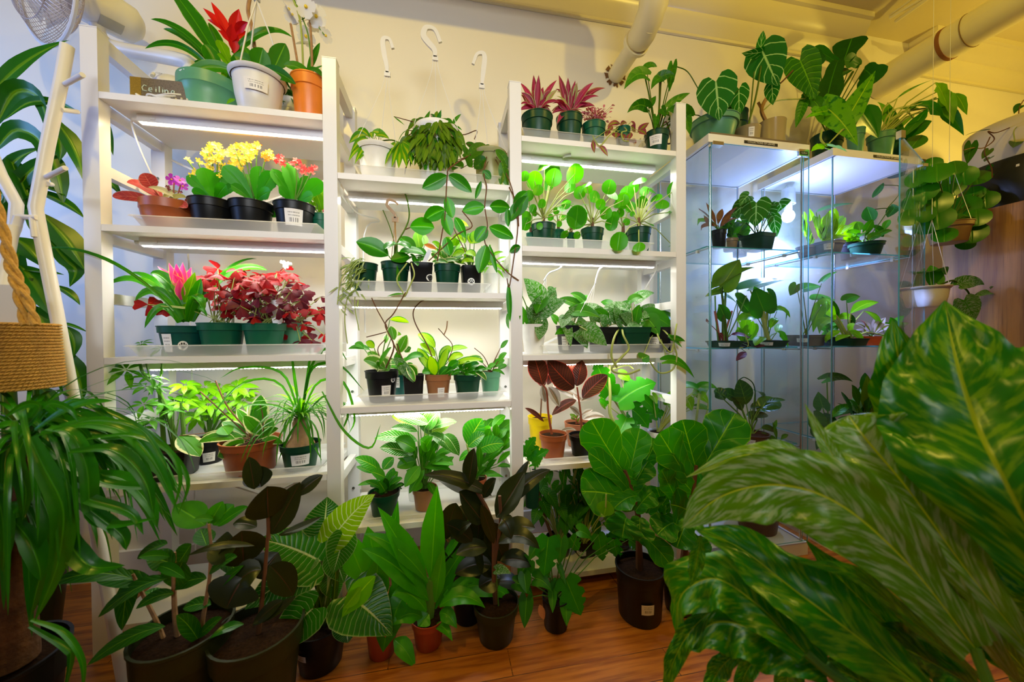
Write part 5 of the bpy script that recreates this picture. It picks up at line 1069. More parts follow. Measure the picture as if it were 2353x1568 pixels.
# ---- rubber seedlings shelf
p = Pot('potted_rubber_plant', 'russet rubber plant with a red-rimmed upright leaf in the front terracotta pot', 1271, 1001, 1046, 64, 'c3', .075, 'round', 'terra')
p.fo(RUBR, 'oval', lv=[(1247, 885, 1224, 806, 46, 0, -.02), (1258, 885, 1279, 844, 18, 0, 0), (1290, 886, 1254, 826, 30, 2, .02), (1250, 970, 1206, 938, 12, 4, 0)], pet=0, face=.85).fo(RUBV, 'oval', lv=[(1246, 885, 1253, 925, 26, 0, .0), (1260, 890, 1285, 935, 34, 4, -.02), (1270, 890, 1330, 915, 30, 4, .05), (1270, 890, 1320, 875, 22, 2, .05), (1290, 990, 1325, 990, 10, 4, -.03)], pet=0)
p.stem([(1268, 998), (1260, 950), (1256, 900), (1247, 884)], [3, 2.4, 2], STEMR).done()
p = Pot('potted_rubber_plant', 'dark-leaved rubber plant in the black pot, right of the front terracotta pot', 1338, 1004, 1044, 62, 'c3', .075, 'round', 'black')
p.fo(RUBR, 'oval', lv=[(1320, 892, 1258, 828, 60, -4, -.02), (1325, 888, 1338, 828, 36, 0, 0), (1338, 915, 1396, 862, 42, 4, -.02), (1330, 885, 1300, 832, 40, 0, .03), (1325, 920, 1268, 955, 22, 6, 0)], pet=0, face=.85, fold=.1).fo(RUBV, 'oval', lv=[(1335, 922, 1380, 904, 22, 4, -.02), (1333, 955, 1308, 935, 14, 2), (1335, 955, 1362, 942, 12, 2), (1340, 965, 1392, 960, 22, 6, .03), (1338, 922, 1318, 905, 24, 0, .04)], pet=0)
p.stem([(1337, 1004), (1334, 950), (1326, 890)], [3, 2.6, 2.], STEMR).done()
p = Pot('potted_rubber_plant', 'thin-stemmed plant in the bright yellow pot', 1241, 960, 1018, 56, 'c3', .19, 'round', 'yellow')
p.fo(RUBR, 'oval', lv=[(1248, 890, 1240, 850, 26, 0)], pet=0).stem([(1242, 960), (1245, 900)], 1.8, STEMB).done()
p = Pot('potted_seedling', 'small seedling in the orange-clay pot behind the black pot', 1328, 975, 1026, 62, 'c3', .19, 'round', 'clay')
p.fo(OLIVE, 'oval', box=(1312, 945, 1335, 970), n=8, L=14, Wd=8, pm=STEMR).done()
p = Pot('potted_mini_monstera', 'climbing split-leaf plant with big cut leaves behind the fiddle leaf fig', 1452, 990, 1045, 40, 'c3', .14, 'square', 'olive', stk=(1452, 990, 1446, 930, 8, -.02))
MON = MONS
p.fo(MON, 'mons', lv=[(1402, 905, 1368, 830, 60, 0, .02), (1420, 925, 1508, 880, 66, 8, -.03), (1400, 905, 1392, 842, 40, 0, .03), (1475, 915, 1512, 955, 40, 4, -.02), (1450, 940, 1490, 985, 50, 6, -.04), (1440, 960, 1420, 1000, 44, 0, -.05), (1480, 960, 1530, 950, 36, 4, -.02), (1395, 930, 1375, 920, 16), (1440, 975, 1470, 1000, 40, 3, -.06)], pet=1.6, face=.85, fold=.12, pm=STEML)
p.fo(LG, 'heart', lv=[(1425, 860, 1450, 878, 26, 3, 0), (1380, 920, 1392, 942, 18, 0)], pm=STEML)
p.stem([(1450, 1000), (1405, 960), (1402, 905), (1400, 850), (1402, 790)], [4, 4, 3.4, 3, 2.4], STEML).stem([(1402, 850), (1440, 840), (1455, 848)], 1.5, STEML).done()
p = Pot('potted_arrowhead_plant', 'pale green arrowhead vine at the right end of the seedling shelf', 1515, 995, 1045, 50, 'c3', .12, 'round', 'white')
PALE = LM('leaf_pale_green', (.08, .30, .04), (.22, .46, .10), vein=(.45, .62, .25), vw=.05, trans=.3)
p.fo(PALE, 'arrow', lv=[(1535, 925, 1512, 912, 34, 4), (1540, 925, 1556, 890, 40, 0), (1545, 928, 1578, 905, 44, 4, -.02), (1580, 920, 1590, 945, 34, 3, -.02), (1600, 895, 1560, 895, 30, 6, -.03), (1605, 905, 1635, 880, 34, 4, -.03), (1605, 905, 1630, 930, 26, 3), (1500, 910, 1510, 930, 22)], pm=STEML, pet=1.5, face=.7)
p.fo(GR, 'arrow', lv=[(1605, 895, 1565, 882, 26, 6, -.05), (1610, 890, 1650, 895, 28, 6, -.05), (1605, 935, 1640, 948, 18, 4, -.04)], pm=STEML)
p.stem([(1595, 1000, -.03), (1602, 950, -.03), (1607, 905, -.03)], 2.6, STEML).stem([(1607, 1000, -.03), (1625, 945, -.03), (1628, 920, -.03)], 1.8, STEML).stem([(1556, 980), (1570, 950), (1590, 925)], 1.6, STEML).done()

# ---- low shelves
p = Pot('potted_mini_monstera', 'split-leaf seedling at the left front corner of the seedling shelf', 1222, 1075, 1110, 40, 'b3', .03, 'round', 'green', tray=False)
p.fo(MON, 'mons', lv=[(1208, 1040, 1232, 1005, 30, 3, -.03), (1210, 1050, 1240, 1028, 30, 3, -.03), (1222, 1062, 1262, 1035, 30, 4, -.03), (1225, 1065, 1245, 1055, 30, 0, -.05), (1205, 1050, 1195, 1025, 22), (1235, 1090, 1215, 1072, 30, 3, -.03)], pm=STEML, face=.8).done()
p = Pot('potted_swiss_cheese_vine', 'curling green vine in a small labelled black pot, bottom right shelf', 1343, 1255, 1290, 52, 'c4', .10, 'square', 'black', lab=(-.35, .3, .85, 1.0), tray=False)
p.fo(GR, 'heart', box=(1290, 1115, 1420, 1250), n=34, L=36, Wd=26, droop=.9, rad=.3, pm=STEML, pet=1.4).done()
p = Pot('potted_swiss_cheese_vine', 'leggy heart-leaved vine with woody stems on the bottom shelf of the right bay', 1285, 1245, 1290, 60, 'c4', .12, 'round', 'black', tray=False)
p.fo(RIBG, 'heart', box=(1215, 1085, 1370, 1220), n=34, L=40, Wd=28, droop=.9, rad=.3, pm=STEML, pet=1.6).stem([(1290, 1240), (1310, 1160), (1322, 1080)], 3.5, STEML).stem([(1270, 1240), (1240, 1150), (1235, 1100)], 4, STEMB).done()
p = Pot('potted_swiss_cheese_vine', 'split-leaf vine next to the fiddle leaf fig on the bottom shelf', 1425, 1250, 1300, 60, 'c4', .12, 'round', 'black', tray=False)
p.fo(MON, 'mons', box=(1380, 1200, 1480, 1300), n=8, L=46, Wd=36, droop=.3).done()
# ================================================================== CABINETS AND THEIR PLANTS
def text_mb(body, org, right, up, size, depth=.0004):
    c = bpy.data.curves.new('t', 'FONT'); c.body = body; c.size = size; c.align_x = 'CENTER'; c.align_y = 'CENTER'; c.resolution_u = 2
    o = bpy.data.objects.new('t', c); COL.objects.link(o); dg = bpy.context.evaluated_depsgraph_get(); me = bpy.data.meshes.new_from_object(o.evaluated_get(dg))
    m = MB(); n = np.cross(right, up)
    for f in me.polygons: m.poly([A3(org)+right*me.vertices[i].co.x+up*me.vertices[i].co.y+n*depth for i in f.vertices])
    bpy.data.objects.remove(o); bpy.data.curves.remove(c); bpy.data.meshes.remove(me); return m
INK = plain('white_ink', (.85, .85, .83), .5); GREYINK = plain('grey_ink', (.12, .12, .13), .5)
XR, YF = A3([1., 0, 0]), A3([0, 1., 0])
for cb, x0, x1 in ((CB1, 2.086, 2.236), (CB2, 2.704, 2.856)):
    s_ = obj('label_strip', MB().box(x0, -.0062, 1.6085, x1, -.0052, 1.6195), DARK, cb)
    obj('lettering', text_mb('COLLECTIONS OF LEAVES', ((x0+x1)/2, -.0066, 1.614), XR, UP, .0105), INK, s_)
lk = obj('lock_label', MB().box(2.325, -.0195, 1.580, 2.362, -.0185, 1.594), DARK, CB1)
obj('lettering', text_mb('LULU', (2.3435, -.0198, 1.587), XR, UP, .011), INK, lk)
# boards lying on top
single('wooden_board', 'long thin brown board lying on the left glass cabinet', 'board', MB().box(1.945, .0, 1.6305, 2.335, .22, 1.640), plain('grey_brown_board', (.16, .12, .075), .5), (2.1, .1, 1.6305), bevel=.004)
single('wooden_board', 'brown board lying on the right glass cabinet, overhanging its right end', 'board', MB().box(2.56, .02, 1.6305, 3.03, .22, 1.642), plain('dark_brown_board', (.12, .085, .04), .5), (2.8, .1, 1.6305), bevel=.004)

# hanging lamp in the cabinet corner
lp = thing('hanging_grow_lamp', 'white cylindrical lamp with a glaring blue-white bulb, hung in the right glass cabinet', 'lamp', (2.575, .25, 1.44))
obj('lamp_shade', MB().lathe((2.575, .25, 1.50), [(.0, .078), (.012, .078), (.027, .07), (.029, .0), (.026, 0), (.024, .06)], 28), PLW, lp)
obj('socket', MB().lathe((2.575, .25, 1.475), [(0, 0), (.016, 0), (.017, .04), (0, .04)], 16), WHITE, lp)
obj('bulb', MB().ball((2.575, .25, 1.445), .026, .026, .03, 16), plain('blue_white_bulb', (1, 1, 1), .5, emis=((.62, .72, 1.), 22.)), lp)
obj('cord', MB().tube(smooth([(2.575, .25, 1.578), (2.58, .26, 1.592), (2.60, .29, 1.598)]), .002, 6), PLW, lp)
l = light('hanging_grow_lamp_light', 'SPOT', (0, 0, 0), 60, (.34, .40, 1.), .03); l.data.spot_size = 2.9; l.data.spot_blend = .5; l.parent = lp; l.location = (0, 0, -.03)
l = light('hanging_grow_lamp_light', 'POINT', (0, 0, 0), 8, (.30, .38, 1.), .03); l.parent = lp; l.location = (-.02, -.045, -.03)

T1 = 1.6405; T2 = 1.6425
AN = ANTH
p = Pot('potted_anthurium', 'velvet anthurium with one big white-veined heart leaf in a sage pot, on the left cabinet', 1640, 262, 318, 104, 1.6305, .07, 'round', 'sage', taper=.7)
p.fo(AN, 'heart', lv=[(1645, 188, 1653, 278, 84, 0, -.10), (1698, 205, 1698, 268, 42, 0, -.02)], pm=OLIVE, pet=1.6, face=.97, jit=.05, fold=.08, curl=.1).fo(DG, 'oval', lv=[(1660, 262, 1680, 218, 34, 0, .03), (1566, 262, 1578, 282, 12)], pm=OLIVE).stem([(1605, 205), (1580, 165), (1552, 152)], 1.2, OLIVE).done()
p = Pot('potted_cutting', 'dark green pot tucked behind the velvet anthurium', 1688, 250, 300, 54, 1.6305, .2, 'round', 'green'); p.fo(DG, 'heart', box=(1670, 215, 1700, 245), n=4, L=40, Wd=30).done()
CUPM = plain('clear_cup_plastic', (.62, .50, .26), .2, trans=.35)
p = Pot('rooting_cup', 'low clear tub with a tall-stemmed cutting on the left cabinet', 1716, 288, 310, 56, T1, .06, 'cup', CUPM, taper=.85, lab=(.35, .2, .8, .45))
p.fo(AN, 'heart', lv=[(1752, 118, 1788, 198, 82, 0, -.03), (1747, 118, 1754, 70, 20, 4, 0), (1748, 120, 1704, 122, 22, -2, -.03), (1774, 196, 1776, 242, 32, 0, -.01)], pet=0, face=.9, fold=.08)
p.stem([(1718, 290), (1735, 230), (1746, 170), (1752, 118)], 2, OLIVE).stem([(1722, 290), (1728, 220), (1733, 165)], 1.4, OLIVE).done()
p = Pot('rooting_cup', 'taller clear tub of roots and moss on the left cabinet, behind the low tub', 1772, 272, 316, 58, T1, .12, 'cup', CUPM, taper=.85)
p.stem([(1760, 280), (1750, 250), (1768, 215)], 4, STEMT).stem([(1750, 250), (1742, 235)], 3, STEMT).stem([(1768, 215), (1800, 185), (1822, 162)], 1.8, STEMB).stem([(1752, 255), (1785, 232), (1850, 227)], 1.4, STEML)
p.fo(RIBG, 'heart', lv=[(1838, 138, 1874, 228, 66, 3, -.04), (1846, 235, 1828, 295, 22, 0, 0), (1855, 232, 1885, 212, 22, 4, 0)], pet=0, face=.9).fo(GR, 'heart', lv=[(1870, 232, 1890, 265, 30)], pet=0).done()
p = Pot('potted_philodendron', 'tall dark-leaved philodendron at the back of the right cabinet top', 1900, 300, 330, 60, 1.6305, .22, 'round', 'green')
p.fo(DG, 'fiddle', lv=[(1935, 150, 1958, 88, 62, 0, 0), (1925, 140, 1895, 250, 52, 8, -.04), (1985, 160, 2012, 190, 56, 6, -.02), (1930, 150, 1868, 112, 24, 4), (1880, 118, 1885, 150, 22), (1950, 160, 1925, 180, 40), (1895, 235, 1885, 262, 36, 0, 0), (1845, 215, 1875, 240, 26), (1975, 150, 1940, 140, 30, 4)], pet=1.5, pm=OLIVE, face=.8).stem([(1900, 300), (1915, 240), (1960, 165)], 2.4, OLIVE).done()
p = Pot('potted_marbled_philodendron', 'marbled lime philodendron with drooping leaves in a small jade pot on the right cabinet', 1966, 292, 322, 34, T2, .06, 'round', 'sage')
p.fo(PMARB, 'arrow', lv=[(1950, 268, 2012, 162, 56, 0, -.03), (1905, 252, 1972, 336, 66, 8, -.08), (1920, 255, 1850, 272, 34, 6, -.05), (1905, 240, 1905, 225, 30)], pet=2, pm=STEML, face=.85, fold=.12, wave=.12)
p.fo(LG, 'arrow', lv=[(1900, 335, 1948, 350, 40, 2, -.12), (1895, 340, 1864, 348, 40, 3, -.12)], pet=1.6, pm=STEML, face=.5, wave=.1).stem([(1966, 292), (1940, 240), (1918, 232)], 1.6, STEML).stem([(1888, 300, -.09), (1886, 320, -.1), (1898, 336, -.12)], 2, STEML).done()
p = Pot('potted_glossy_philodendron', 'glossy philodendron with one shining leaf in a sage pot, centre of the right cabinet top', 2024, 300, 334, 50, T2, .07, 'round', 'sage')
p.fo(GLOSS, 'heart', lv=[(1985, 262, 2018, 318, 48, 4, -.06)], pet=2, face=.6).fo(PMARB, 'lance', lv=[(2062, 226, 2148, 182, 20, 4, -.02), (2045, 300, 2040, 235, 30, 0, .05), (2060, 250, 2120, 252, 12, 2)], pet=1.6, pm=STEML)
p.fo(LG, 'lance', lv=[(2150, 190, 2182, 262, 30, 10, -.03), (2165, 205, 2190, 285, 30, 4, -.03), (2195, 215, 2222, 265, 18, 6, -.02)], pet=1.5, pm=STEML, wave=.25, bow=12)
p.fo(GLOSS, 'lance', lv=[(2090, 250, 2168, 268, 34, 14, -.02), (2158, 250, 2215, 312, 26, 14, -.02), (2130, 250, 2066, 322, 28, -4, -.07), (2075, 320, 2142, 278, 34, 6, -.07)], pet=1.5, pm=STEML).fo(GR, 'oval', lv=[(2118, 310, 2090, 345, 36, 0, -.06)], pet=0)
for q in ([(2024, 300), (2050, 255), (2110, 240), (2150, 225)], [(2024, 300), (2060, 265), (2120, 250), (2190, 245)], [(2030, 300), (2050, 280), (2080, 255), (2110, 285)], [(2020, 300), (2030, 250), (2060, 228)], [(2024, 300), (1990, 255), (1975, 240)]): p.stem(q, 1.8, STEML)
p.done()
p = Pot('potted_marbled_philodendron', 'mottled upright leaf in a jade pot at the back right of the right cabinet top', 2062, 300, 335, 44, T2, .17, 'round', 'jade')
p.fo(PMARB, 'lance', lv=[(2060, 335, 2052, 262, 32, 0, -.02), (2040, 270, 2015, 235, 22), (2075, 290, 2100, 262, 20)], pet=1.2).done()

# shelf 1 of the left cabinet
C1, C2, C3, C0 = CABZ[2], CABZ[1], CABZ[0], .051
RED2 = LM('prayer_leaf_bronze', (.10, .03, .015), (.22, .08, .02), vein=(.30, .10, .03), vw=.06, trans=.2)
p = Pot('potted_bronze_plant', 'bronze spiky-leaved plant in the slim black pot, top glass shelf of the left cabinet', 1652, 527, 580, 34, C1, .05, 'round', 'black')
p.fo(RED2, 'lance', lv=[(1640, 515, 1592, 478, 14, 8), (1640, 520, 1580, 500, 14, 10), (1645, 515, 1622, 465, 16, 0), (1650, 520, 1600, 530, 14, 8), (1655, 520, 1694, 475, 14, 4, 0), (1660, 520, 1700, 505, 12, 8), (1655, 522, 1690, 520, 12, 6), (1650, 515, 1660, 480, 14), (1658, 520, 1682, 492, 13, 3)], pet=1).fo(GR, 'lance', lv=[(1645, 515, 1575, 518, 14, 10, .03), (1665, 510, 1705, 490, 12, 4, .03)]).done()
p = Pot('potted_seedling', 'small plant in the peat-brown pot, top glass shelf of the left cabinet', 1677, 547, 580, 34, C1, .09, 'round', 'peat', lab=(-.7, .3, .85, .6)); p.fo(GR, 'heart', box=(1660, 505, 1700, 548), n=12, L=26, Wd=18).done()
p = Pot('potted_seedling', 'leafy seedling in the blue-black pot behind the veined anthurium', 1700, 543, 580, 36, C1, .17, 'round', 'blue', lab=(.3, .1, .8, .7)); p.fo(GR, 'heart', box=(1685, 510, 1720, 545), n=8, L=30, Wd=24).done()
p = Pot('potted_anthurium', 'white-veined velvet anthurium in a dark green square pot, top glass shelf of the left cabinet', 1741, 536, 584, 54, C1, .06, 'square', 'green', taper=.8)
p.fo(ANTH, 'heart', lv=[(1738, 466, 1736, 522, 58, 0, -.02), (1715, 470, 1680, 500, 40, 4, .04), (1700, 500, 1715, 460, 46, 0, .06), (1760, 480, 1780, 510, 36, 4, .03), (1790, 465, 1806, 494, 44, 0, .06), (1778, 500, 1785, 545, 28, 0, .0), (1720, 450, 1700, 475, 30)], pm=OLIVE, pet=1.3, face=.9, fold=.1).done()
# shelf 1 of the right cabinet
p = Pot('potted_rosette', 'pale rosette plant in the grey labelled pot, top glass shelf of the right cabinet', 1901, 553, 602, 62, C1, .07, 'round', plain('grey_blue_pot', (.22, .26, .33), .4), lab=(.1, .25, .8, .65), stk=(1876, 550, 1862, 508, 8, -.02))
p.fo(PALE, 'lance', box=(1865, 500, 1945, 555), n=22, L=50, Wd=18, droop=-.3).fo(LG, 'heart', lv=[(1905, 525, 1910, 482, 32, 0, 0)]).fo(DG, 'oval', lv=[(1875, 488, 1962, 468, 22, 4, .08)], pet=1.4).done()
p = Pot('potted_seedling', 'leafy plant in a grey pot at the left end of the right cabinet top shelf', 1858, 563, 604, 48, C1, .12, 'round', plain('grey_pot', (.3, .34, .4), .4)); p.fo(PALE, 'lance', box=(1835, 500, 1880, 560), n=12, L=50, Wd=14, droop=-.3).done()
p = Pot('potted_lime_plant', 'lime-leaved plant in the black pot behind the metal rod, right cabinet top shelf', 1950, 556, 598, 36, C1, .14, 'round', 'black', lab=(.5, .1, .7, .7)); p.fo(LG, 'oval', box=(1940, 520, 1985, 560), n=12, L=34, Wd=18).done()
p = Pot('potted_pothos', 'vine in the green pot with a white tag, right cabinet top shelf', 1990, 554, 600, 64, C1, .06, 'round', 'green', stk=(1980, 552, 1984, 528, 8, -.02))
p.fo(GR, 'oval', lv=[(1980, 550, 1970, 510, 22, 2), (1990, 548, 1945, 535, 20, 6), (2010, 550, 2050, 530, 18, 6, -.02), (2000, 520, 2030, 545, 20, 4), (1985, 545, 2008, 505, 18), (2030, 530, 2045, 505, 14), (1995, 552, 2025, 540, 22, 4, -.03), (1990, 535, 1975, 545, 20, 4, -.03)])
p.fo(DG, 'oval', lv=[(2005, 510, 1992, 475, 28, 0, 0), (2030, 420, 2005, 455, 16, -3, .02), (2040, 500, 2065, 470, 22, 3, .02)], pet=0).stem([(1992, 552), (2030, 500), (2040, 480), (2000, 482)], 1., OLIVE).stem([(2038, 480), (2075, 432), (2025, 425)], .8, OLIVE).done()
m = MB().lathe((0, 0, 0), [(0, 0), (.020, 0), (.022, .01), (.021, .04), (.012, .052), (.013, .062), (.0125, .07), (.0115, .07), (.011, .052), (.019, .04), (.020, .004), (0, .003)], 20)
for i, (px, sc_) in enumerate(((2008, 1.0), (2024, .9))):
    q = W(px, 580, .07+.06*i); mm = MB(); mm.v = [tuple(A3(v)*sc_+A3([q[0], q[1], C1+.0005])) for v in m.v]; mm.f = m.f; mm.uv = m.uv; mm.uv2 = m.uv2; mm.mi = m.mi; mm.sm = m.sm
    single('glass_jar', ['small clear glass jar beside the green pot with the white tag', 'second clear glass jar, nearest the open glass door'][i], 'jar', mm, GLASS, (q[0], q[1], C1+.0005), 'glass jars in the right cabinet')
# shelf 2 left cabinet
p = Pot('potted_philodendron', 'philodendron with two big dark leaves and red sheaths, middle glass shelf', 1664, 784, 826, 60, C2, .05, 'square', 'green', taper=.8, lab=(0, .2, .75, .75))
p.fo(OLIVE, 'heart', lv=[(1660, 655, 1700, 596, 60, 0, -.02), (1655, 655, 1740, 615, 44, 8, -.02), (1660, 668, 1620, 682, 24, 0, .02)], pet=2, pm=OLIVE, fold=.35).fo(GR, 'heart', lv=[(1660, 680, 1695, 700, 36, 4, .06), (1695, 690, 1725, 722, 40, 3, .05), (1665, 730, 1650, 700, 30)], pet=1.3)
p.fo(MARO, 'oval', lv=[(1680, 770, 1725, 778, 18, 4, -.02), (1650, 770, 1670, 785, 20), (1610, 738, 1582, 745, 12)], pet=1, pm=STEMR).stem([(1655, 785), (1650, 760), (1643, 715)], 2.6, STEMR, 'sheaths').stem([(1665, 785), (1668, 760), (1682, 715)], 2.2, STEMR, 'sheaths')
p.stem([(1662, 784), (1665, 720), (1668, 660)], 2.4).stem([(1668, 784), (1690, 740), (1715, 680)], 1.4).stem([(1650, 784), (1645, 730), (1643, 680)], 1.6).fo(MARO, 'oval', lv=[(1715, 810, 1692, 830, 16, 2, -.04), (1730, 800, 1760, 795, 10, 2, -.04)], pet=.8).stem([(1700, 800, -.04), (1720, 795, -.04), (1712, 770, -.03)], 1.4, STEML).done()
p = Pot('potted_seedling', 'lime seedling in the black square pot between two labelled pots, middle glass shelf', 1715, 788, 815, 46, C2, .15, 'square', 'black', taper=.85); p.fo(LG, 'oval', box=(1695, 735, 1735, 788), n=9, L=40, Wd=18, droop=-.2).done()
p = Pot('potted_philodendron', 'bright green thick-stemmed philodendron in a labelled square pot, middle glass shelf', 1765, 783, 824, 62, C2, .055, 'square', 'green', taper=.8, lab=(-.15, .25, .75, .8))
p.fo(GLOSS, 'heart', lv=[(1755, 715, 1733, 658, 56, 0, -.02), (1722, 662, 1810, 645, 62, 6, .05), (1765, 672, 1785, 705, 20)], pet=3, pm=STEML, face=.6).fo(LG, 'oval', lv=[(1740, 730, 1694, 738, 30, 6), (1770, 755, 1788, 735, 20, 8), (1755, 775, 1735, 795, 24, 3, -.04), (1785, 765, 1792, 745, 16)], pet=1.5)
p.fo(GR, 'lance', lv=[(1770, 720, 1826, 745, 16, 22, 0), (1785, 715, 1830, 748, 10, 16, .02), (1785, 765, 1812, 800, 14, 12, -.02), (1765, 720, 1790, 712, 14, 3)], pet=1.2).stem([(1765, 784), (1757, 745), (1752, 705)], [5, 5, 4], STEML).done()
# shelf 2 right cabinet
p = Pot('potted_philodendron', 'leggy vine in the grey labelled pot, middle shelf of the right cabinet, left end', 1850, 770, 822, 60, C2, .10, 'square', plain('grey_square_pot', (.12, .14, .18), .4), lab=(-.2, .35, .7, .7), taper=.85)
p.fo(DG, 'heart', lv=[(1845, 665, 1890, 660, 34, 5, .05), (1880, 690, 1920, 690, 40, 4, .05), (1830, 655, 1815, 680, 24, 0, .05), (1890, 645, 1925, 625, 12, 4)], pm=OLIVE).fo(LG, 'heart', lv=[(1885, 705, 1868, 765, 26, 6, 0), (1890, 700, 1910, 695, 24, 4)]).done()
p = Pot('potted_philodendron', 'dark blue square pot with a price label, middle shelf of the right cabinet', 1903, 775, 824, 50, C2, .14, 'square', 'blue', lab=(0, .4, .75, .75), taper=.85); p.fo(GR, 'heart', box=(1880, 690, 1930, 770), n=8, L=38, Wd=20).done()
p = Pot('potted_philodendron', 'bright starry-leaved philodendron in the green square pot beside the red one', 1946, 778, 826, 62, C2, .055, 'square', 'green', taper=.82)
p.fo(LG, 'lance', lv=[(1920, 735, 1868, 700, 26, 14), (1915, 735, 1870, 768, 26, 12), (1930, 760, 1892, 790, 18, 6, -.02), (1950, 770, 1920, 785, 22, 3, -.03), (1960, 730, 1925, 735, 26, 4), (1950, 765, 1990, 795, 18, 10, -.03), (1955, 720, 2020, 695, 26, 8, .0), (1985, 715, 2035, 775, 24, 14, 0), (2030, 770, 2035, 800, 26, 0, -.02), (1950, 760, 1965, 745, 20)], pet=2, pm=STEML)
p.fo(DG, 'heart', lv=[(1945, 690, 1977, 682, 26, 4, 0), (1960, 740, 1955, 722, 12)], pet=1.2).stem([(1950, 778), (1930, 740), (1915, 720)], 3, STEML).done()
p = Pot('potted_tricolor', 'pink and white striped plant in the red pot, middle shelf of the right cabinet', 2002, 773, 824, 62, C2, .07, 'round', 'rust', stk=(2030, 812, 2024, 800, 8, -.035), taper=.85)
TRI = LM('tricolor_leaf', (.35, .30, .26), (.50, .42, .36), cen=(.12, .14, .06), cw=.3, back=(.4, .08, .1), trans=.3)
p.fo(TRI, 'lance', lv=[(2000, 765, 1965, 745, 18, 6), (2000, 762, 1975, 735, 16, 4), (2010, 765, 2035, 730, 18, 3), (2015, 765, 2050, 748, 18, 5), (1995, 770, 1960, 765, 16, 5), (2005, 760, 2020, 725, 14, 2, .03), (1990, 768, 1985, 755, 12)], pet=1).done()
p = Pot('potted_philodendron', 'small blue-black square pot behind the open cabinet door', 2058, 776, 820, 40, C2, .08, 'square', 'blue', taper=.85); p.fo(GR, 'heart', box=(2040, 730, 2075, 775), n=7, L=36, Wd=22).done()
# shelf 3
p = Pot('potted_blue_green_plant', 'dark blue-green ribbed plant in the brown labelled pot, lowest glass shelf of the left cabinet', 1724, 1002, 1048, 76, C3, .08, 'round', plain('dark_brown_pot', (.05, .022, .01), .4), lab=(0, .1, .6, .6))
p.fo(BLUG, 'oval', lv=[(1715, 930, 1698, 872, 42, 0, -.02), (1705, 945, 1682, 898, 28, 4), (1740, 945, 1794, 925, 44, 6), (1725, 940, 1760, 938, 18, 8, .02), (1760, 925, 1805, 920, 14, 3), (1735, 900, 1755, 915, 22, 6), (1700, 925, 1655, 905, 30, 8, .03), (1665, 920, 1640, 900, 30, 6, .05), (1740, 965, 1715, 955, 30, 3), (1730, 960, 1765, 955, 22, 4)], pm=STEMG, pet=1.8)
p.fo(DG, 'oval', lv=[(1750, 985, 1785, 995, 18, 5, -.02), (1700, 985, 1680, 1000, 18, 4), (1745, 1000, 1770, 1010, 16, 3, -.03)]).stem([(1725, 1000), (1735, 930), (1732, 885), (1712, 868), (1700, 872)], 1.2, BLUG).done()
p = Pot('rooting_jar', 'clear jar of water with a small cutting, lowest glass shelf of the left cabinet', 1790, 1025, 1058, 48, C3, .05, 'cup', glassmat('jar_glass'), taper=.9, fill=False, lab=(.35, .25, .8, .7), cat='jar')
p.fo(GR, 'lance', lv=[(1785, 1010, 1775, 970, 10, 3), (1795, 1010, 1812, 1000, 10, 3), (1785, 1020, 1760, 1000, 14, 3), (1778, 990, 1785, 965, 8)], pet=1.).done()
p = Pot('potted_alocasia', 'dark jagged-leaved alocasia in the right cabinet, lowest glass shelf, left side', 1905, 1010, 1055, 70, C3, .10, 'round', 'black')
p.fo(BLUG, 'arrow', lv=[(1870, 960, 1895, 1010, 50, 4), (1890, 935, 1880, 900, 40, 0), (1895, 960, 1925, 1000, 40, 6), (1900, 870, 1960, 878, 26, 8, .02), (1880, 990, 1930, 1040, 44, 4, -.03), (1900, 1000, 1875, 1035, 40, 4, -.03)], pet=2, pm=STEMG, face=.8).fo(RIBG, 'lance', lv=[(1900, 990, 1925, 1050, 24, 3, -.03), (1890, 990, 1915, 1030, 22, 3, -.02), (1910, 960, 1960, 930, 20, 6), (1915, 960, 1980, 950, 20, 10)], pet=1.5).done()
p = Pot('potted_calathea', 'dark curled-leaf plant in the right cabinet, lowest glass shelf, right side', 1985, 1008, 1055, 64, C3, .08, 'round', 'black', lab=(0, .3, .7, .7))
p.fo(DG, 'lance', box=(1945, 880, 2035, 1010), n=22, L=70, Wd=24, droop=.0).fo(OLIVE, 'lance', lv=[(2005, 960, 1992, 862, 34, 0), (1960, 960, 1985, 880, 24, 0)]).done()
p = Pot('potted_foliage_plant', 'dark leafy plant on the floor of the left cabinet, left side', 1740, 1150, 1230, 100, C0, .12, 'round', 'black'); p.fo(DG, 'oval', box=(1680, 1070, 1800, 1160), n=20, L=70, Wd=34).done()
p = Pot('potted_foliage_plant', 'dark leafy plant on the floor of the right cabinet', 1960, 1150, 1230, 100, C0, .12, 'round', 'black'); p.fo(DG, 'oval', box=(1900, 1060, 2030, 1160), n=20, L=70, Wd=34).done()

# ================================================================== RIGHT EDGE
def cord(P, pts, r=.0009, mat=PLW, name='hanger'):
    m = MB()
    for a, b in pts: m.tube([a, b], r, 5)
    obj(name, m, mat, P.root)
def hanging(name, label, cx, ry, by, w, Y, col, style='round', top=None, **k):
    mid = W(cx, by, Y); p = Pot(name, label, cx, ry, by, w, float(mid[2]), Y, style, col, **k); t = A3([p.base[0], Y, top or CZ-.0005]); s_ = p.base+UP*(p.h+.28)
    cord(p, [(p.base+A3([math.cos(a)*p.r, math.sin(a)*p.r, p.h*.97]), s_) for a in (.4, 2.5, 4.6)]+[(s_, t)]); return p
p = hanging('hanging_pilea', 'big hanging plant with glossy coin leaves beyond the glass cabinets', 2180, 505, 560, 76, .0, plain('tan_pot', (.35, .22, .10), .5))
mb = p._mb('foliage', LM('coin_leaf_dark', (.012, .13, .012), (.035, .22, .02), vein=(.08, .3, .04), vw=.03, rough=.28, sheen=.7, trans=.15)); st = p._mb('stems', OLIVE)
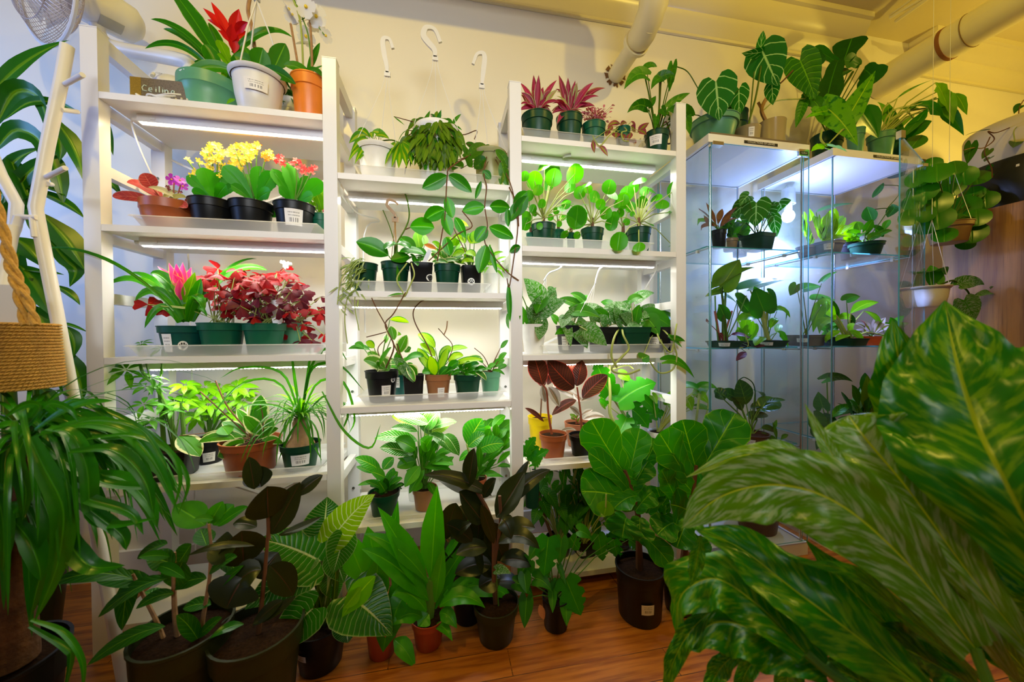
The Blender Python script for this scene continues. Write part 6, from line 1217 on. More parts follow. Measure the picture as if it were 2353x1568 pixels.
for (x, y, R_) in [(2153, 397, 30), (2180, 429, 33), (2244, 408, 28), (2262, 440, 24), (2150, 465, 32), (2211, 478, 36), (2156, 502, 32), (2192, 514, 32), (2265, 460, 26), (2271, 484, 24), (2231, 534, 32), (2267, 540, 18), (2295, 505, 13), (2216, 405, 26), (2120, 440, 30), (2118, 490, 28), (2130, 520, 26), (2195, 385, 22), (2238, 445, 22), (2100, 465, 24), (2218, 560, 20), (2170, 540, 24), (2245, 500, 26), (2110, 410, 26), (2282, 425, 18), (2090, 500, 22), (2250, 560, 14), (2140, 380, 22)]:
    c = W(x, y, R2.uniform(-.05, .03)); r = R_*.88/p.s; ax = nrm(camdir(c)*.75+UP*.45+A3([R2.uniform(-.3, .3), 0, R2.uniform(-.2, .2)])); u = nrm(np.cross(ax, A3([.3, .2, 1]))); v = nrm(np.cross(ax, u))
    leafcurve(mb, [c-v*r, c-ax*r*.1+ax*r*.3, c+v*r], r*1.9, 'round', ax, -.1, N=8); o = p.crown(); st.tube([o, (o+c)/2+UP*.02, c-ax*.003], [1.6/p.s, 1.3/p.s, 1/p.s], 5, cap=False)
p.done()
p = hanging('hanging_marbled_vine', 'vine with cream-marbled leaves trailing from a white hanging pot before the wooden cabinet', 2140, 655, 706, 64, -.03, 'white', 'hang')
p.fo(SCIN, 'heart', lv=[(2205, 655, 2262, 655, 34, 8, -.02), (2278, 670, 2322, 716, 24, 4, -.02), (2215, 690, 2242, 735, 44, 0, -.02), (2245, 765, 2278, 778, 30, 4, -.02), (2235, 790, 2262, 792, 20, 3, -.02), (2275, 672, 2240, 685, 18, 3, -.02), (2225, 772, 2222, 800, 20, 0, -.02)], pet=0, face=.7)
p.fo(GR, 'heart', lv=[(2135, 625, 2175, 632, 44, 6), (2150, 650, 2138, 610, 30)], pet=1.2)
p.stem([(2160, 655), (2188, 645), (2205, 655), (2225, 672), (2232, 705), (2228, 750), (2230, 800)], 2, OLIVE).stem([(2232, 690), (2250, 672), (2280, 670)], 1.5, OLIVE).done()
dm = thing('storage_drum', 'big round cream and black drum on the wooden cabinet, cut by the right edge', 'container', (3.63, -.03, 1.4255))
obj('drum_base', MB().lathe((3.63, -.03, 1.4255), [(0, 0), (.225, 0), (.235, .02), (.238, .22), (.236, .225), (0, .225)], 48), DARK, dm)
obj('drum_upper', MB().lathe((3.63, -.03, 1.6507), [(.0, 0), (.226, 0), (.226, .17), (.222, .18), (0, .18)], 48), plain('cream_fabric', (.62, .54, .34), .7), dm)
obj('sticker', MB().box(3.395, -.072, 1.60, 3.3975, -.052, 1.61), WHITE, dm)
p = Pot('trailing_vine', 'thin dark vine trailing from a small pot on top of the cream drum', 2345, 275, 292, 44, 1.831, -.03, 'round', 'green')
p.fo(DG, 'heart', lv=[(2262, 300, 2218, 312, 12, 2, -.02), (2232, 332, 2222, 378, 22, 0, -.02), (2272, 345, 2256, 366, 16, 0, -.02), (2275, 362, 2262, 372, 14, 0, -.02), (2278, 385, 2265, 392, 14), (2344, 243, 2330, 262, 16), (2335, 325, 2328, 340, 22, 0, -.06), (2280, 405, 2268, 412, 12)], pet=0, pm=STEMB, Yo=-.0)
p.stem([(2340, 285), (2290, 305, -.02), (2270, 302, -.02), (2285, 320, -.02), (2260, 340, -.02), (2235, 340, -.02), (2215, 345, -.02)], 1.1, STEMB).stem([(2275, 315, -.02), (2262, 350, -.02), (2278, 385, -.02), (2280, 408, -.02)], 1.1, STEMB).stem([(2340, 285), (2342, 250), (2352, 230)], 1, STEMB).stem([(2345, 285), (2330, 300, -.05), (2332, 325, -.06)], 1, STEML).done()
w = MB()
q = W(2120, 320, .15); t = thing('plastic_support', 'pale lattice plant support standing behind the right cabinet top', 'plant support', (3.0, .2, 1.6425))
w.bar((2.99, .2, 1.6425), (3.06, .2, 1.76), .004, .006, (0, 1, 0)).bar((2.97, .2, 1.6425), (3.03, .2, 1.76), .004, .006, (0, 1, 0))
for i in range(9): w.bar((2.98+.007*i, .2, 1.655+.012*i), (2.985+.008*i, .2, 1.662+.012*i) if i % 2 else (3.0+.007*i, .2, 1.66+.012*i), .003, .004, (0, 1, 0))
obj('lattice', w, PLW, t)
# ================================================================== FAN
fc = A3([-.185, .13, 1.94]); ax = nrm(A3([-.52, -.84, -.12])); u = nrm(np.cross(ax, UP)); v = np.cross(u, ax)
fn = thing('desk_fan', 'white wire-caged fan clamped at the top left, leaning over the shelving', 'fan', (-.02, .2, ZA[0]+.0005))
FW = plain('fan_wire', (.60, .52, .48), .35, metal=.3)
def arcs(n, R, dep, sgn, wr):
    m = MB()
    for k in range(n):
        a = 6.2832*k/n; d = u*math.cos(a)+v*math.sin(a); pts = []
        for i in range(9):
            t = i/8; r = R*(1-(1-.16)*t); z = dep*(1-(1-t)**2.2) if i else 0; pts.append(fc+d*r+ax*sgn*z)
        m.tube(pts, wr, 4, cap=False)
    for rr, zz in ((1, 0), (.72, .62), (.42, .9), (.16, 1.)): m.tube([fc+(u*math.cos(a)+v*math.sin(a))*R*rr+ax*sgn*dep*zz for a in [6.2832*i/40 for i in range(41)]], wr*1.3, 5, cap=False)
    return m
obj('front_guard', arcs(72, .165, .062, 1, .0009), FW, fn); obj('rear_guard', arcs(60, .165, .055, -1, .0009), FW, fn)
obj('guard_ring', MB().tube([fc+(u*math.cos(a)+v*math.sin(a))*.168 for a in [6.2832*i/56 for i in range(57)]], .0055, 8, cap=False), PLW, fn)
m = MB()
for k in range(3):
    a0 = k*2.094; rows = []
    for i in range(6):
        r = .03+.11*i/5; rows.append([fc+(u*math.cos(a0+s_*.5)+v*math.sin(a0+s_*.5))*r+ax*(s_*.018) for s_ in (-1, -.4, .3, 1)])
    m.quad_grid(rows)
obj('fan_blades', m, frosted('smoky_blade', (.35, .28, .25), .6), fn)
obj('hub', MB().lathe(fc-ax*.02, [(0, .05), (.018, .045), (.026, .02), (.026, -.02), (0, -.02)], 20, ax=(u, v, ax)), PLW, fn)
mo = obj('motor_housing', MB().lathe(fc-ax*.055, [(0, 0), (.045, 0), (.058, -.02), (.060, -.10), (.055, -.135), (.035, -.155), (0, -.16)], 32, ax=(u, v, ax)), PLW, fn)
c0 = fc-ax*.12; f_ = nrm(CP-c0); f_ = nrm(f_-ax*(f_ @ ax)); s_ = np.cross(f_, ax)
m = MB(); rows = [[c0+(f_*math.cos(a)+s_*math.sin(a))*.0612+ax*z for z in (-.028, .028)] for a in (.2, .35, .5, .65, .8)]; m.quad_grid(rows, sm=False); obj('rating_plate', m, plain('grey_plate', (.45, .46, .44), .4), mo)
m = MB(); hub = A3([.115, .17, ZA[0]]); n0 = fc-ax*.10-UP*.05
m.tube(smooth([n0, n0+A3([.02, .03, -.05]), hub+A3([.02, .03, .24]), hub+A3([.02, .02, .18]), hub+A3([.0, .0, .13])]), list(np.linspace(.018, .026, 21)), 16); obj('neck', m, PLW, fn)
m = MB().lathe(hub+UP*.0005, [(0, 0), (.066, 0), (.070, .01), (.068, .07), (.060, .12), (.04, .15), (0, .16)], 36); bs = obj('base', m, plain('pale_blue_white_plastic', (.80, .80, .86), .2), fn)
obj('speed_lever', MB().tube([hub+A3([-.02, -.058, .135]), hub+A3([-.01, -.078, .115])], .005, 8), PLW, bs)
dd = nrm(A3([.25, -1., 0])); rt = nrm(np.cross(dd, -UP)); rt = A3([1., .25, 0])/1.03
for tx, o_ in (('OFF', (.0, -.066, .13)), ('MED', (-.03, -.064, .11))): obj('lettering', text_mb(tx, hub+A3(o_), rt, nrm(A3([0, .45, 1.])), .009, .003), GREYINK, bs)

# chalk sign and loose cable on the top shelf
sgY = .055; a = W(299, 232, sgY); b = W(430, 245, sgY); zs = ZA[0]+.0005
sg = thing('chalk_sign', 'speckled dark board hand-lettered in chalk, leaning on the top left shelf beside the green pot', 'sign', ((a[0]+b[0])/2, sgY, zs))
hgt = float(W(299, 175, sgY)[2]-zs); xs = (a[0], a[0]+.028, b[0]+.01)
GRAN = plain('speckled_board', (.15, .12, .09), .7, noise=.8, nscale=260); OCH = plain('ochre_board', (.26, .17, .02), .7, noise=.5, nscale=260)
obj('board', MB().box(xs[1], sgY, zs, xs[2], sgY+.008, zs+hgt), GRAN, sg); obj('board_end', MB().box(xs[0], sgY, zs, xs[1]-.0005, sgY+.008, zs+hgt), OCH, sg)
m = MB(); GL = {'C': [[(.8, .85), (.4, 1), (.05, .6), (.2, .15), (.8, .1)]], 'e': [[(.1, .35), (.7, .4), (.6, .65), (.2, .6), (.1, .2), (.6, .05)]], 'i': [[(.3, .6), (.3, .1)], [(.3, .78), (.3, .82)]], 'l': [[(.3, 1), (.3, .1)]], 'n': [[(.1, .6), (.1, .1)], [(.1, .45), (.4, .6), (.6, .45), (.6, .1)]],
      'g': [[(.6, .55), (.3, .62), (.1, .35), (.4, .15), (.62, .55), (.6, -.2), (.3, -.35), (.1, -.2)]], 'H': [[(.1, 1), (.1, 0)], [(.7, 1), (.7, 0)], [(.1, .5), (.7, .5)]], 'o': [[(.35, .6), (.1, .35), (.35, .1), (.6, .35), (.35, .6)]], 'k': [[(.1, 1), (.1, .05)], [(.6, .6), (.1, .3), (.6, .05)]], 's': [[(.6, .55), (.25, .6), (.15, .42), (.55, .25), (.45, .05), (.1, .1)]]}
def scrawl(word, x, z, h, gap):
    for ch in word:
        for st_ in GL[ch]: m.tube([(x+px*h*.8, sgY-.0012, z+pz*h-.0006*(x-xs[1])*20) for px, pz in st_], .0016, 4)
        x += gap*(.55 if ch in 'il' else 1.)
scrawl('Ceiling', xs[1]+.002, zs+hgt*.52, .019, .0155); scrawl('Hooks', xs[1]+.045, zs+hgt*.12, .017, .0145)
obj('chalk_lettering', m, plain('chalk', (.65, .78, .74), .8), sg)
m = MB(); cc = W(365, 228, .025)
for k in range(4): m.tube(smooth([(cc[0]+(.028+.004*k)*math.cos(t_)+.01*k, .026+.016*math.sin(t_), ZA[0]+.004+.003*k+.005*(1+math.sin(t_*2+k))) for t_ in [i*.7 for i in range(9)]]), .0024, 6)
m.tube(smooth([(cc[0]-.04, .02, ZA[0]+.003), (cc[0]-.055, .025, ZA[0]+.018), (cc[0]-.03, .03, ZA[0]+.004)]), .0024, 6)
single('white_cable', 'coiled white cable in front of the chalk sign', 'cable', m, PLW, (cc[0], .026, ZA[0]+.003))
for (lb, pts) in (('white cable dropping from the yellow kalanchoe led bar behind the left bay', [(.067, .074, 1.529), (.052, .09, 1.52), (.058, .12, 1.44), (.064, .22, 1.30), (.068, .29, 1.20), (.066, .30, .90), (.072, .30, .5), (.07, .30, .1)]),
                  ('cable loop from the right bay led bar to the last post', [(1.788, .094, 1.158), (1.797, .12, 1.14), (1.80, .20, 1.08), (1.80, .29, .98), (1.80, .30, .6)]),
                  ('cable curling from the middle bay top led bar', [(.634, .114, 1.357), (.66, .20, 1.33), (.72, .29, 1.335), (.66, .30, 1.28), (.66, .30, .9)])):
    single('led_cable', lb, 'cable', MB().tube(smooth(pts), .0026, 6), PLW, pts[0], 'led bar cables')

# ================================================================== CORN PLANT BEHIND THE STAND
SY = .12
p = Pot('corn_plant', 'tall corn plant with arching dark leaves behind the white stand, left edge', 40, 1300, 1400, 170, 0., SY, 'round', 'olive')
t0 = p.crown(); obj('trunk', MB().tube([t0, W(20, 900, SY), W(15, 560, SY), W(20, 400, SY)], [.02, .015, .010, .006], 10), OLIVE, p.root); obj('trunk', MB().tube([t0+A3([.04, 0, 0]), W(90, 950, SY), W(70, 640, SY)], [.016, .012, .006], 10), OLIVE, p.root)
for q, w_ in (([(-30, 230), (45, 130), (160, 92)], 34), ([(-10, 290), (35, 213), (92, 228), (118, 330)], 44), ([(10, 275), (65, 237), (125, 236), (188, 260)], 22), ([(-15, 350), (36, 300), (88, 320), (98, 378)], 42), ([(110, 260), (148, 310), (136, 372)], 36), ([(120, 270), (182, 335), (192, 418)], 34), ([(105, 330), (140, 400), (145, 472)], 34), ([(60, 430), (153, 460), (194, 502)], 28),
              ([(95, 490), (142, 540), (172, 580), (197, 624)], 52), ([(110, 550), (150, 596), (174, 622), (160, 660)], 36), ([(30, 546), (73, 570), (98, 615)], 56), ([(45, 610), (86, 646), (118, 728)], 64), ([(120, 655), (166, 670), (184, 702)], 18), ([(130, 740), (170, 748), (202, 764)], 10), ([(150, 750), (178, 778), (168, 822)], 28), ([(150, 800), (186, 872), (190, 920)], 36), ([(130, 850), (158, 880), (156, 925)], 24), ([(90, 890), (122, 910), (126, 948)], 26),
              ([(225, 250), (248, 300), (260, 358)], 18), ([(235, 395), (258, 425), (280, 450)], 18), ([(10, 480), (60, 380), (140, 350)], 36), ([(0, 420), (30, 350), (110, 340)], 30), ([(-10, 500), (50, 440), (130, 430)], 40), ([(20, 360), (60, 420), (80, 500)], 46), ([(0, 540), (40, 480), (60, 440)], 40), ([(50, 560), (20, 640), (5, 720)], 44), ([(60, 480), (110, 520), (105, 590)], 40), ([(70, 420), (120, 430), (150, 450)], 26), ([(60, 700), (100, 735), (120, 790)], 44),
              ([(50, 620), (110, 625), (148, 632)], 16), ([(60, 400), (20, 420), (-15, 470)], 36), ([(40, 640), (10, 700), (0, 770)], 40), ([(210, 540), (245, 590), (250, 640)], 14)):
    p.rib(CORN, q, w_, 'lance', Y=SY, N=22, fold=.3, M=3)
p.done()
# white branching stand
SX = -.10
sd = thing('plant_stand', 'white branching metal stand with pegs, left of the shelving', 'stand', W(170, 1568, SX)*A3([1, 1, 0]))
def pxs(pts, Y): return [W(x, y, Y) for x, y in pts]
obj('pole', MB().tube(pxs([(155, 105), (140, 190), (110, 330), (82, 478)], SX)+pxs([(92, 530), (130, 720), (172, 940), (225, 1230)], SX)+[W(284, 1567, SX)], .0125, 16), WHITE, sd)
obj('pole', MB().tube(pxs([(-30, 330), (0, 400), (38, 470), (34, 520), (10, 580), (-30, 700), (-80, 900)], SX+.02)+[A3([-.30, SX+.02, .002])], .012, 16), WHITE, sd)
obj('pole', MB().tube([W(30, 520, SX-.02), A3([-.05, SX-.20, .002])], .011, 16), WHITE, sd)
m = MB(); m.tube(pxs([(38, 500), (44, 498), (72, 500), (84, 500)], SX-.012), .006, 10).tube(pxs([(44, 498), (30, 540)], SX-.012), .009, 10).tube(pxs([(74, 498), (80, 545)], SX-.012), .006, 10); obj('bracket', m, WHITE, sd)
for a_, b_, dy in (((147, 195), (190, 172), -.05), ((105, 408), (150, 386), -.05), ((140, 252), (178, 257), .05), ((108, 422), (118, 424), .03), ((62, 1120), (90, 1115), .03)): obj('peg', MB().tube([W(*a_, SX), W(*b_, SX+dy)], .0055, 12), WHITE, sd)

# jute basket hanging from the stand
BY = -.22; bc = W(-2, 820, BY); BS_ = SCL(bc); JUTE = plain('jute_rope', (.52, .29, .055), .85, noise=.45, nscale=150, bump=.8, bscale=220)
bk = thing('hanging_basket', 'woven jute rope basket hanging from the white stand, left edge', 'basket', bc*A3([1, 1, 0])+A3([0, 0, float(W(30, 893, BY)[2])]))
zb = float(W(100, 893, BY)[2]); zt = float(W(100, 743, BY)[2]); RB = 92/BS_; nr = 21; prf = [(0, 0), (RB*.9, 0)]
for i in range(nr*4+1):
    t = i/(nr*4); prf.append((RB*(.97+.03*math.cos(t*3))+.0022*abs(math.sin(t*nr*math.pi)), t*(zt-zb)))
prf += [(RB*.93, (zt-zb)), (RB*.92, .02)]
m = MB(); m.lathe((bc[0], BY, zb), prf, 64); obj('woven_body', m, JUTE, bk)
m = MB()
for i in range(nr):
    zz = zb+(i+.5)/nr*(zt-zb); rr = RB*(.97+.03*math.cos((i+.5)/nr*3))+.0022
    for k in range(84):
        a = 6.2832*k/84+i*.03; m.tube([(bc[0]+rr*math.cos(a), BY+rr*math.sin(a), zz-.0022), (bc[0]+(rr+.0012)*math.cos(a+.045), BY+(rr+.0012)*math.sin(a+.045), zz), (bc[0]+rr*math.cos(a+.09), BY+rr*math.sin(a+.09), zz+.0022)], [.0006, .0018, .0006], 4, cap=False)
obj('rope_strands', m, JUTE, bk)
for k, (base_, q) in enumerate((((60, 745), [(-20, 430), (5, 520), (18, 600), (38, 665), (58, 748)]), ((85, 745), [(-15, 430), (8, 520), (35, 620), (60, 680), (84, 748)]))):
    core = smooth([W(x, y, BY-.09*(.3+.7*i/4)) for i, (x, y) in enumerate(q)], 8)
    for ph in (0, 3.14):
        m = MB(); m.tube([c_+A3([math.cos(i*.75+ph)*.0035, math.sin(i*.75+ph)*.0035, 0]) for i, c_ in enumerate(core)], .0042, 7); obj('rope_handle', m, JUTE, bk)
single('blank_card', 'off-white card standing in the jute basket, cut by the left edge', 'card', MB().box(float(W(-40, 700, BY)[0]), BY+.02, zt-.02, float(W(20, 700, BY)[0]), BY+.022, float(W(20, 652, BY)[2])), plain('card_stock', (.72, .68, .58), .7), (bc[0]-.05, BY+.02, zt))

# ================================================================== FLOOR PLANTS
def FP(name, label, cx, ry, by, w, Y=None, **k):
    if Y is None:
        q = WZ(cx, by, 0); Y = float(q[1]+w/2/SCL(q)*.8)
    return Pot(name, label, cx, ry, by, w, 0., Y, **k)
# strappy ponytail-like plant, foreground left
PY = -.30
p = FP('strap_leaf_plant', 'large plant with a mass of arching strap leaves and a thick bark trunk, lower left', -10, 1570, 1760, 230, PY, col='black')
ca = W(20, 1500, PY); m = MB(); m.tube([ca-UP*.02, W(22, 1430, PY), W(30, 1360, PY), W(45, 1200, PY), W(55, 1050, PY)], [.040, .036, .022, .012, .010], 18)
obj('bark_trunk', m, plain('rough_bark', (.11, .045, .015), .95, noise=.7, nscale=50, bump=1, bscale=90), p.root)
p.fountain(STRP, 90, (.16, .42), .008, (62, 1010), el=(-.2, 1.3), droop=2.6, seg=7, ymax=-.08)
p.fountain(STRP, 34, (.14, .30), .013, (40, 1150), el=(-.9, .6), droop=2.2, seg=7, ymax=-.08)
RB_ = ([[(80, 990), (140, 950), (200, 927), (262, 921)], 24], [[(90, 1000), (160, 980), (230, 975), (300, 1000), (360, 1070), (412, 1185)], 36], [[(110, 985), (165, 1000), (200, 1077), (210, 1178), (263, 1207), (368, 1190)], 34], [[(68, 1005), (100, 1075), (142, 1160), (142, 1240), (125, 1320), (78, 1432)], 46],
       [[(58, 1090), (97, 1145), (118, 1205), (114, 1260), (88, 1340), (68, 1425)], 46], [[(30, 1195), (68, 1245), (88, 1295), (94, 1335)], 42], [[(145, 1165), (158, 1240), (193, 1290), (228, 1305), (288, 1300)], 42], [[(72, 1425), (145, 1455), (188, 1520), (190, 1600)], 14], [[(68, 1440), (150, 1490), (162, 1515), (146, 1600)], 16],
       [[(35, 1000), (28, 1090), (14, 1155)], 14], [[(-5, 1140), (15, 1210), (6, 1315)], 34], [[(120, 990), (220, 965), (320, 985), (370, 1050), (386, 1085)], 12], [[(180, 980), (290, 985), (350, 1020), (357, 1072)], 14], [[(230, 1010), (340, 1010), (400, 1050), (432, 1110), (410, 1182)], 12], [[(200, 1010), (300, 1000), (385, 1035), (414, 1100), (396, 1182)], 12],
       [[(160, 1040), (260, 1035), (330, 1100), (354, 1185)], 32], [[(180, 1090), (280, 1100), (340, 1155), (362, 1215)], 34], [[(90, 1010), (150, 1060), (240, 1110), (330, 1120), (350, 1118)], 26], [[(150, 1130), (230, 1190), (280, 1230), (290, 1265)], 32], [[(40, 1010), (90, 940), (60, 930), (10, 960)], 20], [[(50, 1000), (10, 960), (-20, 990)], 26], [[(60, 1000), (40, 1060), (60, 1130), (50, 1200)], 34],
       [[(120, 1060), (150, 1110), (210, 1150), (300, 1180), (330, 1230)], 28], [[(60, 980), (110, 930), (160, 940), (180, 970)], 16])
for i in range(64):
    x1, y1 = R2.uniform(120, 425), R2.uniform(1000, 1260); x0, y0 = 62+R2.uniform(-25, 25), 1000+R2.uniform(-20, 60); h_ = R2.uniform(20, 90)
    p.rib(STRP, [(x0, y0), (x0+(x1-x0)*.35, min(y0, y1)-h_*.8), (x0+(x1-x0)*.8, (y0*.4+y1*.6)-h_*.7), (x1, y1)], R2.choice([8, 12, 12, 18, 26]), 'blade', Y=PY+R2.uniform(-.05, .12), N=14, fold=.3, face=.45, M=1)
for i, (q, w_) in enumerate(RB_): p.rib(STRP, q, w_, 'blade', Y=PY-.06-.02*(i % 4), N=18, fold=.3, face=.45)
p.done()
def ficus(label, cx, ry, by, w, Y, col, stems, lv, mat, lv2=(), **k):
    p = FP('potted_rubber_plant', label, cx, ry, by, w, Y, col=col, **k)
    for q, r_ in stems: p.stem(q, r_, STEMT if mat is FICA else STEMB)
    p.fo(mat, 'oval', lv=lv, pet=0, face=.6, dd=.06); p.fo(GR, 'oval', lv=lv2, pet=0, face=.6); return p
p = ficus('green rubber tree with bare tan stems in a wide dark pot, bottom left', 425, 1480, 1640, 186, -.26, 'olive', [([(420, 1525), (405, 1440), (400, 1370), (400, 1270)], [6, 5, 4]), ([(385, 1500), (365, 1440), (330, 1370), (305, 1320)], [5, 4, 3]), ([(458, 1480), (470, 1400), (480, 1340), (490, 1250)], [5, 4, 3])],
          [(305, 1330, 120, 1342, 44, 18, -.04), (350, 1340, 220, 1335, 40, 6, 0), (385, 1330, 225, 1420, 40, 18, -.03), (370, 1380, 330, 1362, 30), (400, 1365, 312, 1400, 30, 10, -.04), (380, 1440, 200, 1530, 36, 16, -.06), (400, 1300, 335, 1285, 46, 6, -.03), (385, 1250, 315, 1285, 32, 6), (420, 1290, 395, 1350, 60, 0, 0), (440, 1250, 400, 1310, 46, 0, .03), (475, 1330, 395, 1355, 32, 8, 0), (480, 1320, 545, 1280, 30, 8, -.03), (480, 1250, 555, 1330, 46, 8, .02), (485, 1390, 420, 1400, 30, 6, 0), (475, 1255, 460, 1215, 46, 0, .03), (420, 1500, 335, 1535, 50, 10, -.05), (460, 1480, 405, 1415, 34), (455, 1465, 510, 1420, 26, 4, -.03), (300, 1330, 280, 1450, 40, 20, .02), (560, 1300, 480, 1370, 24, 4, -.03)],
          FICA, lv2=[(472, 1208, 400, 1162, 62, 2, 0), (480, 1205, 512, 1152, 34, 0, .02), (490, 1208, 538, 1160, 46, 2, .03), (500, 1210, 570, 1165, 30, 4, -.02), (490, 1195, 445, 1195, 18, 3, -.03), (390, 1280, 318, 1282, 22, 4, -.08), (360, 1300, 425, 1330, 24, 6, -.06)])
p.stem([(480, 1340), (485, 1260), (480, 1205)], 3, STEMT).done()
p = ficus('burgundy rubber plant with an upright heart-shaped leaf in the big olive pot, front row', 595, 1480, 1640, 184, -.26, 'olive', [([(590, 1490), (600, 1400), (610, 1300), (618, 1200)], [6, 5, 4, 3.4]), ([(618, 1240), (616, 1180)], 4)],
          [(616, 1190, 614, 1118, 94, 0, -.03), (585, 1125, 572, 1050, 40, 0, 0), (600, 1120, 588, 1070, 60, -2, .02), (622, 1228, 690, 1108, 60, -4, .0), (680, 1140, 742, 1092, 34, 2, .03), (590, 1212, 535, 1205, 34, 6, 0), (640, 1230, 740, 1188, 26, -4, -.03), (585, 1255, 430, 1278, 18, 12, -.05), (545, 1250, 478, 1262, 70, -6, .0), (555, 1220, 560, 1300, 90, 0, .03), (600, 1310, 535, 1350, 60, 10, -.02), (560, 1330, 520, 1400, 110, 6, -.04), (620, 1300, 675, 1370, 60, 6, .03), (650, 1380, 580, 1440, 30, 4, -.03), (680, 1370, 580, 1435, 24, -4, -.03), (590, 1330, 640, 1270, 70, 0, .05)], RUBB)
p.fo(STRP, 'lance', lv=[(560, 1435, 480, 1470, 24, 8, -.05)], pet=0).done()
# birkin
p = FP('potted_birkin', 'philodendron with cream-pinstriped leaves in a black labelled pot, centre left of the floor row', 738, 1452, 1562, 118, col='black', lab=(-.85, .45, .6, .5))
p.fo(BIRK, 'heart', lv=[(735, 1290, 592, 1240, 120, 8, -.03), (700, 1318, 562, 1402, 96, 10, -.08), (718, 1400, 612, 1520, 92, 8, -.09), (745, 1215, 752, 1142, 92, 0, .04), (760, 1330, 772, 1380, 50, 0, 0), (795, 1428, 800, 1478, 62, -6, -.08), (800, 1370, 902, 1462, 130, 8, -.07), (790, 1235, 765, 1320, 66, 0, -.02), (770, 1280, 790, 1340, 60, 0, 0), (712, 1288, 705, 1320, 40, 0, -.04)], pet=4, pm=OLIVE, face=.85, fold=.12, jit=.12)
p.fo(BIRKL, 'heart', lv=[(765, 1235, 862, 1136, 78, 8, .0)], pet=4, pm=STEML, face=.85)
p.fo(LG, 'lance', lv=[(862, 1325, 785, 1420, 50, 6, -.10), (830, 1350, 790, 1400, 34, 0, -.1)], pet=0, face=.8).fo(DG, 'heart', lv=[(720, 1465, 685, 1495, 30), (750, 1470, 735, 1520, 46, 0, -.05), (705, 1480, 672, 1500, 26)], pet=1.6)
p.stem([(745, 1455), (740, 1390), (725, 1320)], 7, OLIVE).stem([(752, 1455), (768, 1380), (775, 1290)], 7, OLIVE).stem([(748, 1455), (756, 1400), (742, 1300)], 5, OLIVE).done()
p = FP('potted_dracaena', 'lime dracaena in the red pot half hidden behind the pinstriped philodendron', 878, 1440, 1524, 76, col='red')
p.fo(DRAC, 'lance', lv=[(840, 1340, 790, 1215, 60, 0, 0), (870, 1330, 845, 1210, 56, 4, .03), (880, 1340, 915, 1150, 40, -8, .04), (860, 1400, 870, 1270, 60, 0, 0), (905, 1370, 950, 1235, 44, 0, .03), (890, 1390, 950, 1330, 44, 4, .02), (905, 1470, 955, 1537, 40, 10, -.06), (900, 1400, 880, 1500, 60, 8, -.05), (930, 1375, 900, 1440, 50, 14, -.04), (925, 1370, 900, 1400, 30, 0, -.03)], pet=0, face=.7, wave=.08).done()
p = FP('potted_dracaena', 'bright broad-leaved dracaena in the front red pot, middle of the floor row', 985, 1432, 1504, 78, col='red')
p.fo(DRAC, 'lance', lv=[(985, 1370, 868, 1165, 58, 6, .0), (985, 1340, 835, 1228, 36, 26, -.02), (985, 1380, 830, 1262, 56, 20, -.03), (990, 1330, 1005, 1115, 60, 0, .01), (998, 1370, 1085, 1235, 36, 4, .03), (1000, 1385, 1020, 1255, 34, 2, -.02), (980, 1405, 900, 1370, 46, 22, -.05), (1000, 1400, 1065, 1250, 30, 0, .04), (1010, 1395, 1115, 1398, 44, 26, -.04), (1020, 1370, 1185, 1382, 56, 30, .02), (1010, 1410, 1050, 1445, 34, 12, -.06), (1000, 1440, 1040, 1475, 26, 14, -.07), (970, 1420, 900, 1440, 40, 18, -.05), (985, 1410, 960, 1440, 40, 0, -.03), (1010, 1300, 1085, 1185, 20, 0, .05)], pet=0, face=.7, wave=.08, fold=.25)
p.stem([(985, 1440), (988, 1400), (990, 1330)], [9, 12, 10], DRAC if False else STEMG).done()
p = ficus('tall black-green rubber plant in the olive pot, centre of the floor row', 1140, 1405, 1498, 104, None, 'olive', [([(1140, 1410), (1135, 1330), (1130, 1200), (1085, 1110)], [6, 6, 5, 4]), ([(1135, 1300), (1150, 1200), (1148, 1140)], 4)],
          [(1075, 1120, 1090, 1030, 46, 0, -.02), (1130, 1140, 975, 1092, 36, 14, -.02), (1080, 1140, 1005, 1100, 40, 8, .03), (1150, 1185, 1215, 1058, 26, 4, .04), (1140, 1190, 1205, 1085, 64, -2, 0), (1110, 1200, 1055, 1130, 70, 0, -.03), (1150, 1180, 1265, 1080, 36, 16, .03), (1135, 1250, 1105, 1160, 30, 4, -.04), (1110, 1145, 1140, 1100, 30, 4, -.04), (1150, 1195, 1175, 1240, 40, 14, -.05), (1085, 1245, 1025, 1205, 44, 6, -.03), (1035, 1240, 1085, 1200, 26, 4, -.03), (1120, 1260, 1048, 1275, 40, 8, -.03), (1145, 1250, 1240, 1262, 44, 26, -.04), (1155, 1225, 1230, 1215, 46, 10, 0), (1130, 1300, 1045, 1320, 46, 10, 0), (1150, 1290, 1225, 1300, 46, 10, 0), (1110, 1330, 1075, 1250, 50, 0, .04), (1120, 1200, 1160, 1290, 60, 0, .04), (1090, 1250, 1140, 1320, 70, 0, .02), (1150, 1330, 1100, 1350, 50, 4, .0), (1140, 1340, 1200, 1350, 44, 8, .03)], RUBB)
p.fo(SCIN, 'heart', lv=[(1140, 1310, 1175, 1320, 24, 4, -.05)], pet=1.4).done()
p = FP('potted_rubber_plant', 'second dark rubber plant hidden behind the centre one, only leaves showing', 1075, 1330, 1400, 80, .0-.06, col='black')
p.fo(RUBB, 'oval', box=(1020, 1180, 1110, 1320), n=14, L=76, Wd=46, pet=2, pm=STEMR).done()
p = FP('potted_monstera_vine', 'split-leaf vine hanging over a slim dark pot, between the rubber plant and fiddle leaf fig', 1277, 1385, 1459, 62, col='black', taper=.85)
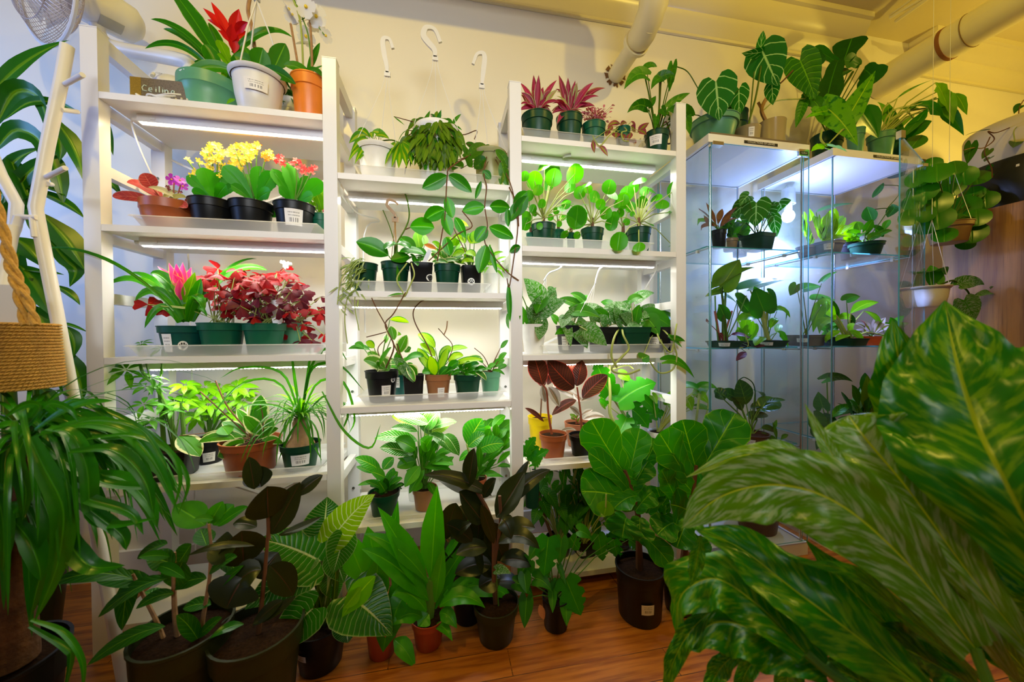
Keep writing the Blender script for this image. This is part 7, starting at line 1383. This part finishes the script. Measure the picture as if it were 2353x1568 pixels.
p.fo(MONS, 'mons', lv=[(1260, 1235, 1250, 1325, 60, 0, -.04), (1300, 1330, 1335, 1415, 66, 0, -.06), (1310, 1235, 1330, 1265, 40, 0, 0)], pet=1.5, face=.85, fold=.12)
p.fo(GR, 'heart', lv=[(1290, 1240, 1285, 1300, 34, 0, -.03), (1255, 1320, 1200, 1310, 18, 0), (1230, 1330, 1268, 1360, 34, 8, -.05), (1300, 1380, 1302, 1440, 32, 0, -.07), (1270, 1360, 1270, 1410, 22, 0, -.06), (1210, 1375, 1205, 1445, 36, 0, -.05), (1205, 1320, 1210, 1365, 32, 0, -.04), (1285, 1300, 1300, 1345, 14, 0, -.05), (1240, 1250, 1215, 1290, 34), (1330, 1220, 1360, 1240, 34), (1260, 1290, 1240, 1340, 30, 0, 0), (1280, 1340, 1262, 1380, 28, 0, -.03), (1215, 1290, 1190, 1330, 40, 0, 0), (1185, 1340, 1225, 1370, 34, 6, -.03)], pet=1.4, face=.7)
p.fo(plain('dead_leaf', (.40, .12, .03), .7), 'oval', lv=[(1240, 1390, 1250, 1425, 16, 0, -.04)], pet=0)
p.fo(MONS, 'mons', lv=[(1375, 1230, 1385, 1290, 40, 0, 0), (1410, 1240, 1420, 1285, 40, 0, 0), (1445, 1240, 1470, 1262, 40, 3, 0)], pet=1.4, Yo=.06).done()
p = FP('fiddle_leaf_fig', 'fiddle leaf fig with big pale-veined leaves in a tall black labelled pot', 1470, 1322, 1448, 108, col='black', taper=.86, lab=(.35, .3, .5, .55))
p.fo(FIDM, 'fiddle', lv=[(1430, 1080, 1358, 965, 96, -4, .0), (1445, 1095, 1470, 985, 76, 0, .03), (1470, 1090, 1510, 1010, 60, 0, .04), (1440, 1120, 1352, 1040, 56, 6, -.03), (1450, 1130, 1490, 1060, 60, 4, .0), (1455, 1150, 1335, 1130, 110, 6, -.06), (1465, 1140, 1410, 1170, 60, 8, -.08), (1460, 1175, 1500, 1130, 60, 4, -.02), (1440, 1190, 1430, 1236, 90, 8, -.05), (1470, 1190, 1470, 1245, 70, 4, -.06), (1465, 1225, 1540, 1298, 56, 8, -.06), (1490, 1180, 1510, 1120, 50, 0, .03), (1470, 1110, 1400, 1090, 50, 10, .0)], pet=0, face=.75, wave=.10, fold=.12)
p.fo(LG, 'oval', lv=[(1395, 1150, 1388, 1185, 40, -2, -.11)], pet=0, face=.9).stem([(1393, 1136, -.11), (1392, 1166, -.11)], 1.5, STEML)
p.stem([(1470, 1325), (1468, 1250), (1465, 1180), (1445, 1110), (1435, 1080)], [9, 7, 6, 5, 4], STEMB).done()
p = FP('fiddle_leaf_fig', 'second fiddle leaf fig, crumpled upright leaves, in the smaller black pot on the right', 1562, 1332, 1424, 78, col='black', taper=.8)
p.fo(FIDM, 'fiddle', lv=[(1580, 1100, 1515, 995, 96, 0, .0), (1600, 1080, 1568, 965, 90, 0, .02), (1610, 1085, 1690, 950, 100, 0, .0), (1590, 1130, 1512, 1060, 70, 6, .0), (1560, 1160, 1520, 1080, 56, 0, -.02), (1580, 1160, 1640, 1060, 80, 0, .03), (1590, 1180, 1540, 1160, 80, 4, -.04), (1560, 1200, 1510, 1230, 70, 8, -.04), (1580, 1200, 1555, 1260, 80, 6, -.06), (1600, 1170, 1640, 1130, 70, 6, .0), (1530, 1180, 1508, 1120, 50, 0, .02), (1600, 1060, 1640, 985, 80, 0, .05), (1580, 1240, 1620, 1280, 60, 8, -.04), (1535, 1150, 1500, 1180, 50, 4, .03)], pet=0, face=.8, wave=.14, fold=.14)
p.stem([(1565, 1340), (1575, 1250), (1590, 1150), (1600, 1070)], [8, 7, 6, 4], STEMB).done()

# ================================================================== FOREGROUND PLANT, LOWER RIGHT, OUT OF FOCUS
p = Pot('foreground_foliage_plant', 'huge crinkled marbled leaves very close to the lens, filling the lower right corner', 1640, 1400, 1500, 100, 0., -.86, col='terra')
p.root.location = (1.62, -.92, 0); bpy.data.objects.remove(p.pot)
for c_ in list(p.root.children): bpy.data.objects.remove(c_)
B0 = A3([1.62, -.92, 0])
m = MB(); m.lathe(B0, [(0, 0), (.10, 0), (.105, .01), (.135, .20), (.14, .205), (.14, .23), (.13, .23), (.125, .20)], 40); obj('pot', m, POTM['terra'], p.root)
m = MB(); m.lathe(B0, [(0, .212), (.127, .205)], 24); obj('soil', m, SOIL, p.root)
FY = -.80; p.Y = FY; p.s = SCL(W(1900, 1200, FY))
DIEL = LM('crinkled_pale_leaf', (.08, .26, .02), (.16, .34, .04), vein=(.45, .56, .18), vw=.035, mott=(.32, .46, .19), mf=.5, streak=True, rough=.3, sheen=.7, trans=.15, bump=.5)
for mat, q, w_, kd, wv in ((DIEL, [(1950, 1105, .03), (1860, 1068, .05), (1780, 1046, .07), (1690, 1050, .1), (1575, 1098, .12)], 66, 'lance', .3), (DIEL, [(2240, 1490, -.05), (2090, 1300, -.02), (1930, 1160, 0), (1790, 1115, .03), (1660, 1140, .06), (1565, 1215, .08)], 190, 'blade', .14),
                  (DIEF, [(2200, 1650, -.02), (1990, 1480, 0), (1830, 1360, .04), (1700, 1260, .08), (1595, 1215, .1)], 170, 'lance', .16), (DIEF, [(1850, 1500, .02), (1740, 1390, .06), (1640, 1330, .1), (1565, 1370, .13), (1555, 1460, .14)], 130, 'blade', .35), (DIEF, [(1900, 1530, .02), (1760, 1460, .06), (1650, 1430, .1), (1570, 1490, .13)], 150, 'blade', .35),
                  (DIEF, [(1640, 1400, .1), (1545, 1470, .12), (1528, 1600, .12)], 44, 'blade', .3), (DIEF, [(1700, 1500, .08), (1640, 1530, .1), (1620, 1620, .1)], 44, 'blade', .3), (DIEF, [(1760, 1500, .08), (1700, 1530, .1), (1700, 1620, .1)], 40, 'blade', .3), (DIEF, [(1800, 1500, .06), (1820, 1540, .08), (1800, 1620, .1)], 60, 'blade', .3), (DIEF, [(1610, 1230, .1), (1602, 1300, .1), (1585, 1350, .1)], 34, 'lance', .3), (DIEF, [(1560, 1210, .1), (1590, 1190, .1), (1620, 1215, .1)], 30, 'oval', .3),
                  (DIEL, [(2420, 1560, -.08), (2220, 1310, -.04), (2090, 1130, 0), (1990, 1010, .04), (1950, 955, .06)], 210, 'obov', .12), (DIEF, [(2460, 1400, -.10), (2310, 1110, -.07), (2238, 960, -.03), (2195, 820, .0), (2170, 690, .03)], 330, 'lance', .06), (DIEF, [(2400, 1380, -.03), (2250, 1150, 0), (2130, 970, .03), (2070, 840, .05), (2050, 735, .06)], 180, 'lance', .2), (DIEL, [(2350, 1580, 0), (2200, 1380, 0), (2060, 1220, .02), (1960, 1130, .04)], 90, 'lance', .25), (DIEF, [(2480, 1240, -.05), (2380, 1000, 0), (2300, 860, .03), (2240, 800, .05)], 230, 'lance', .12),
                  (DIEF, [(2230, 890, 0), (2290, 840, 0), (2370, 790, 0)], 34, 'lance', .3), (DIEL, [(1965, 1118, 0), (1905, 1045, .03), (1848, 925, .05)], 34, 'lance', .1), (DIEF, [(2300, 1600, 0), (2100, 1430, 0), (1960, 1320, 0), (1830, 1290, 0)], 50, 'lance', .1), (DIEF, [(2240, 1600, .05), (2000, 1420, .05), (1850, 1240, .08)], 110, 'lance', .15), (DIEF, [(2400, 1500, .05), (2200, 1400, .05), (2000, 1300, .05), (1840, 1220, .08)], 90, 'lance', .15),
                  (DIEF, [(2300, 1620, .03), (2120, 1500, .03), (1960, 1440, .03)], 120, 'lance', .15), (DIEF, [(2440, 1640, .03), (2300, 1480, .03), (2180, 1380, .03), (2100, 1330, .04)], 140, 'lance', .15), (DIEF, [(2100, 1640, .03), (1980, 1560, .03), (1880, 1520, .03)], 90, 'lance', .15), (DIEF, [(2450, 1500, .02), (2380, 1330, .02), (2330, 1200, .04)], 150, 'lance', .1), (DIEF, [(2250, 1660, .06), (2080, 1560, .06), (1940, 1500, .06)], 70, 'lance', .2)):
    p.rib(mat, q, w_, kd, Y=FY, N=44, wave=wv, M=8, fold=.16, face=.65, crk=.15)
st = p._mb('stems', STEMG)
for x, y, dy in ((2240, 1490, -.05), (2200, 1650, 0), (1900, 1530, .02), (2420, 1560, -.08), (2460, 1400, -.1), (2300, 1600, 0), (1850, 1500, .02), (2240, 1600, .05), (2440, 1640, .03), (2100, 1640, .03)):
    a_ = W(x, y, FY+dy); b_ = B0+A3([R2.uniform(-.05, .05), R2.uniform(-.05, .05), .21]); st.tube(smooth([b_, b_*.5+a_*.5+UP*.05, a_]), .006, 8)
p.done()
